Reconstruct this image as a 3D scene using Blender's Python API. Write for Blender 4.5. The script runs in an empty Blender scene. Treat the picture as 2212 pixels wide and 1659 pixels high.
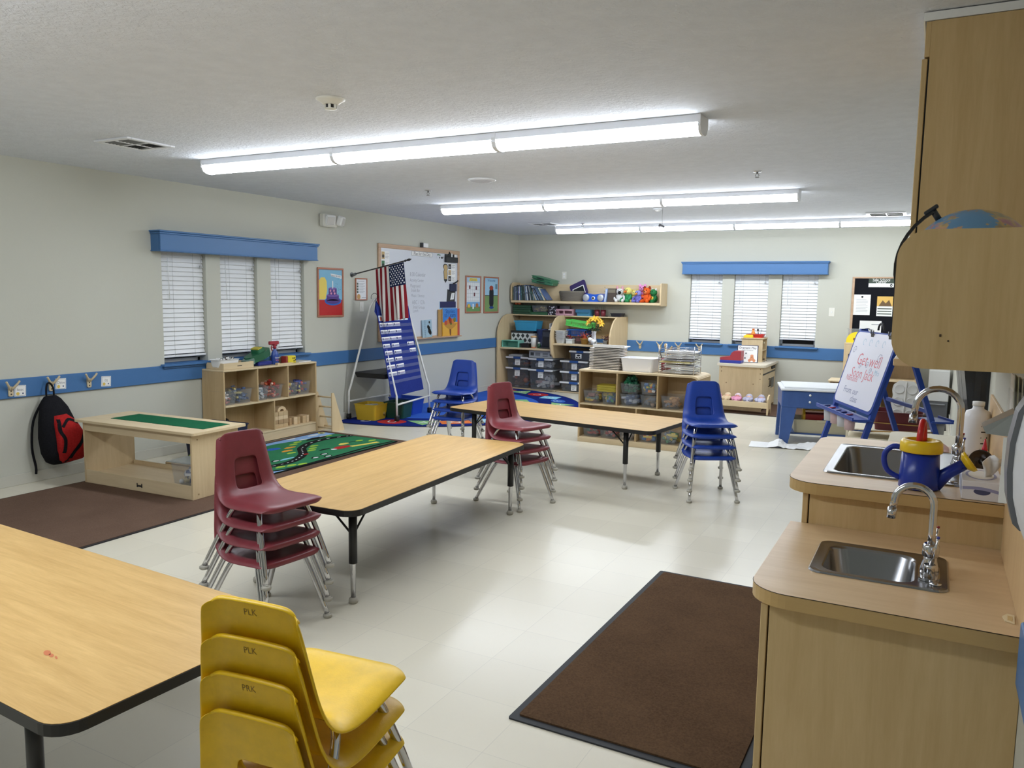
import bpy, bmesh, math, random
from mathutils import Matrix, Vector
random.seed(7)
PI = math.pi
S = bpy.context.scene
COL = S.collection

# ------------------------------------------------------------------ camera, world, exposure
cd = bpy.data.cameras.new('camera'); cam = bpy.data.objects.new('camera', cd); COL.objects.link(cam)
yaw, pit, rol = -0.486693, 0.1132, 0.0155062
fw = Vector((math.sin(yaw)*math.cos(pit), math.cos(yaw)*math.cos(pit), -math.sin(pit)))
ri = Vector((math.cos(yaw), -math.sin(yaw), 0)); up = ri.cross(fw)
r2 = ri*math.cos(rol)+up*math.sin(rol); u2 = -ri*math.sin(rol)+up*math.cos(rol)
cam.matrix_world = Matrix(((r2.x, u2.x, -fw.x, 0), (r2.y, u2.y, -fw.y, 0), (r2.z, u2.z, -fw.z, 1.5), (0, 0, 0, 1)))
cd.sensor_fit = 'HORIZONTAL'; cd.sensor_width = 36; cd.lens = 1715.56/2212*36; cd.clip_start = 0.02
S.camera = cam
w = bpy.data.worlds.new('night'); S.world = w; w.use_nodes = True
w.node_tree.nodes['Background'].inputs[0].default_value = (0.02, 0.025, 0.035, 1)
w.node_tree.nodes['Background'].inputs[1].default_value = 0.3
LAMP = 25.0                                  # strength of the fluorescent lenses
vs = S.view_settings
vs.view_transform = 'Standard'; vs.look = 'None'; vs.gamma = 1; vs.use_curve_mapping = False
vs.exposure = 0.28

# ------------------------------------------------------------------ materials
def lin(c):
    if isinstance(c, str):
        c = tuple(int(c[i:i+2], 16) for i in (0, 2, 4))
    return tuple(((v/255)/12.92 if v/255 <= 0.04045 else ((v/255+0.055)/1.055)**2.4) for v in c)+(1,)
MC = {}
def mat(c, rough=0.5, metal=0.0, spec=0.5, coat=0.0):
    key = (c, rough, metal, spec, coat)
    if key in MC: return MC[key]
    m = bpy.data.materials.new('paint_'+str(c)); m.use_nodes = True
    b = m.node_tree.nodes['Principled BSDF']
    b.inputs['Base Color'].default_value = lin(c); b.inputs['Roughness'].default_value = rough
    b.inputs['Metallic'].default_value = metal; b.inputs['Specular IOR Level'].default_value = spec
    b.inputs['Coat Weight'].default_value = coat
    MC[key] = m; return m
class NT:
    def __init__(s, name):
        s.m = bpy.data.materials.new(name); s.m.use_nodes = True; s.t = s.m.node_tree
        s.b = s.t.nodes['Principled BSDF']; s.tc = None
    def n(s, typ, **kw):
        x = s.t.nodes.new(typ)
        for k, v in kw.items():
            if k in x.inputs: x.inputs[k].default_value = v
            else: setattr(x, k, v)
        return x
    def l(s, a, b): s.t.links.new(a, b)
    def co(s, scale=(1, 1, 1), rot=(0, 0, 0), loc=(0, 0, 0), kind='Object'):
        if not s.tc: s.tc = s.n('ShaderNodeTexCoord')
        mp = s.n('ShaderNodeMapping'); mp.inputs['Scale'].default_value = scale; mp.inputs['Rotation'].default_value = rot; mp.inputs['Location'].default_value = loc
        s.l(s.tc.outputs[kind], mp.inputs['Vector']); return mp.outputs['Vector']
    def noise(s, v, scale, detail=4, rough=0.55, dist=0):
        x = s.n('ShaderNodeTexNoise'); x.inputs['Scale'].default_value = scale; x.inputs['Detail'].default_value = detail
        x.inputs['Roughness'].default_value = rough; x.inputs['Distortion'].default_value = dist
        s.l(v, x.inputs['Vector']); return x.outputs['Fac']
    def ramp(s, f, stops):
        x = s.n('ShaderNodeValToRGB'); e = x.color_ramp.elements
        while len(e) < len(stops): e.new(0.5)
        for i, (p, c) in enumerate(stops): e[i].position = p; e[i].color = lin(c) if not (isinstance(c, tuple) and len(c) == 4) else c
        s.l(f, x.inputs['Fac']); return x.outputs['Color']
    def mix(s, f, a, b, mode='MIX'):
        x = s.n('ShaderNodeMix'); x.data_type = 'RGBA'; x.blend_type = mode
        for sock, v in ((x.inputs[0], f), (x.inputs[6], a), (x.inputs[7], b)):
            if hasattr(v, 'links'): s.l(v, sock)
            elif isinstance(v, (int, float)): sock.default_value = v
            else: sock.default_value = lin(v)
        return x.outputs[2]
    def bump(s, h, strength, dist=0.01):
        x = s.n('ShaderNodeBump'); x.inputs['Strength'].default_value = strength; x.inputs['Distance'].default_value = dist
        s.l(h, x.inputs['Height']); s.l(x.outputs['Normal'], s.b.inputs['Normal'])
    def col(s, c): s.l(c, s.b.inputs['Base Color'])
    def set(s, **kw):
        for k, v in kw.items(): s.b.inputs[k].default_value = v
        return s.m
def wood(name, a, b, axis='X', scale=1.0, rough=0.45, contrast=0.6, spec=0.4):
    t = NT(name); st = {'X': (1.2, 14, 14), 'Y': (14, 1.2, 14), 'Z': (14, 14, 1.2)}[axis]
    st = tuple(v*scale for v in st)
    v = t.co(st); f1 = t.noise(v, 1.5, 6, 0.65, 0.6)
    v2 = t.co(tuple(x*6 for x in st)); f2 = t.noise(v2, 2.0, 3, 0.6)
    c = t.ramp(f1, [(0.5-0.35*contrast, a), (0.5+0.35*contrast, b)])
    c2 = t.mix(0.22, c, t.ramp(f2, [(0.3, a), (0.7, b)]))
    t.col(c2); return t.set(Roughness=rough, **{'Specular IOR Level': spec})
def tint(c, k): return tuple(max(0, min(255, int(v*k))) for v in c)
def clearplastic(name, c, a=0.45, rough=0.2):
    t = NT(name); t.set(**{'Base Color': lin(c), 'Roughness': rough})
    tr = t.n('ShaderNodeBsdfTransparent'); mx = t.n('ShaderNodeMixShader'); mx.inputs[0].default_value = a
    out = t.t.nodes['Material Output']
    tr.inputs[0].default_value = (0.97, 0.97, 0.97, 1)
    t.l(tr.outputs[0], mx.inputs[1]); t.l(t.b.outputs[0], mx.inputs[2]); t.l(mx.outputs[0], out.inputs[0])
    return t.m
def glow(name, c, s):
    t = NT(name); return t.set(**{'Base Color': lin((240, 240, 240)), 'Emission Color': lin(c), 'Emission Strength': s, 'Roughness': 0.4})

# walls, ceiling, floor
def wallmat(name, c):
    t = NT(name); v = t.co(); n1 = t.noise(v, 90, 3, 0.6); n2 = t.noise(v, 0.8, 3)
    t.col(t.mix(t.ramp(n2, [(0.3, (0, 0, 0)), (0.7, (255, 255, 255))]), tint(c, 0.985), c)); t.bump(n1, 0.12, 0.004)
    return t.set(Roughness=0.65, **{'Specular IOR Level': 0.3})
WALLP = wallmat('wall_paint', (198, 198, 186))
t = NT('ceiling_texture'); v = t.co(); n1 = t.noise(v, 38, 5, 0.6, 0.3); n2 = t.noise(v, 11, 2)
h = t.ramp(n1, [(0.42, (0, 0, 0)), (0.58, (255, 255, 255))]); t.bump(h, 0.45, 0.006)
t.col(t.ramp(n2, [(0.3, (222, 226, 234)), (0.7, (228, 232, 240))])); CEIL = t.set(Roughness=0.8, **{'Specular IOR Level': 0.2})
t = NT('vinyl_floor'); v = t.co(); br = t.n('ShaderNodeTexBrick'); br.offset = 0; br.squash = 1
mp = t.co((1, 1, 1)); t.l(mp, br.inputs['Vector'])
for k, val in (('Scale', 1.0), ('Mortar Size', 0.0011), ('Mortar Smooth', 0.3), ('Brick Width', 0.305), ('Row Height', 0.305), ('Bias', 0.0)): br.inputs[k].default_value = val
br.inputs['Color1'].default_value = lin((220, 214, 196)); br.inputs['Color2'].default_value = lin((214, 208, 190)); br.inputs['Mortar'].default_value = lin((198, 193, 180))
sp = t.noise(t.co((1, 1.4, 1)), 75, 3, 0.7); st = t.noise(v, 1.3, 5, 0.65)
c = t.mix(t.ramp(sp, [(0.62, (0, 0, 0)), (0.74, (90, 90, 90))]), br.outputs['Color'], (170, 160, 140))
c = t.mix(t.ramp(st, [(0.30, (16, 16, 16)), (0.70, (0, 0, 0))]), c, (176, 168, 150)); t.col(c)
rg = t.n('ShaderNodeMapRange'); rg.inputs[3].default_value = 0.21; rg.inputs[4].default_value = 0.29
t.l(st, rg.inputs[0]); t.l(rg.outputs[0], t.b.inputs['Roughness'])
bmx = t.noise(v, 5.0, 3); t.bump(bmx, 0.05, 0.01)
FLOOR = t.set(**{'Specular IOR Level': 0.5})

BLUE = mat((66, 113, 166), 0.42); BASEB = mat((196, 194, 182), 0.5)
WHITE = mat((238, 238, 236), 0.45); OFFW = mat((226, 224, 214), 0.5); PAPER = mat((240, 240, 238), 0.7)
BLACK = mat((20, 20, 21), 0.45); DARK = mat((38, 38, 42), 0.5); GREY = mat((140, 142, 145), 0.5)
CHROME = mat((205, 205, 208), 0.12, 1.0); STEEL = mat((150, 151, 154), 0.24, 1.0); BRUSH = mat((120, 120, 122), 0.35, 1.0)
MAPLE = wood('maple_laminate', (190, 160, 110), (212, 184, 136), 'Z', 0.7, 0.42)
MAPLEX = wood('maple_worktop', (206, 174, 130), (224, 195, 154), 'X', 0.7, 0.33)
MAPLEY = wood('maple_backsplash', (205, 170, 122), (222, 192, 146), 'Z', 0.6, 0.35)
EDGEB = wood('maple_edge_band', (184, 152, 98), (196, 164, 110), 'X', 0.5, 0.4)
BIRCH = wood('birch_ply', (198, 174, 134), (216, 194, 156), 'Z', 0.8, 0.5)
BIRCHX = wood('birch_ply_long', (206, 184, 146), (222, 202, 166), 'X', 0.8, 0.45)
BIRCHD = wood('birch_ply_aged', (182, 154, 112), (202, 176, 134), 'Z', 0.8, 0.5)
OAKX = wood('oak_laminate', (186, 146, 84), (224, 186, 122), 'X', 1.1, 0.38, 0.8)
OAKE = wood('oak_frame', (182, 150, 122), (204, 174, 146), 'X', 1.0, 0.5)
def fabric(name, a, b, sc=60, rough=0.95):
    t = NT(name); v = t.co(); n = t.noise(v, sc, 4, 0.7); n2 = t.noise(v, 3, 3)
    c = t.mix(0.35, t.ramp(n, [(0.3, a), (0.7, b)]), t.ramp(n2, [(0.3, a), (0.7, b)])); t.col(c); t.bump(n, 0.5, 0.004)
    return t.set(Roughness=rough, **{'Specular IOR Level': 0.1})
MATBR = fabric('mat_pile_brown', (66, 48, 34), (104, 80, 58), 130)
RUGBR = fabric('carpet_brown', (88, 68, 56), (112, 90, 76), 150)
def plush(c): return fabric('plush_'+str(c), tint(c, 0.82), c, 120)
def shellplastic(name, c):
    t = NT(name); v = t.co(); n = t.noise(v, 220, 2); n2 = t.noise(v, 9, 4, 0.7)
    t.col(t.ramp(n2, [(0.25, tint(c, 0.9)), (0.65, c)])); t.bump(n, 0.12, 0.002)
    return t.set(Roughness=0.38, **{'Specular IOR Level': 0.45})
CLEAR = clearplastic('clear_tub', (205, 210, 214), 0.10, 0.18)
CLEARD = clearplastic('clear_tote', (150, 156, 164), 0.15, 0.15)
CLEARC = clearplastic('clear_sheet', (235, 238, 240), 0.18, 0.08)
GLASS = clearplastic('window_glass', (30, 34, 40), 0.35, 0.03)

# ------------------------------------------------------------------ mesh builder
TXT = {}
class MB:
    def __init__(s): s.V = []; s.F = []; s.M = []; s.S = []; s.T = Matrix()
    def add(s, vs_, fs, m=0, smooth=False):
        o = len(s.V); s.V += [s.T @ Vector(v) for v in vs_]
        for f in fs: s.F.append([o+i for i in f]); s.M.append(m); s.S.append(smooth)
        return s
    def box(s, x0, x1, y0, y1, z0, z1, m=0, b=0.0):
        c = ((x0+x1)/2, (y0+y1)/2, (z0+z1)/2); h = (abs(x1-x0)/2, abs(y1-y0)/2, abs(z1-z0)/2)
        b = min(b, 0.45*min(h))
        if b <= 0:
            vs_ = [(c[0]+i*h[0], c[1]+j*h[1], c[2]+k*h[2]) for i in (-1, 1) for j in (-1, 1) for k in (-1, 1)]
            return s.add(vs_, [(0, 1, 3, 2), (4, 6, 7, 5), (0, 4, 5, 1), (2, 3, 7, 6), (0, 2, 6, 4), (1, 5, 7, 3)], m)
        vs_ = []; ix = {}
        sg = [(i, j, k) for i in (-1, 1) for j in (-1, 1) for k in (-1, 1)]
        for q in sg:
            for a in range(3):
                ix[q, a] = len(vs_); vs_.append(tuple(c[d]+q[d]*(h[d]-(0 if d == a else b)) for d in range(3)))
        fs = []
        for a in range(3):
            d1, d2 = [d for d in range(3) if d != a]
            for sa in (-1, 1):
                L = []
                for e1, e2 in ((-1, -1), (1, -1), (1, 1), (-1, 1)):
                    q = [0]*3; q[a] = sa; q[d1] = e1; q[d2] = e2; L.append(ix[tuple(q), a])
                fs.append(L)
        for a, bb in ((0, 1), (0, 2), (1, 2)):
            cx_ = 3-a-bb
            for sa in (-1, 1):
                for sb in (-1, 1):
                    q1 = [0]*3; q1[a] = sa; q1[bb] = sb; q1[cx_] = -1; q2 = list(q1); q2[cx_] = 1; q1 = tuple(q1); q2 = tuple(q2)
                    fs.append((ix[q1, a], ix[q1, bb], ix[q2, bb], ix[q2, a]))
        for q in sg: fs.append((ix[q, 0], ix[q, 1], ix[q, 2]))
        return s.add(vs_, fs, m)
    def prism(s, poly, z0, z1, m=0, ms=None, smooth=False, top=None):
        n = len(poly); vs_ = [(x, y, z0) for x, y in poly]+[(x, y, z1) for x, y in poly]
        s.add(vs_, [tuple(range(n-1, -1, -1))], m); o = len(s.V)-2*n
        s.F.append([o+n+i for i in range(n)]); s.M.append(m if top is None else top); s.S.append(False)
        for i in range(n):
            s.F.append([o+i, o+(i+1) % n, o+n+(i+1) % n, o+n+i]); s.M.append(m if ms is None else ms); s.S.append(smooth)
        return s
    def poly(s, pts, z=0.0, m=0):
        return s.add([(p[0], p[1], z if len(p) < 3 else p[2]) for p in pts], [tuple(range(len(pts)))], m)
    def rect(s, x0, x1, y0, y1, z=0.0, m=0): return s.poly([(x0, y0), (x1, y0), (x1, y1), (x0, y1)], z, m)
    def disc(s, x, y, r, z=0.0, m=0, n=16, ry=None):
        ry = ry or r; return s.poly([(x+r*math.cos(2*PI*i/n), y+ry*math.sin(2*PI*i/n)) for i in range(n)], z, m)
    def tube(s, pts, r, n=8, m=0, cap=True, closed=False):
        pts = [Vector(p) for p in pts]; rs = r if isinstance(r, (list, tuple)) else [r]*len(pts)
        N = len(pts); rings = []; prev = None
        for i, p in enumerate(pts):
            a = pts[i-1] if (i or closed) else p; c = pts[(i+1) % N] if (i < N-1 or closed) else p
            d = (c-a).normalized()
            if prev is None:
                u = d.cross(Vector((0, 0, 1)))
                if u.length < 0.1: u = d.cross(Vector((1, 0, 0)))
            else: u = prev-d*prev.dot(d)
            u.normalize(); prev = u; v_ = d.cross(u)
            rings.append([p+(u*math.cos(2*PI*k/n)+v_*math.sin(2*PI*k/n))*rs[i] for k in range(n)])
        fs = []
        for i in range(N if closed else N-1):
            j = (i+1) % N
            for k in range(n): fs.append((i*n+k, i*n+(k+1) % n, j*n+(k+1) % n, j*n+k))
        s.add([q for R in rings for q in R], fs, m, True)
        if cap and not closed:
            o = len(s.V)-N*n
            s.F.append([o+k for k in range(n-1, -1, -1)]); s.F.append([o+(N-1)*n+k for k in range(n)]); s.M += [m, m]; s.S += [False, False]
        return s
    def lathe(s, prof, n=16, m=0, c=(0, 0, 0), smooth=True, sx=1.0, sy=1.0):
        vs_ = []; fs = []
        for r, z in prof:
            for k in range(n):
                a = 2*PI*k/n; vs_.append((c[0]+r*sx*math.cos(a), c[1]+r*sy*math.sin(a), c[2]+z))
        for i in range(len(prof)-1):
            for k in range(n): fs.append((i*n+k, i*n+(k+1) % n, (i+1)*n+(k+1) % n, (i+1)*n+k))
        s.add(vs_, fs, m, smooth); o = len(s.V)-len(vs_)
        if prof[0][0] > 1e-5: s.F.append([o+k for k in range(n-1, -1, -1)]); s.M.append(m); s.S.append(False)
        if prof[-1][0] > 1e-5: s.F.append([o+(len(prof)-1)*n+k for k in range(n)]); s.M.append(m); s.S.append(False)
        return s
    def ball(s, c, r, m=0, nu=12, nv=8, sq=(1, 1, 1)):
        pr = [(max(1e-6, math.sin(PI*i/nv)), -math.cos(PI*i/nv)) for i in range(nv+1)]
        vs_ = []; fs = []
        for a, z in pr:
            for k in range(nu):
                q = 2*PI*k/nu; vs_.append((c[0]+r*sq[0]*a*math.cos(q), c[1]+r*sq[1]*a*math.sin(q), c[2]+r*sq[2]*z))
        for i in range(nv):
            for k in range(nu): fs.append((i*nu+k, i*nu+(k+1) % nu, (i+1)*nu+(k+1) % nu, (i+1)*nu+k))
        return s.add(vs_, fs, m, True)
    def text(s, string, size, x, y, z=0.0, m=0, rot=0.0, align='CENTER', thin=0.0, sx=1.0):
        key = (string, align, thin)
        if key not in TXT:
            c = bpy.data.curves.new('t', 'FONT'); c.body = string; c.align_x = align; c.align_y = 'CENTER'; c.resolution_u = 2; c.offset = thin
            o = bpy.data.objects.new('t', c); me = o.to_mesh()
            TXT[key] = ([tuple(q.co) for q in me.vertices], [tuple(p.vertices) for p in me.polygons])
            o.to_mesh_clear(); bpy.data.objects.remove(o); bpy.data.curves.remove(c)
        vs_, fs = TXT[key]; ca, sa = math.cos(rot), math.sin(rot)
        return s.add([(x+(vx*sx*ca-vy*sa)*size, y+(vx*sx*sa+vy*ca)*size, z) for vx, vy, _ in vs_], fs, m)
    def mesh(s, name, mats, recalc=True):
        me = bpy.data.meshes.new(name); me.from_pydata([tuple(v) for v in s.V], [], s.F)
        mats = mats if isinstance(mats, (list, tuple)) else [mats]
        for q in mats: me.materials.append(q)
        me.polygons.foreach_set('material_index', [min(k, len(mats)-1) for k in s.M]); me.polygons.foreach_set('use_smooth', s.S)
        if recalc:
            bm = bmesh.new(); bm.from_mesh(me); bmesh.ops.recalc_face_normals(bm, faces=bm.faces[:]); bm.to_mesh(me); bm.free()
        me.update(); return me
    def obj(s, name, mats, parent=None, label=None, recalc=True, kind=None):
        return link(name, s.mesh(name, mats, recalc), parent, label, kind)
def link(name, me, parent=None, label=None, kind=None, M=None):
    o = bpy.data.objects.new(name, me); COL.objects.link(o)
    if parent: o.parent = parent
    if M is not None: o.matrix_local = M
    if label: o['label'] = label
    if kind: o['kind'] = kind
    return o
def tag(o, label, cat, group=None, kind=None):
    o['label'] = label; o['category'] = cat
    if group: o['group'] = group
    if kind: o['kind'] = kind
    return o
def thing(name, label, cat, loc=(0, 0, 0), rz=0.0, group=None, M=None):
    o = bpy.data.objects.new(name, None); COL.objects.link(o); o.empty_display_size = 0.05
    o.matrix_world = M if M is not None else Matrix.Translation(loc) @ Matrix.Rotation(rz, 4, 'Z')
    return tag(o, label, cat, group)
def struct(name, mb, mats, parent=None):
    o = mb.obj(name, mats, parent)
    if not parent: o['kind'] = 'structure'
    return o
def dup(root, M, label, group=None):
    r = root.copy(); COL.objects.link(r); r.matrix_world = M; r['label'] = label
    if group: r['group'] = group
    def rec(src, dst):
        for ch in list(src.children):
            c = ch.copy(); COL.objects.link(c); c.parent = dst; rec(ch, c)
    rec(root, r); return r
def bake(o, *mods):
    for ty, kw in mods:
        md = o.modifiers.new(ty, ty)
        for k, v_ in kw.items(): setattr(md, k, v_)
    dg = bpy.context.evaluated_depsgraph_get(); me = bpy.data.meshes.new_from_object(o.evaluated_get(dg))
    o.modifiers.clear(); old = o.data; o.data = me; bpy.data.meshes.remove(old); return o
def LW(y, z, off=0.0): return Matrix(((0, 0, 1, XL+off), (1, 0, 0, y), (0, 1, 0, z), (0, 0, 0, 1)))      # frame on the left wall: x along the wall, y up, z out
def BW(x, z, off=0.0): return Matrix(((1, 0, 0, x), (0, 0, -1, YB-off), (0, 1, 0, z), (0, 0, 0, 1)))      # frame on the back wall
def RZ(loc, a): return Matrix.Translation(loc) @ Matrix.Rotation(a, 4, 'Z')
def rrect(x0, x1, y0, y1, r, n=4, corners=(1, 1, 1, 1)):
    P = []
    for (cx, cy, a0), on in zip(((x1-r, y1-r, 0), (x0+r, y1-r, 90), (x0+r, y0+r, 180), (x1-r, y0+r, 270)), corners):
        if not on:
            P.append((x1 if a0 in (0, 270) else x0, y1 if a0 in (0, 90) else y0)); continue
        for i in range(n+1):
            a = math.radians(a0+90*i/n); P.append((cx+r*math.cos(a), cy+r*math.sin(a)))
    return P
ORD = 'first second third fourth fifth sixth seventh eighth ninth tenth eleventh twelfth thirteenth fourteenth fifteenth sixteenth seventeenth eighteenth nineteenth twentieth'.split()
def ordn(i):
    if i < 20: return ORD[i]
    tens = {2: 'twenty', 3: 'thirty', 4: 'forty'}
    return tens[(i+1)//10]+'-'+ORD[(i+1) % 10-1] if (i+1) % 10 else {3: 'thirtieth', 4: 'fortieth'}[(i+1)//10]
XL, XR, YB, YF, ZC = -6.06, 0.245, 11.6, -2.2, 2.443
# ------------------------------------------------------------------ room shell
LWIN = [(4.80, 5.285), (5.455, 5.925), (6.11, 6.60)]; BWIN = [(-3.20, -2.735), (-2.567, -2.092), (-1.912, -1.436)]
WZ0, WZ1, TH = 0.825, 1.95, 0.16
m = MB(); m.box(XL-0.3, XR+0.3, YF-0.3, YB+0.3, -0.12, 0); struct('floor', m, FLOOR)
m = MB(); m.box(XL-0.3, XR+0.3, YF-0.3, YB+0.3, ZC, ZC+0.12); struct('ceiling', m, CEIL)
def holed(name, wins, a0, a1, f):
    m = MB(); m.T = f
    m.box(a0, a1, 0, WZ0, -TH, 0); m.box(a0, a1, WZ1, ZC, -TH, 0); p = a0
    for x0, x1 in wins+[(a1, a1)]:
        m.box(p, x0, WZ0, WZ1, -TH, 0); p = x1
    struct(name, m, WALLP)
holed('wall_left', LWIN, YF, YB, LW(0, 0)); holed('wall_back', BWIN, XL, XR, BW(0, 0))
m = MB(); m.box(XR, XR+TH, YF, YB, 0, ZC); struct('wall_right', m, WALLP)
m = MB(); m.box(XL, XR, YF-TH, YF, 0, ZC); struct('wall_front', m, WALLP)
def board(name, boxes, f, mt):
    m = MB(); m.T = f
    for q in boxes: m.box(*q, b=0.004)
    struct(name, m, mt)
board('baseboard_left', [(YF, YB, 0, 0.085, 0, 0.012)], LW(0, 0), BASEB)
board('baseboard_back', [(XL+0.02, XR, 0, 0.085, 0, 0.012)], BW(0, 0), BASEB)
m = MB(); m.box(XR-0.012, XR, 4.0, YB, 0, 0.085, b=0.004); struct('baseboard_right', m, BASEB)
board('trim_1', [(YF, YB, 0.665, 0.812, 0, 0.02)], LW(0, 0), BLUE)
board('trim_2', [(XL+0.02, -0.4, 0.66, 0.822, 0, 0.02)], BW(0, 0), BLUE)
m = MB(); m.box(XR-0.02, XR, YF, 2.145, 0.60, 0.755, b=0.004); struct('trim_3', m, BLUE)
m = MB(); m.box(-0.095, XR, 3.045, 3.05, ZC-0.03, ZC-0.004); m.box(-0.098, -0.093, 3.05, 3.97, ZC-0.03, ZC-0.004); struct('trim_4', m, WHITE)

# ------------------------------------------------------------------ windows, blinds, valances
FRAMEW = mat((205, 205, 200), 0.5); SLAT = mat((236, 238, 240), 0.4); CORD = mat((170, 172, 172), 0.7)
slat_cache = {}
def window(i, a0, a1, f, side, order, drop):
    t = bpy.data.objects.new('window_%d' % i, None); COL.objects.link(t); t.matrix_world = f @ Matrix.Translation((a0, 0, 0)); t['kind'] = 'structure'
    W = a1-a0
    m = MB()
    for q in ((0, 0.03, WZ0, WZ1), (W-0.03, W, WZ0, WZ1), (0, W, WZ0, WZ0+0.035), (0, W, WZ1-0.03, WZ1), (0, W, 1.37, 1.40)): m.box(*q, -0.15, -0.11, b=0.003)
    m.obj('window_frame', FRAMEW, t)
    m = MB(); m.box(0.03, W-0.03, WZ0+0.035, WZ1-0.03, -0.132, -0.128); m.obj('window_pane', GLASS, t)
    m = MB(); m.box(-0.045, W+0.045, 0.802, 0.826, 0.0, 0.055, b=0.006); m.box(0.002, W-0.002, 0.8255, 0.829, -0.108, 0.0); m.box(-0.03, W+0.03, 0.785, 0.802, 0.02, 0.034, b=0.003); m.obj('window_sill', BLUE, t)
    b = thing('window_blind', 'white slatted blind closed over the %s narrow window of the %s wall' % (order, side), 'blind', M=f @ Matrix.Translation((a0, 0, 0)), group='blinds over the narrow windows')
    key = round(W, 3)
    if key not in slat_cache:
        m = MB(); m.T = Matrix.Rotation(math.radians(-20), 4, 'X'); m.box(0.004, W-0.004, -0.025, 0.025, -0.0014, 0.0014, b=0.0008); slat_cache[key] = m.mesh('slat', SLAT)
    m = MB(); m.box(0.003, W-0.003, 1.90, 1.948, -0.075, -0.015, b=0.004); m.obj('headrail', SLAT, b)
    n = int((1.90-drop-0.02)/0.0415)
    for k in range(n):
        link('slat', slat_cache[key], b, M=Matrix.Translation((0, 1.885-k*0.0415, -0.045)))
    zb = 1.885-(n-1)*0.0415-0.04
    m = MB(); m.box(0.003, W-0.003, zb-0.012, zb+0.008, -0.07, -0.018, b=0.004); m.obj('bottom_rail', SLAT, b)
    m = MB()
    for u in (0.27, 0.73): m.tube([(W*u, 1.9, -0.0185), (W*u, zb, -0.0185)], 0.0013, 4)
    m.obj('ladder_cord', CORD, b)
    m = MB(); m.tube([(0.075, 1.9, -0.012), (0.085, 1.40, -0.010)], 0.004, 6); m.obj('tilt_wand', SLAT, b)
    m = MB(); m.box(W-0.06, W-0.035, 1.69, 1.715, -0.021, -0.008, b=0.004); m.tube([(W-0.05, 1.9, -0.014), (W-0.047, 1.7, -0.013)], 0.0016, 4); m.obj('cord_cleat', CORD, b)
for i, (a0, a1) in enumerate(LWIN): window(i+1, a0, a1, LW(0, 0), 'left', ['nearest', 'middle', 'farthest'][i], 0.845)
for i, (a0, a1) in enumerate(BWIN): window(i+4, a0, a1, BW(0, 0), 'back', ['left', 'middle', 'right'][i], [0.845, 0.872, 0.885][i])
def valance(a0, a1, f, lab):
    t = thing('window_valance', lab, 'valance', M=f @ Matrix.Translation((a0, 0, 0)))
    L = a1-a0; m = MB()
    m.box(0, L, 1.828, 1.985, 0.105, 0.125, b=0.003); m.box(0, 0.02, 1.828, 1.985, 0, 0.105); m.box(L-0.02, L, 1.828, 1.985, 0, 0.105); m.obj('valance_board', BLUE, t)
    m = MB(); m.box(-0.018, L+0.018, 1.985, 2.0, 0, 0.145, b=0.004); m.box(-0.010, L+0.010, 1.968, 1.985, 0, 0.136, b=0.004); m.obj('crown_moulding', BLUE, t)
    m = MB(); m.box(-0.006, L+0.006, 1.820, 1.830, 0, 0.132, b=0.003); m.obj('bottom_bead', BLUE, t)
valance(4.70, 6.68, LW(0, 0), 'blue painted box valance over the three windows of the left wall')
valance(-3.295, -1.31, BW(0, 0), 'blue painted box valance over the three windows of the back wall')

# ------------------------------------------------------------------ ceiling: lamps, vents, detectors
LENS = glow('lamp_lens', (240, 247, 255), LAMP); LENSD = glow('dim_lamp_lens', (240, 247, 255), LAMP*1.0); CAPW = mat((228, 230, 234), 0.4)
def sect(n=7):
    P = [(0.072, -0.042), (0.074, -0.055)]
    for i in range(n+1):
        a = PI*i/n; P.append((0.066*math.cos(a)*(1 if abs(math.cos(a)) < 0.99 else 1.06), -0.057-0.040*math.sin(a)**0.7))
    return P+[(-0.074, -0.055), (-0.072, -0.042)]
FX = 1.232
m = MB(); m.box(0.006, FX-0.006, -0.075, 0.075, -0.043, 0.0, b=0.003); HOUS = m.mesh('housing', CAPW)
m = MB(); sc = sect(); n = len(sc); m.add([(x, y, z) for x in (0.012, FX-0.012) for y, z in sc], [(i, (i+1) % n, n+(i+1) % n, n+i) for i in range(n)], 0, True); LENSM = m.mesh('lens', LENS); LENSDM = m.mesh('lens', LENSD)
m = MB(); P = [(y*1.045, z*1.03) for y, z in sc]; P = [(0.079, 0.0), (0.079, -0.03)]+P+[(-0.079, -0.03), (-0.079, 0.0)]; n = len(P)
m.add([(x, y, z) for x in (0.0, 0.014) for y, z in P], [tuple(range(n)), tuple(range(2*n-1, n-1, -1))]+[(i, (i+1) % n, n+(i+1) % n, n+i) for i in range(n)]); ECAP = m.mesh('end_cap', CAPW)
rows = [(-4.85, 1.11, 3, "overhead"), (-4.835, 4.27, 3, 'nearest'), (-4.81, 7.44, 3, 'middle'), (-4.76, 10.28, 4, 'farthest')]
for x0, y0, k, nm in rows:
    for i in range(k):
        t = thing('ceiling_light', 'lit fluorescent ceiling light with white wraparound lens, %s from the left in the %s row' % (ORD[i], nm), 'ceiling light', (x0+i*FX, y0, ZC-0.0005), group='fluorescent lights in the %s row' % nm)
        link('housing', HOUS, t); link('lens', LENSDM if nm == 'overhead' else LENSM, t); link('end_cap', ECAP, t); link('end_cap', ECAP, t, M=Matrix.Translation((FX-0.014, 0, 0)))
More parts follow.
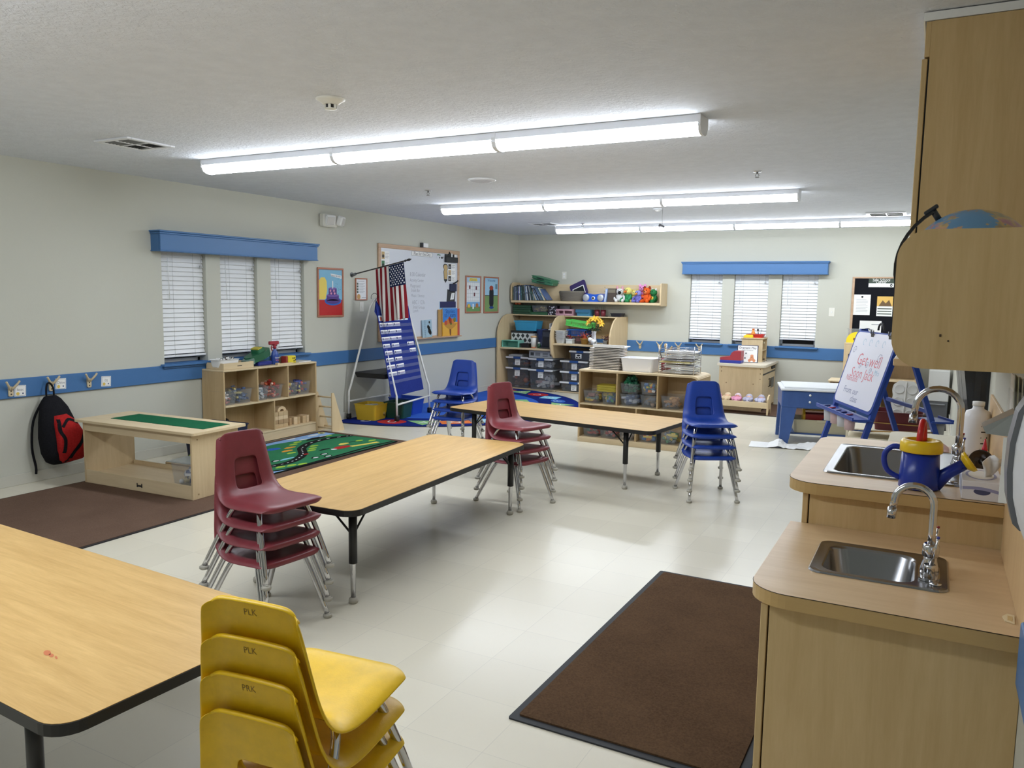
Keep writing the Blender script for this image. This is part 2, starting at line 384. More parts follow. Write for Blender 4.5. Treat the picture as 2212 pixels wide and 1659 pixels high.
def vent(x, y, sx, sy, lab):
    t = thing('ceiling_vent', lab, 'vent', (x, y, ZC))
    m = MB(); hx, hy = sx/2, sy/2
    for q in ((-hx, hx, -hy, -hy+0.035), (-hx, hx, hy-0.035, hy), (-hx, -hx+0.035, -hy+0.035, hy-0.035), (hx-0.035, hx, -hy+0.035, hy-0.035), (-hx+0.035, hx-0.035, -0.006, 0.006), (-0.006, 0.006, -hy+0.035, hy-0.035)): m.box(*q, -0.012, 0, b=0.003)
    m.obj('frame', CAPW, t)
    m = MB(); m.box(-hx+0.03, hx-0.03, -hy+0.03, hy-0.03, -0.0025, -0.0005); m.obj('duct_back', mat((60, 60, 64), 0.8), t)
    for qx in (-1, 1):
        for qy in (-1, 1):
            for j in range(5):
                yy = (qy*(hy-0.035)/2) + (j-2)*(hy-0.05)/5; xx = qx*(hx-0.03)/2
                m = MB(); m.T = Matrix.Translation((xx, yy, -0.006)) @ Matrix.Rotation(math.radians(35*qy), 4, 'X'); m.box(-(hx-0.045)/2, (hx-0.045)/2, -0.007, 0.007, -0.0006, 0.0006); m.obj('vent_slat', mat((120, 122, 126), 0.5), t)
vent(-4.71, 3.56, 0.33, 0.36, 'square white ceiling vent beside the nearest light row, by the left wall')
vent(-0.55, 9.84, 0.40, 0.40, 'square white ceiling vent above the right end of the farthest light row')
vent(-4.73, 9.80, 0.34, 0.34, 'square white ceiling vent over the far left corner, beside the farthest light row')
t = thing('smoke_detector', 'round white smoke detector on the ceiling in front of the nearest lights', 'detector', (-2.707, 3.153, ZC))
m = MB(); m.lathe([(0.072, 0), (0.072, -0.006), (0.060, -0.012), (0.052, -0.018), (0.040, -0.026), (0.036, -0.030)], 24); m.obj('body', OFFW, t)
m = MB(); m.lathe([(0.026, -0.030), (0.026, -0.046)], 16); m.obj('sensing_chamber', DARK, t)
m = MB()
for k in range(6):
    a = 2*PI*k/6; m.T = Matrix.Rotation(a, 4, 'Z'); m.box(0.025, 0.031, -0.006, 0.006, -0.05, -0.029)
m.T = Matrix(); m.lathe([(0.03, -0.047), (0.028, -0.052), (0.001, -0.053)], 16); m.obj('chamber_cage', OFFW, t)
t = thing('ceiling_speaker', 'round white ceiling speaker between the first two light rows', 'speaker', (-3.42, 5.867, ZC))
m = MB(); m.lathe([(0.118, 0), (0.118, -0.006), (0.108, -0.012), (0.104, -0.012)], 28); m.obj('rim', CAPW, t)
m = MB(); m.lathe([(0.105, -0.009), (0.09, -0.016), (0.05, -0.023), (0.001, -0.025)], 24); m.obj('grille', mat((205, 207, 216), 0.6), t)
for x, y, lab in ((-4.237, 6.283, 'sprinkler head on the ceiling left of the round speaker'), (-1.253, 6.259, 'sprinkler head on the ceiling near the right end of the middle lights'), (-4.236, 9.95, 'sprinkler head on the ceiling just before the farthest light row')):
    t = thing('sprinkler_head', lab, 'sprinkler', (x, y, ZC))
    m = MB(); m.lathe([(0.034, 0), (0.034, -0.003), (0.02, -0.008)], 16); m.obj('escutcheon', CHROME, t)
    m = MB(); m.lathe([(0.008, -0.006), (0.008, -0.02)], 8)
    for s_ in (-1, 1): m.tube([(s_*0.006, 0, -0.018), (s_*0.014, 0, -0.03), (s_*0.004, 0, -0.046)], 0.0022, 5)
    m.obj('yoke', BRUSH, t)
    m = MB(); m.lathe([(0.016, -0.046), (0.016, -0.049)], 10); m.obj('deflector', BRUSH, t)
t = thing('motion_sensor', 'small round white sensor on the ceiling behind the middle light row', 'sensor', (-2.74, 8.5, ZC))
m = MB(); m.lathe([(0.05, 0), (0.05, -0.008), (0.04, -0.014)], 16); m.obj('base_ring', CAPW, t)
m = MB(); m.lathe([(0.03, -0.012), (0.028, -0.024), (0.016, -0.033), (0.001, -0.036)], 14); m.obj('sensor_dome', WHITE, t)
t = thing('hanging_clip', 'small dark clip hanging on a thin wire from the ceiling', 'clip', (-2.62, 8.30, ZC))
m = MB(); m.lathe([(0.022, 0), (0.022, -0.004)], 10); m.obj('ceiling_button', CAPW, t)
m = MB(); m.tube([(0, 0, 0), (0, 0, -0.19)], 0.0018, 5); m.obj('wire', BRUSH, t)
m = MB(); m.T = Matrix.Translation((0, 0, -0.2)) @ Matrix.Rotation(0.5, 4, 'Y'); m.box(-0.035, 0.03, -0.008, 0.008, -0.016, 0.006, b=0.003); m.tube([(-0.03, 0, -0.016), (-0.012, 0, -0.036)], 0.006, 6); m.obj('clip_jaw', DARK, t)
# ------------------------------------------------------------------ floor coverings
t = thing('floor_mat', 'brown pile floor mat with black rubber border in front of the sink cabinets', 'mat', (-1.245, 2.36, 0), math.radians(-0.3))
m = MB(); m.prism(rrect(0, 0.82, 0, 1.75, 0.01), 0.0, 0.006); m.obj('rubber_border', mat((38, 40, 44), 0.7), t)
m = MB(); m.prism(rrect(0.028, 0.79, 0.03, 1.72, 0.01), 0.005, 0.012); m.obj('pile', MATBR, t)
t = thing('area_rug', 'large plain brown area rug under the play table and the wooden cubby shelf', 'rug', (-5.74, 2.70, 0), 0.0)
m = MB(); m.prism(rrect(0, 1.49, 0, 3.80, 0.02), 0, 0.006); m.obj('rug_binding', mat((34, 30, 30), 0.9), t)
m = MB(); m.prism(rrect(0.018, 1.472, 0.018, 3.782, 0.02), 0.004, 0.009); m.obj('rug_pile', RUGBR, t)
# play rug with road print (flat print on a woven rug)
RG = fabric('rug_green', (38, 104, 70), (60, 134, 92), 160); RS = fabric('rug_sky', (120, 158, 206), (150, 184, 224), 160); RK = fabric('rug_black', (18, 20, 20), (34, 36, 36), 160)
RL = fabric('rug_lime', (140, 178, 60), (168, 204, 80), 160); RO = fabric('rug_orange', (206, 140, 50), (230, 168, 70), 160); RR = fabric('rug_red', (150, 34, 36), (190, 54, 52), 160)
RW = fabric('rug_white', (200, 204, 204), (228, 230, 230), 160); RY = fabric('rug_yellow', (206, 190, 80), (232, 216, 110), 160); RB = fabric('rug_blue', (40, 84, 160), (60, 110, 190), 160); RP = fabric('rug_pond', (120, 186, 210), (150, 206, 226), 160)
t = thing('road_rug', 'green childrens rug printed with a winding black road, lying on the brown rug', 'rug', (0, 0, 0.0092))
RX0, RX1, RY0, RY1 = -5.66, -4.66, 4.42, 6.40
m = MB(); m.prism(rrect(RX0, RX1, RY0, RY1, 0.03), 0, 0.006); m.obj('rug_binding', RK, t)
m = MB(); m.prism(rrect(RX0+0.02, RX1-0.02, RY0+0.02, RY1-0.02, 0.03), 0.004, 0.0075); m.obj('rug_pile', RG, t)
def ribbon(m, pts, wd, z, k=0):
    L, R_ = [], []
    for i, p in enumerate(pts):
        a = Vector(pts[max(0, i-1)]); c = Vector(pts[min(len(pts)-1, i+1)]); d = (c-a).normalized(); nn = Vector((-d.y, d.x))*wd/2
        L.append((p[0]+nn.x, p[1]+nn.y, z)); R_.append((p[0]-nn.x, p[1]-nn.y, z))
    n = len(pts); m.add(L+R_, [(i, i+1, n+i+1, n+i) for i in range(n-1)], k)
def smoothpts(P, n=6):
    out = []
    for i in range(len(P)-1):
        p0, p1, p2, p3 = P[max(0, i-1)], P[i], P[i+1], P[min(len(P)-1, i+2)]
        for k in range(n):
            u = k/n; out.append(tuple(0.5*((2*p1[d])+(-p0[d]+p2[d])*u+(2*p0[d]-5*p1[d]+4*p2[d]-p3[d])*u*u+(-p0[d]+3*p1[d]-3*p2[d]+p3[d])*u**3) for d in range(len(p1))))
    return out+[P[-1]]
m = MB(); z = 0.0078
m.poly([(RX0+0.02, RY0+0.02), (RX0+0.16, RY0+0.02), (RX0+0.10, 5.6), (RX0+0.17, 6.0), (RX0+0.20, RY1-0.02), (RX0+0.02, RY1-0.02)], z, 1)
for x, y, r in ((-5.62, 5.9, 0.05), (-5.58, 6.18, 0.06), (-5.6, 5.45, 0.05)): m.disc(x, y, r*0.5, z+0.0003, 5, 10, r*1.3)
rd = smoothpts([(-5.25, 6.40), (-5.27, 6.33), (-5.34, 6.11), (-5.32, 5.85), (-5.22, 5.63), (-5.13, 5.53), (-5.01, 5.41), (-4.92, 5.26), (-4.87, 5.12), (-4.86, 4.98), (-4.9, 4.8), (-5.0, 4.6), (-5.2, 4.5)])
ribbon(m, rd, 0.085, z+0.0003, 2)
for i in range(2, len(rd)-3, 3): m.T = Matrix(); ribbon(m, [rd[i], rd[i+1]], 0.012, z+0.0006, 5)
rd2 = smoothpts([(-4.70, 6.36), (-4.72, 6.0), (-4.70, 5.5), (-4.685, 5.1), (-4.70, 4.85), (-4.76, 4.7)]); ribbon(m, rd2, 0.035, z+0.0003, 2)
m.poly([(-4.68, 4.44), (-4.68, 4.92), (-4.72, 4.8), (-4.8, 4.66), (-4.9, 4.44)], z+0.0002, 1)
def blob(x, y, rx, ry, k, dz=0.0003, n=10): m.poly([(x+rx*math.cos(2*PI*i/n)*(1+0.15*((i*7) % 3-1)), y+ry*math.sin(2*PI*i/n)) for i in range(n)], z+dz, k)
for x, y in ((-5.19, 5.76), (-5.12, 5.66), (-5.06, 5.58), (-4.72, 5.09), (-4.76, 5.0), (-4.79, 4.9), (-5.45, 5.81), (-5.13, 5.39), (-5.4, 5.7), (-5.44, 6.25), (-5.0, 6.2), (-4.9, 6.28)): blob(x, y, 0.028, 0.055, 3)
blob(-5.32, 5.57, 0.03, 0.075, 4); blob(-5.23, 5.44, 0.03, 0.07, 4); blob(-5.39, 5.43, 0.05, 0.08, 8); blob(-4.98, 5.17, 0.022, 0.10, 9)
blob(-5.44, 6.07, 0.045, 0.15, 2); blob(-5.50, 5.95, 0.02, 0.06, 5, 0.0004); blob(-5.47, 6.2, 0.015, 0.05, 5, 0.0004)
blob(-4.92, 5.84, 0.055, 0.12, 6); blob(-4.92, 5.73, 0.03, 0.03, 5, 0.0005); blob(-4.99, 5.68, 0.02, 0.08, 2); blob(-5.02, 5.99, 0.035, 0.07, 7); ribbon(m, [(-4.88, 5.93), (-4.83, 6.1), (-4.80, 6.25)], 0.05, z+0.0004, 7); ribbon(m, [(-5.03, 6.08), (-5.0, 6.17), (-4.95, 6.18)], 0.02, z+0.0004, 2)
for x, y in ((-4.81, 5.35), (-4.85, 5.51), (-4.76, 5.46), (-5.0, 5.06)): blob(x, y, 0.03, 0.05, 2, 0.0004); blob(x+0.005, y, 0.017, 0.035, 5, 0.0006)
blob(-4.98, 5.42, 0.022, 0.03, 6, 0.0008)
blob(-5.60, 6.33, 0.04, 0.04, 7, 0.0006); blob(-5.60, 6.33, 0.02, 0.02, 2, 0.0008)
m.obj('road_print', [RG, RS, RK, RL, RO, RW, RR, RY, RB, RP], t, recalc=False)
# half-round alphabet rug
DB = fabric('rug_navy', (10, 26, 92), (22, 44, 126), 160); LB = fabric('rug_mid_blue', (36, 78, 170), (60, 104, 196), 160)
t = thing('alphabet_rug', 'half-round dark blue rug with coloured letter shapes by the left wall', 'rug', (XL+0.03, 9.05, 0))
def half(r, n=48): return [(r*math.cos(-PI/2+PI*i/n), r*math.sin(-PI/2+PI*i/n)) for i in range(n+1)]
m = MB(); m.prism(half(2.04), 0, 0.005); m.obj('rug_binding', mat((10, 16, 50), 0.9), t)
m = MB(); m.prism([(x+0.001, y) for x, y in half(2.02)], 0.003, 0.008); m.obj('rug_pile', DB, t)
m = MB(); m.poly(half(1.47), 0.0085, 0); sh = [4, 1, 3, 2, 4, 1, 2, 5, 3, 1, 5, 3, 2, 5, 4]
LET = 'DUAQSTPNKHFECBZ'
for i, ch in enumerate(LET):
    a = -PI/2+PI*(i+0.55)/len(LET); x, y = 1.77*math.cos(a), 1.77*math.sin(a)
    if i == 0: x, y = 0.28, -1.79
    k = [0, 2, 3, 4, 5, 1, 3, 2, 4, 3, 1, 5, 2, 3, 4][i]
    T0 = Matrix.Translation((x, y, 0.0088)) @ Matrix.Rotation(a+PI/2 if i > 0 else 0.1, 4, 'Z'); m.T = T0
    if k in (2,): m.disc(0, 0, 0.17, 0, 2, 16, 0.15)
    elif k == 3: m.poly([(-0.2, 0.13), (0.0, -0.19), (0.2, 0.13)], 0, 3)
    elif k == 4: m.rect(-0.18, 0.18, -0.11, 0.11, 0, 4)
    elif k == 5: m.poly([(0, 0.18), (-0.2, 0), (0, -0.18), (0.2, 0)], 0, 5)
    elif k == 1: m.disc(0, 0, 0.17, 0, 1, 14, 0.1)
    m.text(ch, 0.17, 0, 0, 0.0004, 6); m.T = Matrix()
for i, ch in enumerate('12345'):
    a = -PI/2+PI*(i+0.5)/5; x, y = 1.22*math.cos(a), 1.22*math.sin(a); m.T = Matrix.Translation((x, y, 0.009)) @ Matrix.Rotation(a+PI/2, 4, 'Z')
    if i % 2: m.rect(-0.19, 0.19, -0.13, 0.13, 0, 3)
    m.text(ch, 0.18, 0, 0, 0.0004, 6); m.T = Matrix()
m.obj('alphabet_print', [LB, RB, RR, fabric('rug_leaf', (120, 168, 110), (150, 194, 136), 160), fabric('rug_tangerine', (206, 104, 50), (226, 128, 70), 160), RP, RW], t, recalc=False)

# ------------------------------------------------------------------ tables
def table(name, label, cx, cy, rz, L, W, H, inx, iny, clutch=0.20):
    t = thing(name, label, 'table', (cx, cy, 0), rz)
    P = rrect(-L/2, L/2, -W/2, W/2, 0.075, 6); Pi = rrect(-L/2+0.003, L/2-0.003, -W/2+0.003, W/2-0.003, 0.073, 6)
    m = MB(); m.prism(P, H-0.031, H-0.0015); m.obj('edge_band', mat((26, 25, 25), 0.45), t)
    m = MB(); m.prism(Pi, H-0.004, H); m.obj('tabletop', OAKX, t)
    for sx in (-1, 1):
        for sy in (-1, 1):
            x, y = sx*(L/2-inx), sy*(W/2-iny)
            m = MB(); m.tube([(x, y, H-0.031), (x, y, clutch)], 0.0205, 12); lg = m.obj('leg', BLACK, t)
            m = MB(); m.box(x-0.05, x+0.05, y-0.05, y+0.05, H-0.036, H-0.031); m.obj('mounting_plate', BLACK, lg)
            m = MB(); m.tube([(x, y, clutch), (x, y, clutch-0.004), (x, y, 0.012)], [0.0135, 0.0135, 0.0115], 10); m.obj('leg_insert', CHROME, lg)
            m = MB(); m.lathe([(0.012, 0.03), (0.02, 0.026), (0.023, 0.016), (0.023, 0.008), (0.018, 0.0)], 12, c=(x, y, 0)); m.obj('glide', mat((168, 164, 152), 0.5), lg)
            for d in ((-sx*0.13, 0), (0, -sy*0.13)):
                m = MB(); m.tube([(x, y, H-0.15), (x+d[0], y+d[1], H-0.033)], 0.0055, 6); m.obj('brace', BLACK, lg)
    return t
tb0 = table('activity_table', 'oak-topped activity table in the near left corner of the photo, beside the yellow chairs', -2.69, 1.47, math.radians(-3), 2.0, 0.775, 0.49, 0.27, 0.09)
tb1 = table('activity_table', 'oak-topped activity table in the middle, between the two maroon chair stacks', -2.737, 3.785, math.radians(92.6), 1.96, 0.76, 0.485, 0.10, 0.078)
tb2 = table('activity_table', 'oak-topped activity table between the two blue chair stacks, before the low shelf', -2.75, 6.17, math.radians(-6.8), 1.98, 0.77, 0.49, 0.25, 0.08)
m = MB(); m.T = tb0.matrix_world.inverted() @ Matrix.Translation((-2.10, 1.26, 0.4904)) @ Matrix.Rotation(-0.4, 4, 'Z')
for a, b_, c_, d_ in ((-0.012, -0.004, 0.02, 0.009), (0.012, 0.002, 0.014, 0.006), (0.035, 0.01, 0.012, 0.003)): m.disc(a, b_, c_, 0, 0, 9, d_)
m.obj('red_stain', mat((196, 112, 70), 0.5), tb0, 'small red paint stain', recalc=False)

# ------------------------------------------------------------------ stacking chairs
def chair_shell():
    prof = [(-0.192, 0.312), (-0.197, 0.331), (-0.182, 0.344), (-0.11, 0.343), (-0.05, 0.338), (0.01, 0.335), (0.06, 0.336), (0.095, 0.345), (0.118, 0.364), (0.131, 0.392), (0.138, 0.42), (0.145, 0.455), (0.151, 0.495), (0.158, 0.54), (0.164, 0.58), (0.168, 0.607), (0.172, 0.617), (0.184, 0.611)]
    hw = [0.160, 0.165, 0.168, 0.171, 0.172, 0.173, 0.172, 0.169, 0.164, 0.158, 0.152, 0.147, 0.140, 0.133, 0.127, 0.124, 0.123, 0.122]
    us = [-1, -0.97, -0.90, -0.74, -0.58, -0.42, -0.2, 0, 0.2, 0.42, 0.58, 0.74, 0.90, 0.97, 1]
    V = []; n = len(us)
    for i, ((y, z), h) in enumerate(zip(prof, hw)):
        a = prof[max(0, i-1)]; c = prof[min(len(prof)-1, i+1)]; d = Vector((c[0]-a[0], c[1]-a[1])).normalized(); nb = Vector((d.y, -d.x))
        for u in us:
            e = max(0, (abs(u)-0.74)/0.26); off = 0.026*e**2; dish = (0.010 if 2 < i < 8 else 0.004)*(1-u*u) if 1 < i < 16 else 0
            k = off+dish; x = u*h
            if i >= 15: x *= 1-0.02*(i-14); 
            cr = 0.005*u*u if i >= 14 else (0.006*u*u if i <= 2 else 0)
            yy, zz = y+nb.x*k, z+nb.y*k
            if i >= 14: zz -= cr
            if i <= 2: yy += cr*0.8
            V.append([x, yy, zz])
    F = []
    for i in range(len(prof)-1):
        for j in range(n-1):
            if 8 <= i < 12 and 5 <= j < 9: continue
            F.append((i*n+j, i*n+j+1, (i+1)*n+j+1, (i+1)*n+j))
    m = MB(); m.add(V, F, 0, True); o = link('seat_shell', m.mesh('seat_shell', BLUE, True))
    bake(o, ('SOLIDIFY', dict(thickness=0.0065, offset=0.0)), ('SUBSURF', dict(levels=2, render_levels=2)))
    return o
src = chair_shell(); SHELL = src.data; bpy.data.objects.remove(src)
SHELL.polygons.foreach_set('use_smooth', [True]*len(SHELL.polygons))
def leg_mesh(front, sx):
    m = MB()
    if front: P = [(0, -0.085, 0.317), (0.07, -0.085, 0.317), (0.100, -0.088, 0.315), (0.120, -0.096, 0.302), (0.132, -0.110, 0.274), (0.152, -0.150, 0.17), (0.177, -0.204, 0.014)]
    else: P = [(0, 0.045, 0.316), (0.07, 0.045, 0.316), (0.100, 0.050, 0.314), (0.122, 0.064, 0.302), (0.136, 0.085, 0.272), (0.154, 0.142, 0.17), (0.179, 0.226, 0.014)]
    Q = smoothpts([(sx*x, y, z) for x, y, z in P], 3); m.tube(Q, 0.0116, 10); L = m.mesh('leg', CHROME)
    m = MB(); d = (Vector(Q[-1])-Vector(Q[-3])).normalized(); e = Vector(Q[-1])
    m.tube([e-d*0.006, e+d*0.002], 0.0128, 10); m.lathe([(0.016, 0.018), (0.021, 0.014), (0.021, 0.004), (0.017, 0.0)], 12, c=(e.x, e.y, 0)); return L, m.mesh('glide', mat((168, 164, 152), 0.5))
LEGS = [leg_mesh(f, s) for f in (1, 0) for s in (-1, 1)]
SHM = {}
def make_chair(label, colname, c, M, group):
    t = thing('stacking_chair', label, 'chair', M=M, group=group)
    if colname not in SHM:
        me = SHELL.copy(); me.materials.clear(); me.materials.append(shellplastic('chair_plastic_'+colname, c)); SHM[colname] = me
    link('seat_shell', SHM[colname], t)
    for L, G in LEGS:
        o = link('leg', L, t); link('glide', G, o)
    m = MB()
    for sx in (-1, 1):
        m.box(sx*0.085-0.012, sx*0.085+0.012, -0.13, 0.06, 0.3265, 0.3305)
    m.obj('seat_bracket', CHROME, t)
    return t
def stack(colname, c, x, y, rz, where, group):
    pos = ['bottom of', 'second from bottom of', 'third from bottom of', 'top of']
    out = []
    for k in range(4):
        sh_ = Matrix.Translation((x, y, 0.081*k)) @ Matrix.Rotation(rz+random.uniform(-0.012, 0.012)*(k > 0), 4, 'Z') @ Matrix.Translation((random.uniform(-0.003, 0.003), -0.0055*k, 0))
        lab = '%s plastic chair, %s the stack %s' % (colname, pos[k], where)
        out.append(make_chair(lab, colname, c, sh_, group))
    return out
stack('maroon', (124, 50, 57), -2.611, 2.575, math.radians(84), 'nearest the yellow chairs', 'maroon chairs stacked at the near end of the middle table')
stack('maroon', (124, 50, 57), -2.60, 4.995, math.radians(75), 'nearest the far table', 'maroon chairs stacked beyond the far end of the middle table')
stack('blue', (30, 66, 160), -1.45, 5.90, math.radians(29.7), 'nearest the easel', 'blue chairs stacked nearest the easel')
stack('blue', (30, 66, 160), -3.98, 6.39, math.radians(5.0), 'nearest the flag', 'blue chairs stacked nearest the flag')
yel = stack('yellow', (246, 200, 22), -1.228, 1.312, math.radians(186.4), 'in the foreground', 'yellow chairs stacked in the foreground')
from mathutils.bvhtree import BVHTree
bv = BVHTree.FromPolygons([v.co.copy() for v in SHELL.vertices], [tuple(p.vertices) for p in SHELL.polygons])
INK = mat((140, 108, 36), 0.6)
for k, ch in enumerate(yel[1:]):
    m = MB(); s_ = ['PRK', 'PLK', 'PLK'][k]; m.T = Matrix(((-1, 0, 0, 0.01), (0, 0, 1, 0), (0, 1, 0, 0.583), (0, 0, 0, 1))); m.text(s_, 0.021, 0, 0.004, 0, 0, 0.06, 'CENTER', -0.006)
    nv = []
    for v_ in m.V:
        hit = bv.ray_cast(Vector((v_.x, 1, v_.z)), Vector((0, -1, 0)))[0]; nv.append(Vector((v_.x, hit.y+0.0006, v_.z)) if hit else v_)
    m.V = nv; m.T = Matrix(); m.obj('marker_writing', INK, ch, 'worn dark marker letters', recalc=False)
# ------------------------------------------------------------------ left wall: coat hooks, name cards, backpack
HOOKW = mat((206, 190, 158), 0.45)
def coat_hook(M, lab, group):
    t = thing('coat_hook', lab, 'hook', M=M, group=group)
    m = MB(); m.prism(rrect(-0.018, 0.018, -0.045, 0.03, 0.012), 0, 0.010); m.obj('base_plate', HOOKW, t)
    for s_ in (-1, 1):
        m = MB(); m.tube(smoothpts([(s_*0.008, 0.008, 0.008), (s_*0.018, 0.024, 0.022), (s_*0.036, 0.05, 0.036), (s_*0.046, 0.066, 0.040)], 3), [0.009]*6+[0.008]*3+[0.006], 8); m.ball((s_*0.046, 0.066, 0.040), 0.0085, 0, 8, 6); m.obj('prong', HOOKW, t)
    m = MB()
    for yy in (-0.028, -0.004): m.lathe([(0.0055, 0.0), (0.0055, 0.012), (0.001, 0.0125)], 8, c=(0, yy, 0))
    m.obj('screw', mat((60, 46, 34), 0.5), t)
for y, z, lab in ((3.434, 0.727, 'pale two-prong coat hook beside the leftmost name card'), (3.742, 0.737, 'pale two-prong coat hook holding the backpack'), (4.056, 0.735, 'pale two-prong coat hook left of the card reading DJ')):
    coat_hook(LW(y, z, 0.0205), lab, 'coat hooks on the blue rail of the left wall')
for x, z, lab in ((-3.931, 0.748, 'leftmost coat hook on the blue rail of the back wall'), (-3.618, 0.745, 'second coat hook from the left on the back wall rail'), (-3.334, 0.744, 'third coat hook from the left on the back wall rail'), (-3.021, 0.744, 'rightmost coat hook on the blue rail of the back wall')):
    coat_hook(BW(x, z, 0.0205), lab, 'coat hooks on the blue rail of the back wall')
for y, z, nm, a in ((3.506, 0.718, 'Isaac', 0.05), (3.822, 0.742, 'Chloe', 0.04), (4.21, 0.726, 'DJ', 0.06)):
    t = thing('name_card', 'square white name card reading %s on the blue rail' % nm, 'card', M=LW(y, z, 0.0205) @ Matrix.Rotation(-a, 4, 'Z'), group='name cards on the blue rail')
    m = MB(); m.box(-0.043, 0.043, -0.042, 0.042, 0, 0.0012); m.obj('card', PAPER, t)
    m = MB(); z0 = 0.0016
    for q in ((-0.038, 0.038, 0.036, 0.0375), (-0.038, 0.038, -0.0375, -0.036), (-0.038, -0.0365, -0.036, 0.036), (0.0365, 0.038, -0.036, 0.036)): m.rect(*q, z0, 0)
    m.text(nm, 0.027, 0.0, 0.008, z0, 1); m.disc(-0.018, -0.022, 0.013, z0, 2, 9); m.disc(0.02, -0.02, 0.006, z0, 0, 7)
    m.obj('lettering', [mat((50, 70, 110), 0.6), mat((120, 122, 130), 0.6), mat((222, 190, 90), 0.6)], t, recalc=False)
def lump(m, rows, n=20, k=0, p=2.6):
    """rows: (z, cx, cy, rx, ry); superellipse rings lofted into one closed body"""
    o = []
    for z, cx, cy, rx, ry in rows:
        for i in range(n):
            a = 2*PI*i/n; c, s_ = math.cos(a), math.sin(a)
            o.append((cx+rx*math.copysign(abs(c)**(2/p), c), cy+ry*math.copysign(abs(s_)**(2/p), s_), z))
    N = len(rows); fs = [(i*n+j, i*n+(j+1) % n, (i+1)*n+(j+1) % n, (i+1)*n+j) for i in range(N-1) for j in range(n)]
    fs += [tuple(range(n-1, -1, -1)), tuple((N-1)*n+j for j in range(n))]; m.add(o, fs, k, True)
t = thing('backpack', 'black and red backpack hanging from a coat hook by the play table', 'backpack', M=LW(3.70, 0.735, 0.021) @ Matrix.Rotation(0.06, 4, 'Z'))
BKF = fabric('backpack_black', (20, 20, 23), (36, 36, 40), 90); BKR = fabric('backpack_red', (150, 28, 30), (190, 48, 46), 60)
RW_ = [(-0.60, 0.02, 0.085, 0.09, 0.05), (-0.575, 0.02, 0.095, 0.128, 0.075), (-0.50, 0.01, 0.10, 0.150, 0.085), (-0.38, 0.0, 0.10, 0.148, 0.085), (-0.26, 0.0, 0.09, 0.130, 0.075), (-0.17, 0.0, 0.075, 0.105, 0.060), (-0.10, 0.0, 0.055, 0.070, 0.040), (-0.075, 0.0, 0.045, 0.045, 0.025)]
m = MB(); lump(m, RW_, 24); m.T = Matrix(); m.V = [Vector((v.x, v.z, v.y)) for v in m.V]; m.obj('main_body', BKF, t)
m = MB(); lump(m, [(-0.585, 0.055, 0.15, 0.085, 0.03), (-0.56, 0.05, 0.165, 0.105, 0.05), (-0.48, 0.045, 0.178, 0.115, 0.06), (-0.36, 0.035, 0.178, 0.105, 0.058), (-0.27, 0.02, 0.16, 0.085, 0.045), (-0.215, 0.0, 0.14, 0.05, 0.03)], 20); m.V = [Vector((v.x, v.z, v.y)) for v in m.V]; m.obj('front_pocket', BKR, t, 'red front pocket')
bvp = BVHTree.FromPolygons(m.V, m.F)
def drape(pts, wd, name, mt, lab=None):
    m = MB(); L = []
    Q = smoothpts(pts, 4); n = len(Q); V = []
    for i, p in enumerate(Q):
        a = Vector(Q[max(0, i-1)]); c = Vector(Q[min(n-1, i+1)]); d = (c-a).normalized(); nn = Vector((-d.y, d.x))*wd/2
        for s_ in (-1, -0.33, 0.33, 1):
            x, y = p[0]+s_*nn.x, p[1]+s_*nn.y; h = bvp.ray_cast(Vector((x, y, 1)), Vector((0, 0, -1)))[0]
            V.append((x, y, (h.z if h else 0.13)+0.003))
    m.add(V, [(i*4+j, i*4+j+1, i*4+j+5, i*4+j+4) for i in range(n-1) for j in range(3)], 0, True); m.obj(name, mt, t, lab, recalc=False)
drape([(-0.04, -0.24), (-0.05, -0.33), (-0.03, -0.40), (-0.045, -0.50)], 0.022, 'pocket_band', BKF); drape([(-0.03, -0.30), (0.03, -0.25), (0.10, -0.29)], 0.02, 'pocket_band', BKF)
drape([(0.13, -0.37), (0.09, -0.44), (0.03, -0.50), (-0.02, -0.58)], 0.028, 'zipper_band', BKF)
m = MB(); m.tube(smoothpts([(-0.03, -0.085, 0.045), (-0.028, -0.02, 0.05), (-0.012, 0.022, 0.045), (0.012, 0.022, 0.045), (0.028, -0.02, 0.05), (0.03, -0.085, 0.045)], 4), 0.007, 8); m.obj('top_handle', BKF, t)
m = MB(); m.tube(smoothpts([(-0.05, -0.10, 0.03), (-0.13, -0.25, 0.012), (-0.165, -0.45, 0.015), (-0.155, -0.60, 0.02), (-0.16, -0.66, 0.02)], 4), 0.010, 6); m.obj('shoulder_strap', BKF, t)

# ------------------------------------------------------------------ play table
t = thing('play_table', 'birch play table with a green panel in its top, standing on the brown rug', 'table', (-5.13, 4.0, 0.009), math.radians(2.4))
L, W, H = 1.14, 0.44, 0.49
m = MB(); m.prism(rrect(-L/2-0.055, L/2+0.055, -W/2-0.035, W/2+0.035, 0.02), H-0.018, H); m.obj('table_top', BIRCHX, t)
m = MB(); m.box(-0.42, 0.545, -0.09, 0.165, H, H+0.003); m.obj('green_panel', fabric('green_felt', (22, 88, 58), (34, 104, 70), 90), t, 'green inlaid panel')
for s_ in (-1, 1):
    m = MB(); m.box(s_*(L/2-0.009)-0.009, s_*(L/2-0.009)+0.009, -W/2, W/2, 0, H-0.018, b=0.002); o = m.obj('side_panel', BIRCH, t)
    m = MB()
    for yy, zz in ((-0.17, 0.43), (0.12, 0.43), (-0.17, 0.035), (0.12, 0.035)): m.tube([(s_*L/2, yy, zz), (s_*(L/2+0.002), yy, zz)], 0.006, 8)
    m.obj('screw_cap', mat((150, 122, 84), 0.5), o)
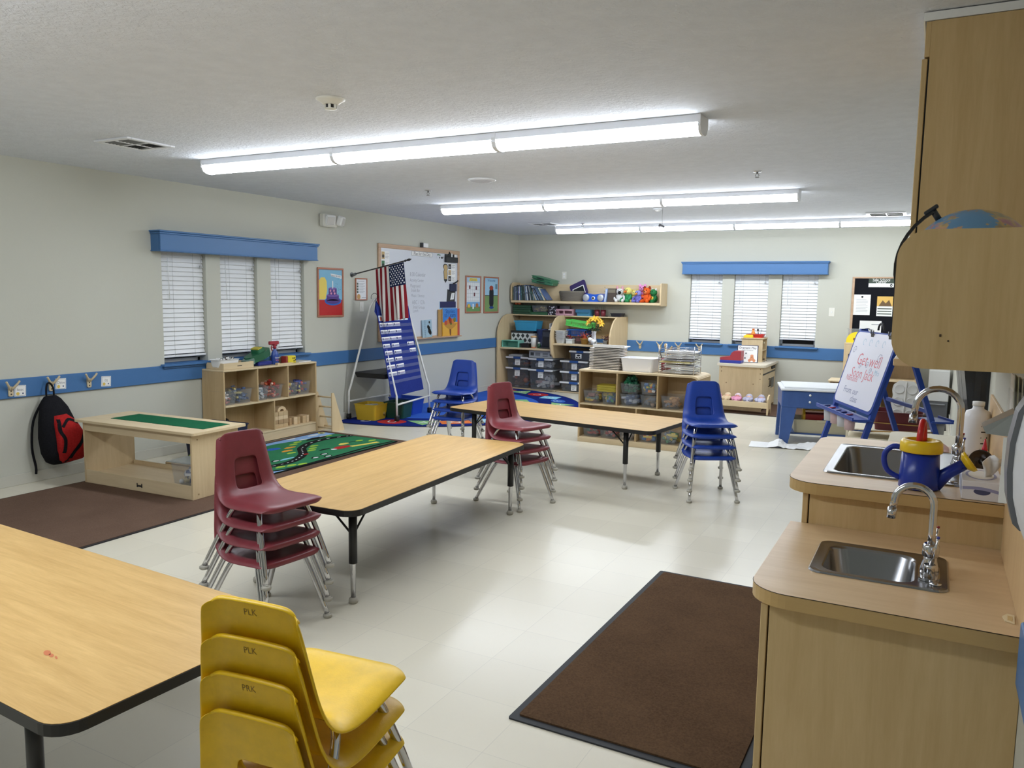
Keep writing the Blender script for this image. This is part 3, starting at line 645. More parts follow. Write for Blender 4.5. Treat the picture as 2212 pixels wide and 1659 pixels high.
for y0, y1, nm in ((-W/2+0.002, -W/2+0.017, 'front_rail'), (W/2-0.017, W/2-0.002, 'back_rail')):
    m = MB(); m.box(-L/2+0.018, L/2-0.018, y0, y1, 0.0, 0.10, b=0.002); m.obj(nm, BIRCHX, t)
m = MB(); m.box(-L/2+0.018, L/2-0.018, -W/2+0.002, -W/2+0.017, H-0.085, H-0.018); m.obj('apron', BIRCHX, t)
m = MB(); m.box(-L/2+0.018, L/2-0.018, -W/2+0.017, W/2-0.017, 0.055, 0.07); m.obj('bottom_shelf', BIRCHX, t)
m = MB(); m.box(0.0, 0.055, -W/2-0.001, -W/2+0.002, 0.035, 0.042); m.box(0.0, 0.007, -W/2-0.001, -W/2+0.002, 0.03, 0.06); m.box(0.048, 0.055, -W/2-0.001, -W/2+0.002, 0.03, 0.06); m.box(0.0, 0.055, -W/2-0.001, -W/2+0.002, 0.044, 0.048); m.obj('badge', DARK, t, 'dark printed badge')
PT = t.matrix_world.copy()

# ------------------------------------------------------------------ tubs with contents
TOYC = [(200, 50, 40), (230, 180, 50), (40, 90, 170), (60, 140, 80), (230, 120, 50), (235, 232, 220), (120, 80, 150)]
def tub_mesh(m, w_, d_, h_, tp=0.86, r=0.025, th=0.003):
    rows = []
    for z, k, ins in ((0, tp, 0), (h_*0.97, 1.0, 0), (h_*0.97, 1.0, -0.008), (h_, 1.0, -0.008), (h_, 1.0, th), (th*1.5, tp, th)):
        rows.append((rrect(-w_*k/2+ins, w_*k/2-ins, -d_*k/2+ins, d_*k/2-ins, max(0.004, r-ins), 3), z))
    n = len(rows[0][0]); o = [(x, y, z) for P, z in rows for x, y in P]; N = len(rows)
    m.add(o, [(i*n+j, i*n+(j+1) % n, (i+1)*n+(j+1) % n, (i+1)*n+j) for i in range(N-1) for j in range(n)]+[tuple(range(n-1, -1, -1)), tuple((N-1)*n+j for j in range(n))])
def heap(w_, d_, z0, h_, cols, n, size, shape='box', rs=0):
    rn = random.Random(rs); m = MB()
    for i in range(n):
        s_ = size*rn.uniform(0.7, 1.25); x = rn.uniform(-w_/2+size, w_/2-size); y = rn.uniform(-d_/2+size, d_/2-size); z = z0+size*0.5+rn.random()**1.3*h_*(1-0.5*(abs(x)/(w_/2))**2)
        k = rn.randrange(len(cols)); m.T = Matrix.Translation((x, y, z)) @ Matrix.Rotation(rn.uniform(0, 6.3), 4, 'Z') @ Matrix.Rotation(rn.uniform(-0.8, 0.8), 4, 'X')
        sh_ = shape if shape != 'mix' else rn.choice(['box', 'ball', 'bar'])
        if sh_ == 'box': m.box(-s_/2, s_/2, -s_/2, s_/2, -s_/3, s_/3, k)
        elif sh_ == 'bar': m.box(-s_*1.2, s_*1.2, -s_/3, s_/3, -s_/4, s_/4, k)
        else: m.ball((0, 0, 0), s_*0.55, k, 8, 5)
    m.T = Matrix(); return m
def tub(name, lab, M, w_, d_, h_, mt, cols=None, n=40, size=0.03, fill=0.7, shape='mix', tp=0.86, group=None, toys=None, rs=1, over=0.0, toylab=None):
    t = thing(name, lab, 'tub', M=M, group=group)
    m = MB(); tub_mesh(m, w_, d_, h_, tp); m.obj('tub', mt, t)
    if cols:
        hp = heap(w_*0.88, d_*0.88, 0.006, h_*fill+over, cols, n, size, shape, rs)
        o = hp.obj(toys or 'toy_pieces', [mat(c, 0.45) for c in cols]); o.matrix_world = M; tag(o, toylab or ('small loose toy pieces filling the '+lab), 'toys', None, 'stuff')
    return t
def LT(M, x, y, z, rz=0): return M @ Matrix.Translation((x, y, z)) @ Matrix.Rotation(rz, 4, 'Z')
tub('clear_tub', 'clear plastic tub at the right end inside the play table', LT(PT, 0.43, -0.06, 0.0705), 0.24, 0.27, 0.19, CLEAR, [(205, 206, 208), (110, 120, 150), (190, 176, 140), (60, 70, 110), (226, 226, 226)], 60, 0.04, 0.45, rs=3, toylab='loose grey and cream toy pieces in the tub inside the play table')
# wooden tray lying behind the play table shelf, navy tote against the wall
m = MB(); m.box(-0.30, 0.30, -0.14, 0.14, 0, 0.012); 
for q in ((-0.30, 0.30, -0.14, -0.128), (-0.30, 0.30, 0.128, 0.14), (-0.30, -0.288, -0.128, 0.128), (0.288, 0.30, -0.128, 0.128)): m.box(*q, 0.012, 0.07, b=0.002)
t = thing('wooden_tray', 'shallow wooden tray with a clear lid on the floor behind the play table', 'tray', (-5.20, 4.48, 0.0172), 0.05); m.obj('tray_box', BIRCHX, t)
m = MB(); m.box(-0.296, 0.296, -0.136, 0.136, 0.0705, 0.076); m.obj('lid', clearplastic('tray_lid', (190, 196, 190), 0.6, 0.15), t)
t = thing('storage_crate', 'navy storage crate with a white label, under the window behind the play table', 'crate', (-5.50, 4.86, 0.0172), 0.1)
m = MB(); tub_mesh(m, 0.44, 0.34, 0.31, 0.88, 0.03); m.obj('crate_body', mat((26, 32, 66), 0.5), t)
m = MB(); m.box(-0.13, 0.17, -0.1745, -0.171, 0.17, 0.29); o = m.obj('label', PAPER, t, 'white printed label')
m = MB(); m.T = Matrix(((1, 0, 0, 0), (0, 0, 1, -0.1752), (0, 1, 0, 0), (0, 0, 0, 1))); m.text('Bristle', 0.07, 0.02, 0.255, 0, 0); m.text('Blocks', 0.04, 0.02, 0.202, 0, 1); m.obj('lettering', [mat((170, 40, 44), 0.6), mat((40, 40, 90), 0.6)], t, recalc=False)
for s_ in (-0.12, 0.12):
    m = MB(); m.tube([(s_, -0.165, 0.03), (s_, -0.178, 0.03)], 0.03, 12); m.obj('wheel', mat((160, 190, 60), 0.5), t)

# ------------------------------------------------------------------ wooden cubby shelf under the left windows
t = thing('cubby_shelf', 'wooden cubby shelf with three upper cubbies under the left windows', 'shelf', M=Matrix.Translation((XL+0.008, 5.19, 0.0092)) @ Matrix(((0, 1, 0, 0), (1, 0, 0, 0), (0, 0, -1, 0), (0, 0, 0, 1))) @ Matrix.Rotation(PI, 4, 'X') if False else Matrix(((0, -1, 0, XL+0.30), (1, 0, 0, 5.19), (0, 0, 1, 0.0092), (0, 0, 0, 1))))
L, D, H = 1.255, 0.285, 0.745
def shelf_box(name, x0, x1, z0, z1, y0=0.0, y1=D, mt=BIRCHD, b=0.002): m = MB(); m.box(x0, x1, y0, y1, z0, z1, b=b); return m.obj(name, mt, t)
shelf_box('side_panel', 0, 0.018, 0, H-0.018); shelf_box('side_panel', L-0.018, L, 0, H-0.018); shelf_box('top_panel', 0, L, H-0.018, H, -0.004, D, BIRCHX, 0.006)
shelf_box('back_panel', 0.018, L-0.018, 0.06, H-0.018, D-0.008, D); shelf_box('shelf_board', 0.018, L-0.018, 0.392, 0.41, 0, D-0.008, BIRCHX); shelf_box('bottom_board', 0.018, L-0.018, 0.085, 0.102, 0, D-0.008, BIRCHX)
shelf_box('kick_board', 0.0, L, 0.0, 0.085, 0.004, 0.02, BIRCHX)
for x in (0.425, 0.835): shelf_box('divider', x-0.008, x+0.008, 0.41, H-0.018, 0, D-0.008)
shelf_box('divider', 0.632, 0.648, 0.102, 0.392, 0, D-0.008)
CS = t.matrix_world.copy()
for x, nm, cols, rs, ov in ((0.095, 'near tub of the left cubby', [(216, 200, 190), (190, 120, 110), (235, 235, 232)], 11, 0), (0.285, 'far tub of the left cubby', [(40, 60, 110), (90, 120, 170), (226, 214, 150), (60, 80, 120)], 12, 0.03), (0.505, 'near tub of the middle cubby', [(200, 204, 210), (150, 160, 176), (232, 232, 234)], 13, 0), (0.695, 'far tub of the middle cubby', [(186, 60, 40), (220, 110, 70), (150, 40, 34), (230, 190, 170)], 14, 0.06), (0.915, 'near tub of the right cubby', [(60, 76, 150), (220, 190, 90), (200, 80, 70), (236, 230, 220)], 15, 0.02), (1.10, 'far tub of the right cubby', [(52, 60, 130), (236, 220, 130), (190, 70, 60), (70, 84, 150)], 16, 0.02)):
    tub('clear_tub', 'clear plastic tub of toys, '+nm+' in the wooden shelf', LT(CS, x, 0.13, 0.4105), 0.178, 0.235, 0.135, CLEAR, cols, 55, 0.026, 0.75, rs=rs, over=ov, group='clear tubs in the wooden cubby shelf', toylab='loose toy pieces in the '+nm)
# wooden blocks, one object each
BLW = [wood('block_wood_%d' % i, c, tint(c, 1.12), 'X', 1.5, 0.6) for i, c in enumerate([(186, 160, 122), (206, 182, 146), (168, 140, 104)])]
m = MB(); m.box(0, 0.066, 0, 0.14, 0, 0.04, b=0.002); BLK = [m.mesh('block', q) for q in BLW]
nb = 0
for r in range(4):
    for c in range(3):
        M = LT(CS, 0.655+c*0.069+random.uniform(0, 0.002), 0.03+random.uniform(0, 0.008), 0.1025+r*0.0405)
        o = link('wooden_block', BLK[(r*2+c*3) % 3], M=M); nb += 1
        tag(o, 'wooden block, %s in row %s up of the neat stack in the lower cubby' % (['left', 'middle', 'right'][c], ['one', 'two', 'three', 'four'][r]), 'block', 'wooden blocks in the lower right cubby')
m = MB(); m.box(0, 0.045, 0, 0.10, 0, 0.075, b=0.002); TB = [m.mesh('block', q) for q in BLW]
for (x, y, z, a), lab in (((0.90, 0.05, 0.1025, 0.3), 'leaning against the right of the stack'), ((0.97, 0.06, 0.1025, -0.2), 'upright beside the neat stack'), ((1.02, 0.04, 0.1025, 0.4), 'second upright from the right of the cubby'), ((1.09, 0.05, 0.1025, -0.1), 'upright second from the side panel'), ((1.15, 0.05, 0.1025, 0.15), 'upright nearest the side panel'), ((0.93, 0.12, 0.179, 0.7), 'lying on top of the loose ones')):
    o = link('wooden_block', TB[random.randrange(3)], M=LT(CS, x, y, z, a)); tag(o, 'tall wooden block '+lab+' in the lower cubby', 'block', 'wooden blocks in the lower right cubby')
m = MB(); pts = [(0.06*math.cos(PI*i/10), 0.05*math.sin(PI*i/10)) for i in range(11)]; pts += [(0.028*math.cos(PI*(10-i)/10), 0.022*math.sin(PI*(10-i)/10)) for i in range(11)]; m.prism(pts, 0, 0.07); m.V = [Vector((v.x, v.z, v.y)) for v in m.V]
o = link('wooden_block', m.mesh('block', BLW[1]), M=LT(CS, 0.80, 0.06, 0.265)); tag(o, 'arch shaped wooden block on top of the neat stack', 'block', 'wooden blocks in the lower right cubby')
t = thing('mirror_ball', 'black and chrome toy ball in the lower left cubby', 'toy', M=LT(CS, 0.07, 0.06, 0.1025))
m = MB(); m.ball((0.03, 0.05, 0.13), 0.05, 0, 14, 10); m.obj('black_ball', mat((20, 20, 24), 0.15), t); m = MB(); m.ball((0.0, 0.04, 0.105), 0.022, 0, 10, 8); m.ball((0.03, 0.02, 0.10), 0.02, 0, 10, 8); m.obj('chrome_ball', CHROME, t); m = MB(); m.lathe([(0.05, 0), (0.05, 0.02), (0.02, 0.04), (0.018, 0.09)], 12, c=(0.03, 0.05, 0)); m.obj('stand', DARK, t)
# things on top of the cubby shelf
H += 0.0004
t = thing('wooden_box', 'shallow wooden box of toys on the near end of the wooden cubby shelf', 'box', M=LT(CS, 0.20, 0.14, H))
for q, nm in (((-0.17, 0.20, -0.115, -0.105), 'side_board'), ((-0.17, 0.20, 0.105, 0.115), 'side_board'), ((-0.17, -0.16, -0.105, 0.105), 'end_board'), ((0.19, 0.20, -0.105, 0.105), 'end_board')):
    m = MB(); m.box(*q, 0, 0.06, b=0.002); o = m.obj(nm, BIRCHX, t)
    if nm == 'end_board' and q[0] < 0: m = MB(); m.T = Matrix(((0, 0, 1, -0.1705), (1, 0, 0, 0), (0, 1, 0, 0.022), (0, 0, 0, 1))); m.poly([(0.03*math.cos(PI*i/8), 0.024*math.sin(PI*i/8)) for i in range(9)]); m.obj('hand_hole', mat((30, 24, 18), 0.8), o, recalc=False)
m = MB(); m.box(-0.16, 0.19, -0.105, 0.105, 0, 0.006); m.obj('box_floor', BIRCHX, t)
m = MB(); m.box(-0.005, 0.05, -0.1165, -0.115, 0.026, 0.032); m.obj('badge', DARK, t)
t = thing('toy_tray', 'white toy tray with small black pieces standing out of the wooden box', 'toy', M=LT(CS, 0.14, 0.13, H+0.006))
m = MB(); tub_mesh(m, 0.24, 0.15, 0.085, 0.9, 0.03); m.obj('tray', WHITE, t); hp = heap(0.2, 0.12, 0.06, 0.03, [(30, 30, 32), (200, 200, 200), (120, 90, 70)], 18, 0.022, 'box', 5); hp.obj('small_pieces', [BLACK, WHITE, mat((120, 90, 70), 0.5)], t, kind='stuff')
t = thing('toy_dustpan', 'green plastic toy vehicle lying on the wooden cubby shelf', 'toy', M=LT(CS, 0.56, 0.13, H, 0.1))
m = MB(); m.T = Matrix.Translation((0, 0, 0.016)) @ Matrix.Rotation(-0.28, 4, 'Y'); m.prism([(-0.16, 0.0), (-0.13, 0.045), (0.03, 0.075), (0.12, 0.07), (0.17, 0.035), (0.165, -0.035), (0.12, -0.06), (0.03, -0.075), (-0.13, -0.04)], 0.045, 0.115); m.T = Matrix(); m.obj('hull', mat((30, 92, 62), 0.4), t)
m = MB(); m.T = Matrix.Translation((0, 0, 0.016)) @ Matrix.Rotation(-0.28, 4, 'Y'); m.prism(rrect(-0.02, 0.09, -0.05, 0.05, 0.02), 0.115, 0.15); m.T = Matrix(); m.obj('cab', mat((38, 104, 70), 0.4), t)
m = MB(); m.T = Matrix.Translation((0, 0, 0.016)) @ Matrix.Rotation(-0.28, 4, 'Y'); m.prism([(-0.19, 0.03), (-0.10, 0.055), (-0.10, -0.055), (-0.19, -0.03)], 0.04, 0.10); m.T = Matrix(); m.obj('front_scoop', mat((110, 136, 128), 0.4), t, 'grey front scoop'); m = MB(); m.T = Matrix.Translation((0, 0, 0.016)) @ Matrix.Rotation(-0.28, 4, 'Y'); m.box(-0.01, 0.05, -0.045, 0.045, 0.151, 0.162); m.T = Matrix(); m.obj('roof_sticker', mat((196, 180, 60), 0.5), t)
m = MB(); m.box(-0.06, 0.14, -0.06, 0.06, 0, 0.04, b=0.01); m.obj('base', mat((30, 44, 130), 0.4), t, 'blue base')
t = thing('spray_bottle', 'blue spray bottle with a red trigger head on the wooden cubby shelf', 'bottle', M=LT(CS, 0.755, 0.10, H))
m = MB(); m.lathe([(0.040, 0), (0.043, 0.01), (0.043, 0.09), (0.036, 0.12), (0.016, 0.15), (0.014, 0.165)], 16, sy=0.75); m.obj('bottle', mat((44, 74, 150), 0.25), t)
m = MB(); m.rect(-0.025, 0.025, 0.03, 0.075); m.T = Matrix(((1, 0, 0, 0), (0, 0, 1, -0.0335), (0, 1, 0, 0), (0, 0, 0, 1))); m.text('Cleaner', 0.02, 0, 0.068, 0, 1); m.text('Spray', 0.02, 0, 0.045, 0, 2); m.V = m.V[4:]; m.F = [[i-4 for i in f] for f in m.F[1:]]; m.M = m.M[1:]; m.S = m.S[1:]; m.obj('lettering', [WHITE, WHITE, mat((230, 120, 120), 0.5)], t, recalc=False)
m = MB(); m.lathe([(0.018, 0.16), (0.018, 0.185)], 12); m.box(-0.075, 0.05, -0.016, 0.016, 0.20, 0.235, b=0.006); m.box(-0.014, 0.02, -0.012, 0.012, 0.183, 0.205); m.tube([(-0.03, 0, 0.205), (-0.045, 0, 0.17), (-0.035, 0, 0.14)], 0.006, 6); m.obj('trigger_head', mat((160, 40, 54), 0.4), t)
m = MB(); m.box(0.0, 0.045, -0.012, 0.012, 0.15, 0.20, b=0.008); m.obj('neck_cover', mat((196, 196, 200), 0.4), t)
t = thing('toy_bus', 'yellow box-shaped toy with black dots beside the spray bottle', 'toy', M=LT(CS, 0.96, 0.10, H))
m = MB(); m.box(-0.055, 0.06, -0.035, 0.035, 0, 0.075, b=0.006); m.obj('toy_body', mat((226, 206, 44), 0.45), t)
m = MB(); m.box(-0.085, -0.0555, -0.035, 0.035, 0, 0.075, b=0.004); m.obj('front_block', mat((150, 50, 44), 0.45), t, 'red front block')
m = MB()
for x, z in ((0.015, 0.05), (0.04, 0.05), (0.03, 0.022), (0.05, 0.03)): m.tube([(x, -0.0345, z), (x, -0.0365, z)], 0.008, 8)
m.obj('dot', BLACK, t)
t = thing('small_box', 'brown cardboard box behind the yellow toy on the cubby shelf', 'box', M=LT(CS, 0.88, 0.17, H)); m = MB(); m.box(-0.07, 0.05, -0.03, 0.05, 0, 0.06, b=0.002); m.obj('carton', mat((120, 104, 78), 0.7), t); m = MB(); m.box(-0.07, 0.05, -0.001, 0.021, 0.06, 0.0615); m.obj('tape', mat((170, 150, 110), 0.4), t)
t = thing('wooden_board', 'thin wooden board lying under the spray bottle on the cubby shelf edge', 'board', M=LT(CS, 0.73, 0.01, H)); t.matrix_world = LT(CS, 0.60, 0.055, H); m = MB(); m.box(0.10, 0.32, -0.05, -0.012, 0, 0.012, b=0.002); m.obj('plank', BIRCHX, t); m = MB(); m.box(0.10, 0.13, -0.05, -0.012, 0.012, 0.02, b=0.001); m.obj('end_strip', BIRCHX, t)
t = thing('picture_book', 'thin pale book lying flat on the far end of the wooden cubby shelf', 'book', M=LT(CS, 1.12, 0.12, H, 0.1))
m = MB(); m.box(-0.10, 0.10, -0.08, 0.08, 0, 0.009, b=0.001); m.obj('pages', PAPER, t); m = MB(); m.box(-0.102, 0.102, -0.082, 0.082, 0.009, 0.011); m.obj('cover', mat((196, 196, 190), 0.4), t)
# wooden triangle rack leaning at the end of the shelf
t = thing('triangle_rack', 'small wooden triangle rack with dowels beside the wooden cubby shelf', 'rack', (-5.80, 6.50, 0.0), 0.0)
for x in (-0.02, 0.20):
    m = MB(); m.prism([(0.0, 0.0), (0.20, 0.0), (0.03, 0.42), (0.0, 0.42)], 0, 0.014); m.V = [Vector((x-v.z+0.0, v.x, v.y)) for v in m.V]; m.obj('side_board', BIRCH, t)
for yy, zz in ((0.03, 0.37), (0.05, 0.26), (0.06, 0.15), (0.13, 0.035), (0.03, 0.035)):
    m = MB(); m.tube([(-0.03, yy, zz), (0.19, yy, zz)], 0.009, 8); m.obj('dowel', BIRCHX, t)
# ------------------------------------------------------------------ fittings on the left wall
def plate(lab, M, kind='switch', w_=0.075, h_=0.118):
    t = thing('wall_switch' if kind == 'switch' else 'wall_outlet', lab, kind, M=M)
    m = MB(); m.box(-w_/2, w_/2, -h_/2, h_/2, 0, 0.006, b=0.003); m.obj('cover_plate', OFFW, t)
    m = MB()
    if kind == 'switch': m.box(-0.006, 0.006, -0.014, 0.014, 0.006, 0.013, b=0.003)
    else: m.box(-0.016, 0.016, 0.006, 0.036, 0.006, 0.009, b=0.004); m.box(-0.016, 0.016, -0.036, -0.006, 0.006, 0.009, b=0.004)
    m.obj('toggle' if kind == 'switch' else 'socket', WHITE, t); return t
plate('ivory light switch on the left wall below the framed list', LW(7.575, 1.316, 0.0002))
plate('ivory light switch on the back wall left of the black notice board', BW(-1.243, 1.318, 0.0002))
plate('white wall outlet high on the back wall above the book shelf', BW(-5.23, 1.80, 0.0002), 'outlet')
t = thing('emergency_light', 'white twin-head emergency light high on the left wall above the cake poster', 'emergency light', M=LW(6.98, 2.28, 0.0002))
m = MB(); m.box(-0.13, 0.10, -0.075, 0.065, 0, 0.07, b=0.012); m.obj('housing', OFFW, t)
for s_, x in ((-1, -0.055), (1, 0.13)):
    m = MB(); m.T = Matrix.Translation((x, 0.0, 0.085)) @ Matrix.Rotation(0.35*s_, 4, 'Y') @ Matrix.Rotation(0.3, 4, 'X'); m.box(-0.06, 0.06, -0.055, 0.055, -0.03, 0.035, b=0.014); h_ = m.obj('lamp_head', WHITE, t)
    m = MB(); m.T = Matrix.Translation((x, 0.0, 0.085)) @ Matrix.Rotation(0.35*s_, 4, 'Y') @ Matrix.Rotation(0.3, 4, 'X'); m.box(-0.045, 0.045, -0.04, 0.04, 0.0355, 0.038, b=0.003); m.obj('lamp_glass', mat((206, 204, 200), 0.2), h_)
def framed(lab, y0, y1, z0, z1, fc, draw, cols, name='framed_poster', fw_=0.022):
    W, H = y1-y0, z1-z0; t = thing(name, lab, 'poster', M=LW((y0+y1)/2, (z0+z1)/2, 0.0004))
    for q in ((-W/2, W/2, -H/2, -H/2+fw_), (-W/2, W/2, H/2-fw_, H/2), (-W/2, -W/2+fw_, -H/2+fw_, H/2-fw_), (W/2-fw_, W/2, -H/2+fw_, H/2-fw_)):
        m = MB(); m.box(*q, 0, 0.018, b=0.004); m.obj('frame_rail', fc, t)
    m = MB(); m.box(-W/2+fw_*0.8, W/2-fw_*0.8, -H/2+fw_*0.8, H/2-fw_*0.8, 0.002, 0.008); m.obj('backing', mat(cols[0], 0.6), t)
    m = MB(); draw(m, W/2-fw_, H/2-fw_); m.obj('print', [mat(c, 0.5) for c in cols], t, recalc=False); return t
FR = wood('poster_frame_wood', (168, 108, 84), (186, 128, 104), 'X', 1, 0.5)
def cake(m, w_, h_):
    z = 0.0085; m.rect(-w_, w_, -h_, -h_*0.32, z, 1)
    m.poly([(-w_, -h_*0.3), (-w_*0.45, -h_*0.3), (-w_*0.30, h_*0.1), (-w_*0.34, h_*0.5), (-w_*0.5, h_*0.66), (-w_*0.8, h_*0.66), (-w_, h_*0.5)], z+0.0002, 2)
    m.disc(0.04, -h_*0.38, w_*0.72, z+0.0004, 3, 22, h_*0.19); m.disc(0.04, -h_*0.36, w_*0.6, z+0.0005, 4, 22, h_*0.14)
    m.poly([(-w_*0.35, -h_*0.36), (w_*0.70, -h_*0.36), (w_*0.70, -h_*0.12), (-w_*0.35, -h_*0.12)], z+0.0006, 4); m.disc(w_*0.175, -h_*0.12, w_*0.525, z+0.0007, 5, 18, h_*0.07); m.disc(w_*0.175, -h_*0.37, w_*0.525, z+0.0006, 4, 18, h_*0.07)
    m.rect(-w_*0.18, w_*0.52, -h_*0.12, h_*0.18, z+0.0008, 4); m.disc(w_*0.17, h_*0.18, w_*0.35, z+0.0009, 5, 16, h_*0.05)
    for x in (-0.02, 0.28): m.disc(w_*x, h_*0.08, w_*0.07, z+0.001, 6, 8); m.disc(w_*(x+0.06), -h_*0.04, w_*0.07, z+0.001, 6, 8)
    m.rect(w_*0.13, w_*0.21, h_*0.18, h_*0.52, z+0.001, 7)
    m.poly([(w_*0.0, h_*0.84), (w_*0.95, h_*0.76), (w_*0.95, h_*0.62), (w_*0.05, h_*0.72)], z+0.001, 7); m.text('Happy Birthday', 0.026, w_*0.47, h_*0.735, z+0.0014, 8, -0.07)
    for i in range(14): m.disc(w_*random.uniform(0.1, 0.9), h_*random.uniform(-0.1, 0.6), 0.004, z+0.0009, 8, 5)
framed('framed poster of a purple birthday cake on a red table beside the left windows', 6.80, 7.238, 1.205, 1.758, FR, cake, [(128, 184, 214), (186, 38, 38), (232, 208, 100), (30, 96, 186), (84, 56, 130), (120, 92, 168), (222, 150, 180), (236, 238, 240), (40, 50, 90)])
def lst(m, w_, h_):
    z = 0.0085
    for i in range(4):
        yy = h_*(0.55-0.28*i); m.rect(-w_*0.85, -w_*0.55, yy-0.012, yy+0.012, z, 1)
        for j in range(2): m.rect(-w_*0.4, w_*(0.7-0.3*j), yy+0.004-j*0.012, yy+0.008-j*0.012, z, 2)
    m.rect(-w_*0.8, w_*0.6, h_*0.78, h_*0.83, z, 2); m.disc(-w_*0.5, -h_*0.75, w_*0.35, z, 3, 10); m.rect(w_*0.1, w_*0.9, -h_*0.85, -h_*0.81, z, 2)
framed('small framed white list on the left wall above the light switch', 7.455, 7.672, 1.395, 1.655, FR, lst, [(226, 228, 230), (70, 84, 70), (150, 152, 158), (196, 150, 90)], fw_=0.012)
def calendar(m, w_, h_):
    z = 0.0085; m.rect(-w_, w_, -h_, -h_*0.45, z, 1); m.rect(-w_, w_, -h_, -h_*0.72, z+0.0002, 2); m.rect(-w_*0.92, w_*0.92, -h_*0.42, h_*0.72, z+0.0002, 3); m.poly([(-w_*0.6, h_*0.78), (w_*0.6, h_*0.78), (w_*0.5, h_*0.95), (-w_*0.5, h_*0.95)], z+0.0002, 4)
    m.text('Calendar', 0.045, 0, h_*0.86, z+0.0004, 6)
    for i in range(6): yy = h_*(0.70-0.215*i); m.rect(-w_*0.92, w_*0.92, yy-0.0012, yy+0.0012, z+0.0004, 6)
    for i in range(8): xx = w_*(-0.92+0.263*i); m.rect(xx-0.001, xx+0.001, -h_*0.40, h_*0.72, z+0.0004, 6)
    for x, y in ((-0.52, 0.42), (0.42, 0.38), (0.16, 0.0)): m.rect(w_*x-0.02, w_*x+0.02, h_*y-0.026, h_*y+0.026, z+0.0006, 5)
    m.disc(-w_*0.62, -h_*0.68, w_*0.25, z+0.0006, 7, 12, h_*0.13); m.disc(-w_*0.6, -h_*0.66, w_*0.13, z+0.0008, 4, 10); m.rect(-w_*0.1, w_*0.1, -h_*0.85, -h_*0.55, z+0.0006, 3); m.poly([(w_*0.35, -h_*0.78), (w_*0.75, -h_*0.78), (w_*0.75, -h_*0.6), (w_*0.55, -h_*0.48), (w_*0.35, -h_*0.6)], z+0.0006, 7)
framed('framed calendar poster, left of the two posters by the room corner', 9.945, 10.39, 1.208, 1.752, FR, calendar, [(170, 200, 224), (120, 170, 214), (104, 146, 92), (226, 230, 232), (226, 206, 84), (110, 60, 70), (130, 134, 140), (176, 116, 70)])
def bear(m, w_, h_):
    z = 0.0085; m.rect(-w_, w_, -h_, -h_*0.05, z, 1); m.rect(-w_, w_, -h_*0.05, -h_*0.02, z+0.0002, 2); m.text('Welcome', 0.06, 0, h_*0.86, z+0.0003, 5)
    m.poly(rrect(-w_*0.3, w_*0.36, -h_*0.72, h_*0.42, 0.06), z+0.0004, 2); m.disc(0, h_*0.42, w_*0.3, z+0.0006, 3, 14, h_*0.14); m.disc(w_*0.05, -h_*0.76, w_*0.36, z+0.0006, 4, 12, h_*0.08); m.rect(w_*0.6, w_*0.92, h_*0.36, h_*0.66, z+0.0004, 6)
framed('framed poster of a dark figure on grass, right poster by the room corner', 10.48, 10.935, 1.20, 1.752, FR, bear, [(160, 200, 226), (124, 156, 100), (38, 40, 48), (166, 72, 56), (44, 72, 140), (70, 110, 160), (100, 140, 160)])
# ------------------------------------------------------------------ whiteboard and what hangs on it
WY0, WY1, WZA, WZB = 7.885, 9.76, 0.885, 2.088
t = thing('whiteboard', 'white marker board with oak frame and handwriting on the left wall behind the flag', 'whiteboard', M=LW((WY0+WY1)/2, (WZA+WZB)/2, 0.0004))
W, H = (WY1-WY0)/2, (WZB-WZA)/2
for q in ((-W, W, H-0.052, H), (-W, W, -H, -H+0.03), (-W, -W+0.05, -H+0.03, H-0.052), (W-0.05, W, -H+0.03, H-0.052)): m = MB(); m.box(*q, 0, 0.022, b=0.004); m.obj('frame_rail', OAKE, t)
m = MB(); m.box(-W+0.045, W-0.045, -H+0.025, H-0.047, 0.002, 0.012); m.obj('board', mat((214, 218, 226), 0.25), t)
m = MB(); m.box(-W+0.01, W-0.01, -H-0.004, -H+0.012, 0.0, 0.075, b=0.004); m.obj('tray', OAKE, t)
m = MB(); z = 0.0125; hw = [('8:30 Calendar', 0.075), ('Activity Center', 0.06), ('Playground', 0.06), ('Snack Bar', 0.06), ('Music / Stories', 0.06), ('ABC / 123s', 0.075), ('Small Groups', 0.06), ('Lunch', 0.06)]
for (s_, sz), zz, x in zip(hw, (1.728, 1.655, 1.582, 1.525, 1.455, 1.365, 1.305, 1.255), (8.55, 8.55, 8.56, 8.58, 8.58, 8.6, 8.62, 8.62)): m.text(s_, sz, x-(WY0+WY1)/2, zz-(WZA+WZB)/2, z, 0, random.uniform(-0.02, 0.02), 'LEFT', -0.006, 0.85)
m.obj('handwriting', mat((150, 152, 162), 0.6), t, 'grey handwriting', recalc=False)
WBZ = 0.0126
def wb(name, lab, cat, y0, y1, z0, z1, mats, draw=None, th=0.002, body=0, group=None, rot=0.0, part='card'):
    w_, h_ = (y1-y0)/2, (z1-z0)/2
    t = thing(name, lab, cat, M=LW((y0+y1)/2, (z0+z1)/2, WBZ+0.0004) @ Matrix.Rotation(rot, 4, 'Z'), group=group)
    m = MB(); m.box(-w_, w_, -h_, h_, 0, th, b=min(th*0.3, 0.003)); m.obj(part, mats[body], t)
    if draw: m = MB(); draw(m, w_, h_, th+0.0006); m.obj('print', mats, t, recalc=False)
    return t
GT = mat((150, 150, 156), 0.6); TAN = mat((196, 168, 116), 0.6); GRN = mat((70, 120, 84), 0.6)
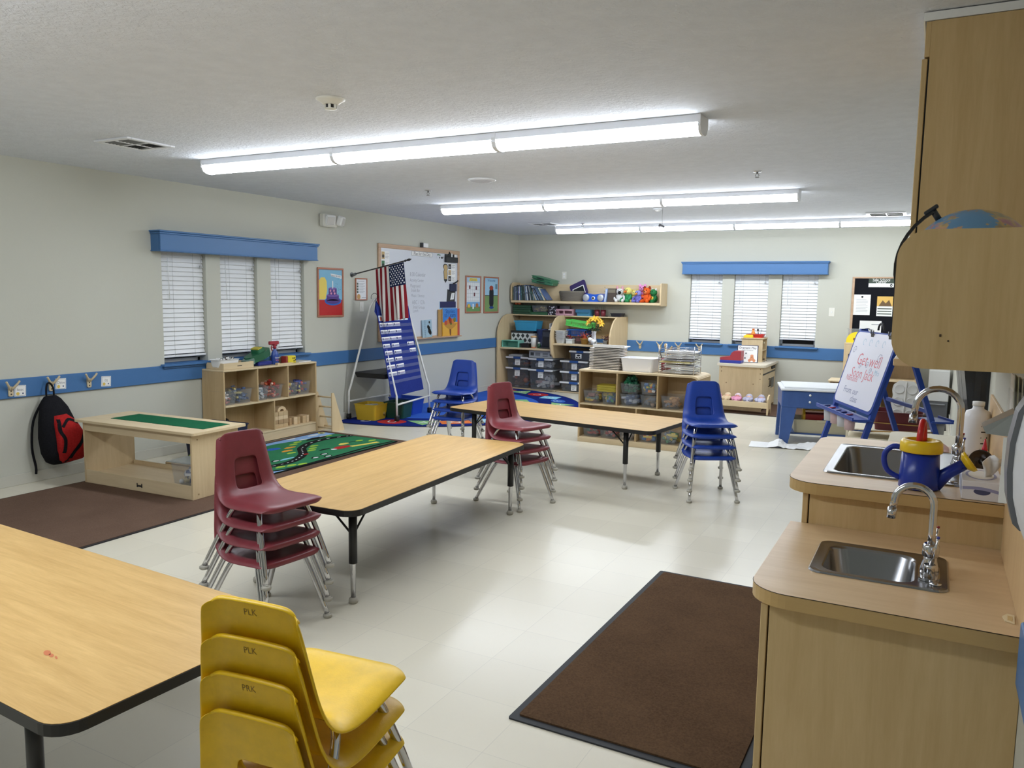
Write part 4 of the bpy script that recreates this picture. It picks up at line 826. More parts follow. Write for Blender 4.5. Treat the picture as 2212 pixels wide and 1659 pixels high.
def pics(n):
    def f(m, w_, h_, z):
        for i in range(n):
            yy = h_-(i+0.5)*2*h_/n; d = h_/n*0.82; m.rect(-w_*0.92, -w_*0.2, yy-d, yy+d, z, 1+(i % 2)); m.disc(-w_*0.55, yy-d*0.2, d*0.5, z+0.0003, 3, 10)
            for j in range(4): m.rect(-w_*0.05, w_*(0.85-0.15*(j % 2)), yy+d*(0.6-0.4*j)-0.002, yy+d*(0.6-0.4*j)+0.002, z, 4)
    return f
wb('picture_card', 'two-picture schedule card at the upper left corner of the whiteboard', 'card', 7.945, 8.11, 1.78, 2.0, [PAPER, TAN, GRN, DARK, GT], pics(2))
wb('picture_card', 'three-picture schedule card under the black clip pocket on the whiteboard', 'card', 9.462, 9.66, 1.655, 1.905, [PAPER, DARK, TAN, GT, GT], pics(3))
def pl(m, w_, h_, z):
    for q in ((-w_*0.99, w_*0.99, h_*0.9, h_*0.99), (-w_*0.99, w_*0.99, -h_*0.99, -h_*0.9), (-w_*0.99, -w_*0.97, -h_, h_), (w_*0.97, w_*0.99, -h_, h_)): m.rect(*q, z, 1)
    m.text('Plan for the Day', 0.062, 0, 0, z, 1, 0, 'CENTER', 0, 0.95)
wb('sign_strip', 'white strip reading Plan for the Day at the top of the whiteboard', 'sign', 8.585, 9.07, 1.972, 2.03, [PAPER, mat((60, 62, 80), 0.6)], pl)
def mg(m, w_, h_, z):
    for i, (x, y, k) in enumerate(((-0.8, 0.7, 1), (-0.45, 0.8, 1), (-0.1, 0.6, 1), (-0.2, -0.6, 2), (0.3, -0.5, 2), (0.75, -0.4, 2), (0.5, -0.75, 2))): m.disc(w_*x, h_*y, 0.012, z, k, 8)
wb('magnet_strip', 'strip of small green and black marks beside the black clip pocket', 'magnet', 9.18, 9.35, 1.965, 2.02, [mat((208, 212, 220), 0.4), GRN, BLACK], mg, 0.0012)
t = thing('clip_pocket', 'black pocket holding white papers at the upper right corner of the whiteboard', 'pocket', M=LW(9.525, 1.975, WBZ+0.0004))
m = MB(); m.box(-0.155, 0.15, -0.055, 0.02, 0, 0.035, b=0.006); m.obj('pocket', DARK, t)
m = MB(); m.box(-0.15, 0.10, 0.0, 0.055, 0.004, 0.012); m.obj('back_flap', BLACK, t)
m = MB(); m.box(0.0, 0.03, 0.0, 0.07, 0.013, 0.016); m.box(0.08, 0.13, 0.0, 0.06, 0.013, 0.016); m.obj('paper', PAPER, t)
m = MB(); m.tube([(-0.06, 0.05, 0.01), (-0.05, 0.085, 0.02), (-0.03, 0.06, 0.015)], 0.008, 6); m.obj('clip', BLACK, t)
t = thing('cutout_figure', 'tan paper cutout figure with dark edges on the right side of the whiteboard', 'cutout', M=LW(9.40, 1.77, WBZ+0.0004))
O = [(-0.015, -0.115), (-0.012, -0.13), (0.012, -0.13), (0.015, -0.115), (0.045, -0.10), (0.05, 0.0), (0.04, 0.035), (0.055, 0.06), (0.055, 0.10), (0.03, 0.125), (-0.02, 0.13), (-0.055, 0.11), (-0.06, 0.08), (-0.035, 0.05), (-0.05, 0.02), (-0.035, -0.10)]
m = MB(); m.prism(O, 0, 0.002); m.obj('outline', DARK, t); m = MB(); m.prism([(x*0.82, y*0.86+0.004) for x, y in O[4:]], 0.002, 0.003); m.obj('figure', TAN, t)
t = thing('navy_pouch', 'navy pouch clipped to the right edge of the whiteboard above the dark card', 'pouch', M=LW(9.585, 1.575, WBZ+0.0004))
m = MB(); m.box(-0.085, 0.085, -0.055, 0.05, 0, 0.02, b=0.008); m.obj('pouch', mat((30, 38, 70), 0.6), t); m = MB(); m.tube([(0.0, 0.05, 0.012), (0.06, 0.07, 0.02), (0.11, 0.095, 0.02)], 0.01, 6); m.obj('clip', BLACK, t)
def ii(m, w_, h_, z): m.poly([(-0.02, -h_*0.55), (w_*0.7, -h_*0.35), (w_*0.8, h_*0.7), (w_*0.05, h_*0.55)], z, 1); m.text('I', 0.10, w_*0.42, h_*0.12, z+0.0004, 2)
wb('letter_card', 'dark card with a white letter I tilted behind the books on the whiteboard tray', 'card', 9.44, 9.65, 1.36, 1.535, [mat((50, 52, 56), 0.6), PAPER, BLACK], ii, 0.004, rot=-0.12)
t = thing('eraser', 'small white magnet block on top of the whiteboard frame', 'magnet', M=LW(8.86, 2.122, 0.0005)); m = MB(); m.box(-0.065, 0.065, -0.032, 0.026, 0, 0.05, b=0.006); m.obj('magnet_block', WHITE, t); m = MB(); m.box(-0.066, -0.05, -0.033, 0.027, 0.0, 0.051, b=0.004); m.obj('end_face', mat((60, 64, 70), 0.5), t)
def book(name, lab, y, z0, w_, h_, th, off, tilt, mats, draw, rz=0):
    t = thing(name, lab, 'book', M=LW(y, z0, off) @ Matrix.Rotation(rz, 4, 'Z') @ Matrix.Rotation(-tilt, 4, 'X'))
    m = MB(); m.box(-w_/2, w_/2, 0, h_, 0, th, b=0.001); m.obj('cover', mats[0], t)
    m = MB(); m.box(-w_/2+0.004, w_/2+0.0008, 0.004, h_+0.0008, 0.002, th-0.002); m.obj('pages', PAPER, t)
    if draw: m = MB(); draw(m, w_/2, h_, th+0.0006); m.obj('cover_print', mats, t, recalc=False)
TZ = WZA+0.0126
def tg(m, w_, h_, z): m.rect(-w_, w_, h_*0.82, h_, z, 1); m.text('Take Care of', 0.055, -w_*0.2, h_*0.66, z, 2)
book('tall_book', 'tall pale blue book with a navy top band, at the back of the whiteboard tray', 9.462, TZ, 0.41, 0.48, 0.010, 0.0135, 0.01, [mat((140, 186, 226), 0.4), mat((38, 42, 90), 0.4), mat((30, 40, 80), 0.4)], tg)
book('tan_book', 'tan book whose left edge shows behind the harvest book', 9.35, TZ, 0.31, 0.37, 0.010, 0.026, 0.012, [mat((176, 138, 84), 0.5)], None)
book('red_book', 'red book whose right edge shows behind the harvest book', 9.60, TZ, 0.30, 0.38, 0.010, 0.026, 0.012, [mat((190, 84, 70), 0.5)], None)
def hv(m, w_, h_, z):
    m.rect(-w_, w_, h_*0.5, h_, z, 1); m.text('Stories', 0.085, 0, h_*0.89, z+0.0003, 2); m.text('to Learn', 0.085, 0, h_*0.75, z+0.0003, 2)
    m.poly([(-w_*0.95, h_*0.45), (w_*0.95, h_*0.45), (w_*0.6, h_*0.33), (w_*0.15, h_*0.24), (w_*0.12, h_*0.08), (-w_*0.12, h_*0.08), (-w_*0.15, h_*0.24), (-w_*0.6, h_*0.33)], z+0.0004, 3)
    for x, y, r, k in ((-0.6, 0.48, 0.035, 4), (-0.3, 0.52, 0.04, 5), (0.0, 0.55, 0.045, 4), (0.35, 0.53, 0.04, 5), (0.6, 0.58, 0.035, 6), (0.1, 0.47, 0.03, 6), (-0.1, 0.62, 0.03, 4)): m.disc(w_*x, h_*y, r, z+0.0006, k, 10)
    m.poly([(-w_*0.06, h_*0.02), (w_*0.06, h_*0.02), (w_*0.1, h_*0.24), (-w_*0.1, h_*0.24)], z+0.0007, 7)
book('harvest_book', 'large book with a fruit bowl on its cover, at the front of the whiteboard tray', 9.475, TZ, 0.385, 0.385, 0.012, 0.040, 0.02, [mat((226, 172, 70), 0.4), mat((66, 132, 206), 0.4), mat((34, 60, 130), 0.4), mat((190, 140, 60), 0.5), mat((184, 70, 50), 0.5), mat((206, 120, 60), 0.5), mat((110, 126, 60), 0.5), mat((110, 66, 36), 0.5)], hv)
def sb(m, w_, h_, z):
    m.text('GREETINGS', 0.045, -w_*0.45, h_*0.5, z, 1, PI/2); 
    for x, y, r in ((0.35, 0.52, 0.03), (0.2, 0.6, 0.025), (0.45, 0.35, 0.035), (0.6, 0.25, 0.03), (0.5, 0.85, 0.018)): m.disc(w_*x, h_*y, r, z, 2, 9)
book('thin_book', 'thin pale blue book with black shapes leaning on the whiteboard tray', 8.925, TZ, 0.225, 0.235, 0.012, 0.030, 0.05, [mat((160, 188, 204), 0.4), mat((96, 124, 150), 0.5), BLACK], sb, 0.03)

# ------------------------------------------------------------------ flag
t = thing('flag', 'United States flag hanging from a black pole on the left wall', 'flag', (XL, 7.40, 1.69))
ax = Vector((0.94, 0.045, 0.205)).normalized()
m = MB(); m.tube([(0.0, 0, 0), (0.004, 0, 0)], 0.03, 12); m.tube([(0.002, 0, -0.01), tuple(ax*0.06)], 0.016, 10); m.obj('wall_bracket', mat((110, 112, 114), 0.4, 0.6), t)
m = MB(); m.tube([tuple(ax*0.03), tuple(ax*0.745)], 0.0075, 8); m.obj('pole', mat((34, 30, 30), 0.35), t)
m = MB(); m.tube([tuple(ax*q) for q in (0.74, 0.76, 0.77, 0.81, 0.845)], [0.009, 0.014, 0.008, 0.016, 0.001], 8); m.obj('finial', mat((70, 70, 72), 0.3, 0.7), t)
# cloth: u along the hoist (0 at the tip end), v down the fly
NU, NV, HO, FL = 39, 48, 0.39, 0.63
def fp(u, v):
    b = ax*(0.735-u*HO); sw = 0.018*v*math.sin(u*PI*4.2+0.6+v*1.2)+0.012*v*math.sin(u*PI*9+v*3)
    pinch = 1-0.02*v
    return Vector((b.x*pinch+0.07*v*(1-u*0.55), b.y+sw, b.z-0.009-v*FL*(1.0-0.02*u)))
V = [tuple(fp(i/NU, j/NV)) for j in range(NV+1) for i in range(NU+1)]; F = [(j*(NU+1)+i, j*(NU+1)+i+1, (j+1)*(NU+1)+i+1, (j+1)*(NU+1)+i) for j in range(NV) for i in range(NU)]
m = MB(); m.add(V, F, 0, True)
for f in range(len(F)):
    j, i = divmod(f, NU); st = i//3; m.M[f] = 2 if (i < 21 and j < 19) else (0 if st % 2 == 0 else 1)
me = m.mesh('cloth', [fabric('flag_red', (120, 30, 40), (146, 44, 52), 200), fabric('flag_white', (214, 210, 206), (236, 232, 228), 200), fabric('flag_navy', (26, 34, 66), (38, 48, 84), 200)], recalc=False)
o = link('cloth', me, t); bake(o, ('SOLIDIFY', dict(thickness=0.0012, offset=0.0)))
m = MB()
for r in range(9):
    for c in range(6 if r % 2 == 0 else 5):
        u0 = (c*2+(1 if r % 2 == 0 else 2))/12*21/39; v0 = (r+1)/10*19/48
        for sd in (1, -1):
            P = []
            for k in range(10):
                a = PI/2+2*PI*k/10; rr = 0.0125 if k % 2 == 0 else 0.0055; P.append(fp(u0+rr*math.cos(a)/HO, v0+rr*math.sin(a)/FL)+Vector((0, -0.0014*sd, 0)))
            m.add(P, [tuple(range(10))], 0)
m.obj('stars', mat((236, 236, 240), 0.6), t, recalc=False)

# ------------------------------------------------------------------ pocket chart stand
t = thing('pocket_chart_stand', 'white tube stand with a blue pocket chart of word cards, under the flag', 'chart stand', (-5.72, 7.7, 0.0))
def rel(p): return (p[0]+5.72, p[1]-7.7, p[2])
TUBE = mat((226, 226, 222), 0.35)
for P in ([(-5.74, 7.48, 1.425), (-5.76, 7.43, 1.40), (-5.78, 7.39, 1.33), (-5.98, 7.27, 0.40), (-5.995, 7.255, 0.34), (-5.995, 7.25, 0.05)], [(-5.74, 7.48, 1.425), (-5.72, 7.43, 1.40), (-5.70, 7.40, 1.33), (-5.45, 7.42, 0.36), (-5.435, 7.425, 0.30), (-5.43, 7.425, 0.05)], [(-5.74, 7.93, 1.425), (-5.72, 7.98, 1.40), (-5.70, 8.0, 1.33), (-5.52, 8.17, 0.42), (-5.505, 8.19, 0.36), (-5.50, 8.20, 0.05)], [(-5.74, 7.93, 1.425), (-5.77, 7.98, 1.40), (-5.79, 8.0, 1.33), (-5.99, 8.05, 0.42), (-6.0, 8.06, 0.36), (-6.0, 8.06, 0.05)]):
    m = MB(); m.tube([rel(q) for q in P], 0.0125, 10); lg = m.obj('leg', TUBE, t)
    e = rel(P[-1]); m = MB(); m.box(e[0]-0.018, e[0]+0.018, e[1]-0.03, e[1]+0.03, 0.03, 0.075, b=0.006); m.tube([(e[0]-0.02, e[1], 0.0335), (e[0]+0.02, e[1], 0.0335)], 0.025, 12); m.obj('caster', BLACK, lg)
for a, b_, nm in (((-5.74, 7.48, 1.425), (-5.74, 7.93, 1.425), 'top_bar'), ((-5.43, 7.425, 0.20), (-5.50, 8.195, 0.22), 'front_bar'), ((-5.995, 7.25, 0.22), (-6.0, 8.05, 0.22), 'back_bar')):
    m = MB(); m.tube([rel(a), rel(b_)], 0.0115, 8); m.obj(nm, TUBE, t)
m = MB(); m.tube([(-0.20+0.05*math.cos(a), -0.235+0.0, 1.36+0.05*math.sin(a)) for a in [PI*1.1-PI*1.1*i/10 for i in range(11)]], 0.003, 5); m.V = [v+Vector((0.18, -0.05, 0.07)) for v in m.V]; m.obj('wire_ring', DARK, t)
CTL, CTR, CBR, CBL = Vector((-5.69, 7.35, 1.33)), Vector((-5.69, 7.99, 1.33)), Vector((-5.455, 7.98, 0.325)), Vector((-5.455, 7.335, 0.295))
def cp(u, v, off=0.0):
    a = CTL.lerp(CTR, u); b_ = CBL.lerp(CBR, u); q = a.lerp(b_, v); nrm = (CTR-CTL).cross(CBL-CTL).normalized(); nrm = nrm if nrm.x > 0 else -nrm
    return Vector(rel(q+nrm*(0.014+off)))
def quad(m, u0, u1, v0, v1, off, k=0, th=0.0):
    P = [cp(u0, v1, off), cp(u1, v1, off), cp(u1, v0, off), cp(u0, v0, off)]
    if th <= 0: m.add(P, [(0, 1, 2, 3)], k)
    else:
        Q = [cp(u0, v1, off+th), cp(u1, v1, off+th), cp(u1, v0, off+th), cp(u0, v0, off+th)]
        m.add(P+Q, [(3, 2, 1, 0), (4, 5, 6, 7), (0, 1, 5, 4), (1, 2, 6, 5), (2, 3, 7, 6), (3, 0, 4, 7)], k)
NVY = fabric('chart_navy', (32, 44, 110), (44, 58, 134), 120)
m = MB(); quad(m, 0, 1, 0.0, 1, 0, 0, 0.003); m.add([cp(0.0, 0.0), cp(1.0, 0.0), Vector(rel((-5.74, 7.94, 1.442))), Vector(rel((-5.74, 7.46, 1.442)))], [(0, 1, 2, 3)]); m.add([cp(-0.06, 0.06), cp(0.0, 0.12), cp(0, 0), Vector(rel((-5.74, 7.44, 1.438)))], [(0, 1, 2, 3)]); ch_ = m.obj('pocket_chart', NVY, t)
vr = [0.215+0.078*i for i in range(9)]
for i, v_ in enumerate(vr): m = MB(); quad(m, 0.01, 0.99, v_-0.012, v_+0.022, 0.0062, 0, 0.0006); m.obj('clear_pocket', clearplastic('pocket_film', (120, 130, 190), 0.22, 0.12), ch_)
m = MB(); quad(m, 0.02, 0.9, 0.105, 0.165, 0.0036, 0, 0.0012); o = m.obj('header_card', mat((206, 220, 232), 0.5), ch_, 'picture header card')
m = MB()
for i, (u_, k) in enumerate(((0.08, 0), (0.18, 1), (0.30, 2), (0.42, 3), (0.55, 1), (0.66, 0), (0.78, 2))): quad(m, u_-0.03, u_+0.03, 0.12, 0.162, 0.0052, k)
m.V = m.V; m.obj('header_print', [mat((190, 110, 96), 0.5), mat((214, 180, 80), 0.5), mat((90, 96, 110), 0.5), mat((196, 80, 90), 0.5)], ch_, recalc=False)
CARDS = [[(0.02, 0.20), (0.215, 0.41), (0.42, 0.63)], [(0.015, 0.215), (0.23, 0.44), (0.445, 0.635)], [(0.01, 0.235), (0.24, 0.425), (0.43, 0.60)], [(0.01, 0.21), (0.27, 0.49), (0.75, 0.955)], [(0.035, 0.25), (0.31, 0.525), (0.79, 0.985)], [(0.03, 0.25), (0.30, 0.515)], [(0.02, 0.255), (0.30, 0.525)], [(0.03, 0.275), (0.30, 0.52)]]
GI = [mat((70, 70, 76), 0.6), mat((220, 170, 176), 0.6), mat((170, 176, 190), 0.6)]
for i, row in enumerate(CARDS):
    for u0, u1 in row:
        m = MB(); quad(m, u0, u1, vr[i]-0.028, vr[i]+0.014, 0.0036, 0, 0.001); cd_ = m.obj('word_card', PAPER, ch_)
        m = MB(); quad(m, u0+0.015, u0+0.05, vr[i]-0.018, vr[i]+0.005, 0.0050, 0); quad(m, u0+0.07, u1-0.02, vr[i]-0.012, vr[i]-0.004, 0.0050, 1+(i+int(u0*10)) % 2); quad(m, u0+0.07, u1-0.05, vr[i]+0.002, vr[i]+0.006, 0.0050, 2)
        V_ = m.V; F_ = m.F; k_ = m.M; cd_.data.materials.append(GI[0]); cd_.data.materials.append(GI[1]); cd_.data.materials.append(GI[2])
        bm = bmesh.new(); bm.from_mesh(cd_.data); vv = [bm.verts.new(q) for q in V_]
        for f, k in zip(F_, k_):
            fc = bm.faces.new([vv[x] for x in f]); fc.material_index = k+1
        bm.to_mesh(cd_.data); bm.free()
m = MB(); m.T = Matrix.Translation((-0.03, -0.05, 0.50)); tub_mesh(m, 0.44, 0.68, 0.06, 0.92, 0.02); m.T = Matrix(); m.obj('black_tray', BLACK, t, 'black plastic tray')
tub('storage_tub', 'yellow plastic tub under the left end of the pocket chart stand', Matrix.Translation((-5.80, 7.42, 0.0085)) @ Matrix.Rotation(0.12, 4, 'Z'), 0.29, 0.30, 0.185, mat((206, 170, 40), 0.45), [(150, 130, 70), (190, 190, 180), (120, 100, 60)], 20, 0.05, 0.8, rs=31, toylab='loose pieces in the yellow tub')
tub('storage_tub', 'dark green plastic tub under the middle of the pocket chart stand', Matrix.Translation((-5.61, 7.70, 0.0085)) @ Matrix.Rotation(0.12, 4, 'Z'), 0.27, 0.26, 0.19, mat((22, 66, 52), 0.45), [(40, 80, 60), (150, 160, 150)], 16, 0.05, 0.8, rs=32, toylab='loose pieces in the dark green tub')
tub('storage_tub', 'blue plastic tub under the right end of the pocket chart stand', Matrix.Translation((-5.72, 8.02, 0.0085)) @ Matrix.Rotation(0.05, 4, 'Z'), 0.36, 0.29, 0.20, mat((34, 74, 180), 0.4), [(60, 90, 180), (180, 190, 210)], 16, 0.05, 0.8, rs=33, toylab='loose pieces in the blue tub')

# ------------------------------------------------------------------ book shelf on the back wall
t = thing('wall_shelf', 'long birch wall shelf of books and soft toys on the back wall', 'shelf', (-6.03, YB-0.0005, 1.36))
m = MB(); m.box(0.0, 2.465, -0.295, 0, 0.0, 0.036, b=0.004); m.obj('shelf_board', BIRCHX, t)
m = MB(); m.box(0.02, 2.46, -0.02, 0, 0.036, 0.30, b=0.002); m.obj('back_board', BIRCHX, t)
for x, nm in ((0.0, 'left'), (2.465, 'right')):
    P = rrect(-0.30, 0, -0.01, 0.322, 0.09, 5, (0, 1, 1, 0)) if nm == 'left' else rrect(-0.30, 0, -0.01, 0.322, 0.03, 3, (0, 1, 1, 0))
    m = MB(); m.prism(P, 0, 0.02); m.V = [Vector((x+v.z, v.x, v.y)) for v in m.V]; m.obj('end_panel', BIRCH, t)
m = MB()
for x in (1.05, 1.5):
    for zz in (0.20, 0.26): m.tube([(x, -0.0205, zz), (x, -0.0215, zz)], 0.006, 8)
m.obj('screw_cap', DARK, t)
SZ = 1.3965
# books
x = -5.995; BC = [('navy', (46, 60, 92)), ('grey', (120, 128, 134)), ('white', (214, 216, 214)), ('dark green', (50, 72, 66)), ('slate blue', (84, 104, 132)), ('black', (36, 38, 44)), ('beige', (176, 164, 138)), ('teal', (60, 98, 106)), ('purple', (72, 62, 116)), ('pale blue', (150, 172, 194))]
rb = random.Random(4); lean = 0.0; nbk = 40; bk_mesh = {}
for i in range(nbk):
    nm, c = BC[rb.randrange(10)] if i not in (27, 29) else (('pale blue', (150, 172, 194)) if i == 27 else ('beige', (190, 176, 142)))
    th = rb.choice([0.009, 0.012, 0.014, 0.017]); h_ = rb.uniform(0.205, 0.25) if i < 26 else rb.uniform(0.20, 0.235); d_ = rb.uniform(0.17, 0.22)
    lean = 0.02+0.010*max(0, i-6) if i < 27 else lean+0.05
    lean = min(lean, 0.52)
    t = thing('book', '%s book, %s from the left in the row on the wall shelf' % (nm, ordn(i)), 'book', M=Matrix.Translation((x, YB-0.285, SZ+th*math.sin(lean)*0.0)) @ Matrix.Rotation(-lean, 4, 'Y') @ Matrix.Translation((0, 0, 0)), group='books in the row on the wall shelf')
    t.matrix_world = Matrix.Translation((x+h_*math.sin(lean)*0.0, YB-0.285, SZ+th*math.sin(lean))) @ Matrix.Rotation(-lean, 4, 'Y')
    m = MB(); m.box(0, th, 0, d_, 0, h_, b=0.0015); m.obj('cover', mat(c, 0.45), t)
    m = MB(); m.box(0.002, th-0.002, 0.002, d_+0.001, 0.003, h_+0.0012); m.obj('pages', mat((214, 210, 200), 0.7), t)
    m = MB(); zt = h_*rb.uniform(0.5, 0.8); m.rect(0.002, th-0.002, zt-0.03, zt); m.V = [Vector((v.x, -0.0006, v.y)) for v in m.V]; m.obj('spine_label', mat(tint(c, 1.5) if sum(c) < 360 else (90, 90, 96), 0.5), t, recalc=False)
    x += (th+0.0008)/math.cos(lean)
    if i == 26: x += 0.0
BX = x
for k, (xx, a, wd) in enumerate(((BX+0.004, 0.62, 0.19), )):
    t = thing('picture_book', 'large blue patterned book leaning at the right end of the book row', 'book', M=Matrix.Translation((xx+0.015, YB-0.28, SZ+0.012)) @ Matrix.Rotation(-a, 4, 'Y'), group=None)
    t.matrix_world = Matrix.Translation((xx+0.015, YB-0.28, SZ+0.008)) @ Matrix.Rotation(-0.66, 4, 'Y')
    m = MB(); m.box(0, 0.012, 0, 0.20, 0, 0.22, b=0.001); m.obj('cover', mat((84, 110, 158), 0.4), t); m = MB(); m.box(0.002, 0.010, 0.002, 0.201, 0.002, 0.221); m.obj('pages', PAPER, t)
GC = mat((62, 122, 92), 0.45)
for k, (z0, a, rz_, lab) in enumerate(((1.655, 0.16, 0.05, 'lower of the two green plastic trays lying on the book row'), (1.705, 0.22, -0.12, 'upper of the two green plastic trays lying on the book row'))):
    t = thing('plastic_tray', lab, 'tray', M=Matrix.Translation((-5.49+0.01*k, YB-0.17, z0+0.03)) @ Matrix.Rotation(a, 4, 'Y') @ Matrix.Rotation(rz_, 4, 'Z'))
    m = MB(); m.box(-0.18, 0.18, -0.12, 0.12, -0.028, 0.02, b=0.012); m.obj('tray_body', GC, t)
    m = MB(); m.box(-0.19, 0.19, -0.128, 0.128, 0.012, 0.022, b=0.006); m.obj('rim', mat((72, 134, 102), 0.45), t)
    m = MB(); m.box(-0.09, 0.05, -0.1215, -0.119, -0.012, 0.006); m.obj('hand_slot', mat((22, 50, 40), 0.7), t)
t = thing('oval_basket', 'grey woven oval basket on the wall shelf beside the book row', 'basket', (-5.015, YB-0.165, SZ))
m = MB(); pr = []
for i in range(9): z0 = 0.0+i*0.016; r0 = 0.165+0.0035*i; pr += [(r0, z0+0.001), (r0+0.006, z0+0.008), (r0, z0+0.015)]
m.lathe([(0.12, 0.0)]+pr+[(0.185, 0.15), (0.175, 0.15), (0.15, 0.02), (0.001, 0.02)], 28, sx=1.12, sy=0.62); m.obj('woven_body', mat((112, 106, 96), 0.9), t); m = MB(); m.tube([(0.205*math.cos(2*PI*k/24), 0.114*math.sin(2*PI*k/24), 0.152) for k in range(24)], 0.008, 6, closed=True); m.obj('rim', mat((126, 120, 108), 0.9), t)
t = thing('tablet_case', 'purple tablet case with a dark screen standing tilted in the grey basket', 'tablet', M=Matrix.Translation((-4.90, YB-0.16, SZ+0.17)) @ Matrix.Rotation(-0.42, 4, 'Y') @ Matrix.Rotation(math.radians(78), 4, 'X'))
m = MB(); m.prism(rrect(-0.135, 0.135, -0.10, 0.13, 0.025, 4), -0.012, 0.012); m.obj('case', mat((56, 44, 96), 0.5), t)
m = MB(); m.prism(rrect(-0.10, 0.10, -0.08, 0.055, 0.008, 2), 0.012, 0.0145); m.obj('white_bezel', WHITE, t); m = MB(); m.rect(-0.088, 0.088, -0.08, 0.042, 0.0150); m.obj('screen', mat((30, 34, 42), 0.1), t, recalc=False)
t = thing('cd_player', 'blue portable disc player with two silver speakers on the wall shelf', 'disc player', (-4.628, YB-0.15, SZ))
m = MB(); P = [(-0.175, 0.03), (-0.165, 0.0), (0.165, 0.0), (0.175, 0.03), (0.165, 0.09), (0.12, 0.125), (0.05, 0.115), (0, 0.105), (-0.05, 0.115), (-0.12, 0.125), (-0.165, 0.09)]; m.prism(P, -0.09, 0.09); m.V = [Vector((v.x, v.z, v.y)) for v in m.V]; m.obj('body', mat((36, 92, 204), 0.35), t)
for s_ in (-1, 1):
    m = MB(); m.lathe([(0.054, 0.0), (0.054, 0.012), (0.044, 0.02), (0.02, 0.024), (0.001, 0.024)], 18); m.V = [Vector((v.x+s_*0.12, -0.09-v.z, v.y+0.062)) for v in m.V]; m.obj('speaker', mat((186, 190, 198), 0.4, 0.4), t)
m = MB(); m.lathe([(0.028, 0), (0.028, 0.01), (0.001, 0.012)], 14); m.V = [Vector((v.x, -0.09-v.z, v.y+0.055)) for v in m.V]; o = m.obj('disc_dial', WHITE, t); m = MB(); m.lathe([(0.017, 0), (0.017, 0.0145), (0.001, 0.015)], 12); m.V = [Vector((v.x, -0.09-v.z, v.y+0.055)) for v in m.V]; m.obj('dial_centre', DARK, o)
t = thing('disc_case', 'pale blue disc case leaning beside the blue disc player', 'case', M=Matrix.Translation((-4.445, YB-0.27, SZ+0.003)) @ Matrix.Rotation(0.12, 4, 'Y')); m = MB(); m.box(-0.0, 0.03, 0, 0.18, 0, 0.20, b=0.002); m.obj('case', mat((150, 176, 222), 0.35), t); m = MB(); m.box(0.006, 0.024, -0.001, 0.0, 0.02, 0.18); m.obj('spine_label', mat((196, 208, 230), 0.4), t)
t = thing('dark_box', 'dark brown box behind the white plush on the wall shelf', 'box', (-4.335, YB-0.15, SZ)); m = MB(); m.box(-0.065, 0.065, -0.09, 0.09, 0, 0.205, b=0.002); m.obj('carton', mat((74, 62, 54), 0.6), t); m = MB(); m.box(-0.06, 0.06, -0.0915, -0.09, 0.14, 0.19); m.obj('label', mat((120, 112, 96), 0.6), t)
def plushtoy(lab, x, y, z, body, head, belly=None, ears=None, muzzle=None, s=1.0, rz=0.0, tiltz=0.0, arms=True, legs=True, beak=None, eye=True, hat=None):
    t = thing('plush_toy', lab, 'soft toy', M=Matrix.Translation((x, y, z)) @ Matrix.Rotation(rz, 4, 'Z') @ Matrix.Rotation(tiltz, 4, 'Y') @ Matrix.Scale(s, 4), group='soft toys on the wall shelf')
    B, Hm = plush(body), plush(head)
    m = MB(); m.ball((0, 0, 0.065), 0.062, 0, 14, 10, (1, 0.9, 1.05)); bo = m.obj('body', B, t)
    m = MB(); m.ball((0, -0.008, 0.16), 0.056, 0, 14, 10, (1.05, 0.95, 0.95)); hd = m.obj('head', Hm, t)
    if ears:
        for s_ in (-1, 1): m = MB(); m.ball((s_*0.04, 0.0, 0.208), 0.022, 0, 10, 7, (1, 0.6, ears[1])); m.obj('ear', plush(ears[0]), hd)
    if muzzle: m = MB(); m.ball((0, -0.056, 0.148), 0.026, 0, 10, 7); m.obj('muzzle', plush(muzzle), hd); m = MB(); m.ball((0, -0.08, 0.156), 0.009, 0, 8, 6); m.obj('nose', BLACK, hd)
    if beak: m = MB(); m.tube([(0, -0.05, 0.155), (0, -0.085, 0.148), (0, -0.10, 0.142)], [0.022, 0.014, 0.003], 8); m.obj('beak', plush(beak), hd)
    if eye:
        for s_ in (-1, 1): m = MB(); m.ball((s_*0.022, -0.056, 0.178), 0.007, 0, 8, 6); m.obj('eye', BLACK, hd)
    if belly: m = MB(); m.ball((0, -0.03, 0.062), 0.042, 0, 12, 8, (1, 0.8, 1.1)); m.obj('belly', plush(belly), t)
    if arms:
        for s_ in (-1, 1): m = MB(); m.tube([(s_*0.045, -0.01, 0.105), (s_*0.075, -0.04, 0.075), (s_*0.07, -0.065, 0.05)], [0.022, 0.021, 0.018], 8); m.ball((s_*0.07, -0.067, 0.048), 0.02, 0, 8, 6); m.obj('arm', B, t)
    if legs:
        for s_ in (-1, 1): m = MB(); m.tube([(s_*0.035, -0.03, 0.026), (s_*0.05, -0.085, 0.024)], [0.026, 0.024], 8); m.ball((s_*0.05, -0.09, 0.026), 0.026, 0, 8, 6); m.obj('leg', B, t)
    return t
py_ = YB-0.15
plushtoy('white plush with a black eye patch and pink ears, leftmost soft toy', -4.235, py_-0.01, SZ, (230, 230, 230), (232, 232, 232), None, ((230, 170, 180), 2.0), (40, 38, 40), 0.98, 0.3)
plushtoy('yellow plush with a green body and orange beak on the wall shelf', -4.10, py_, SZ, (60, 150, 96), (238, 226, 130), None, None, None, 1.05, -0.4, beak=(226, 120, 60))
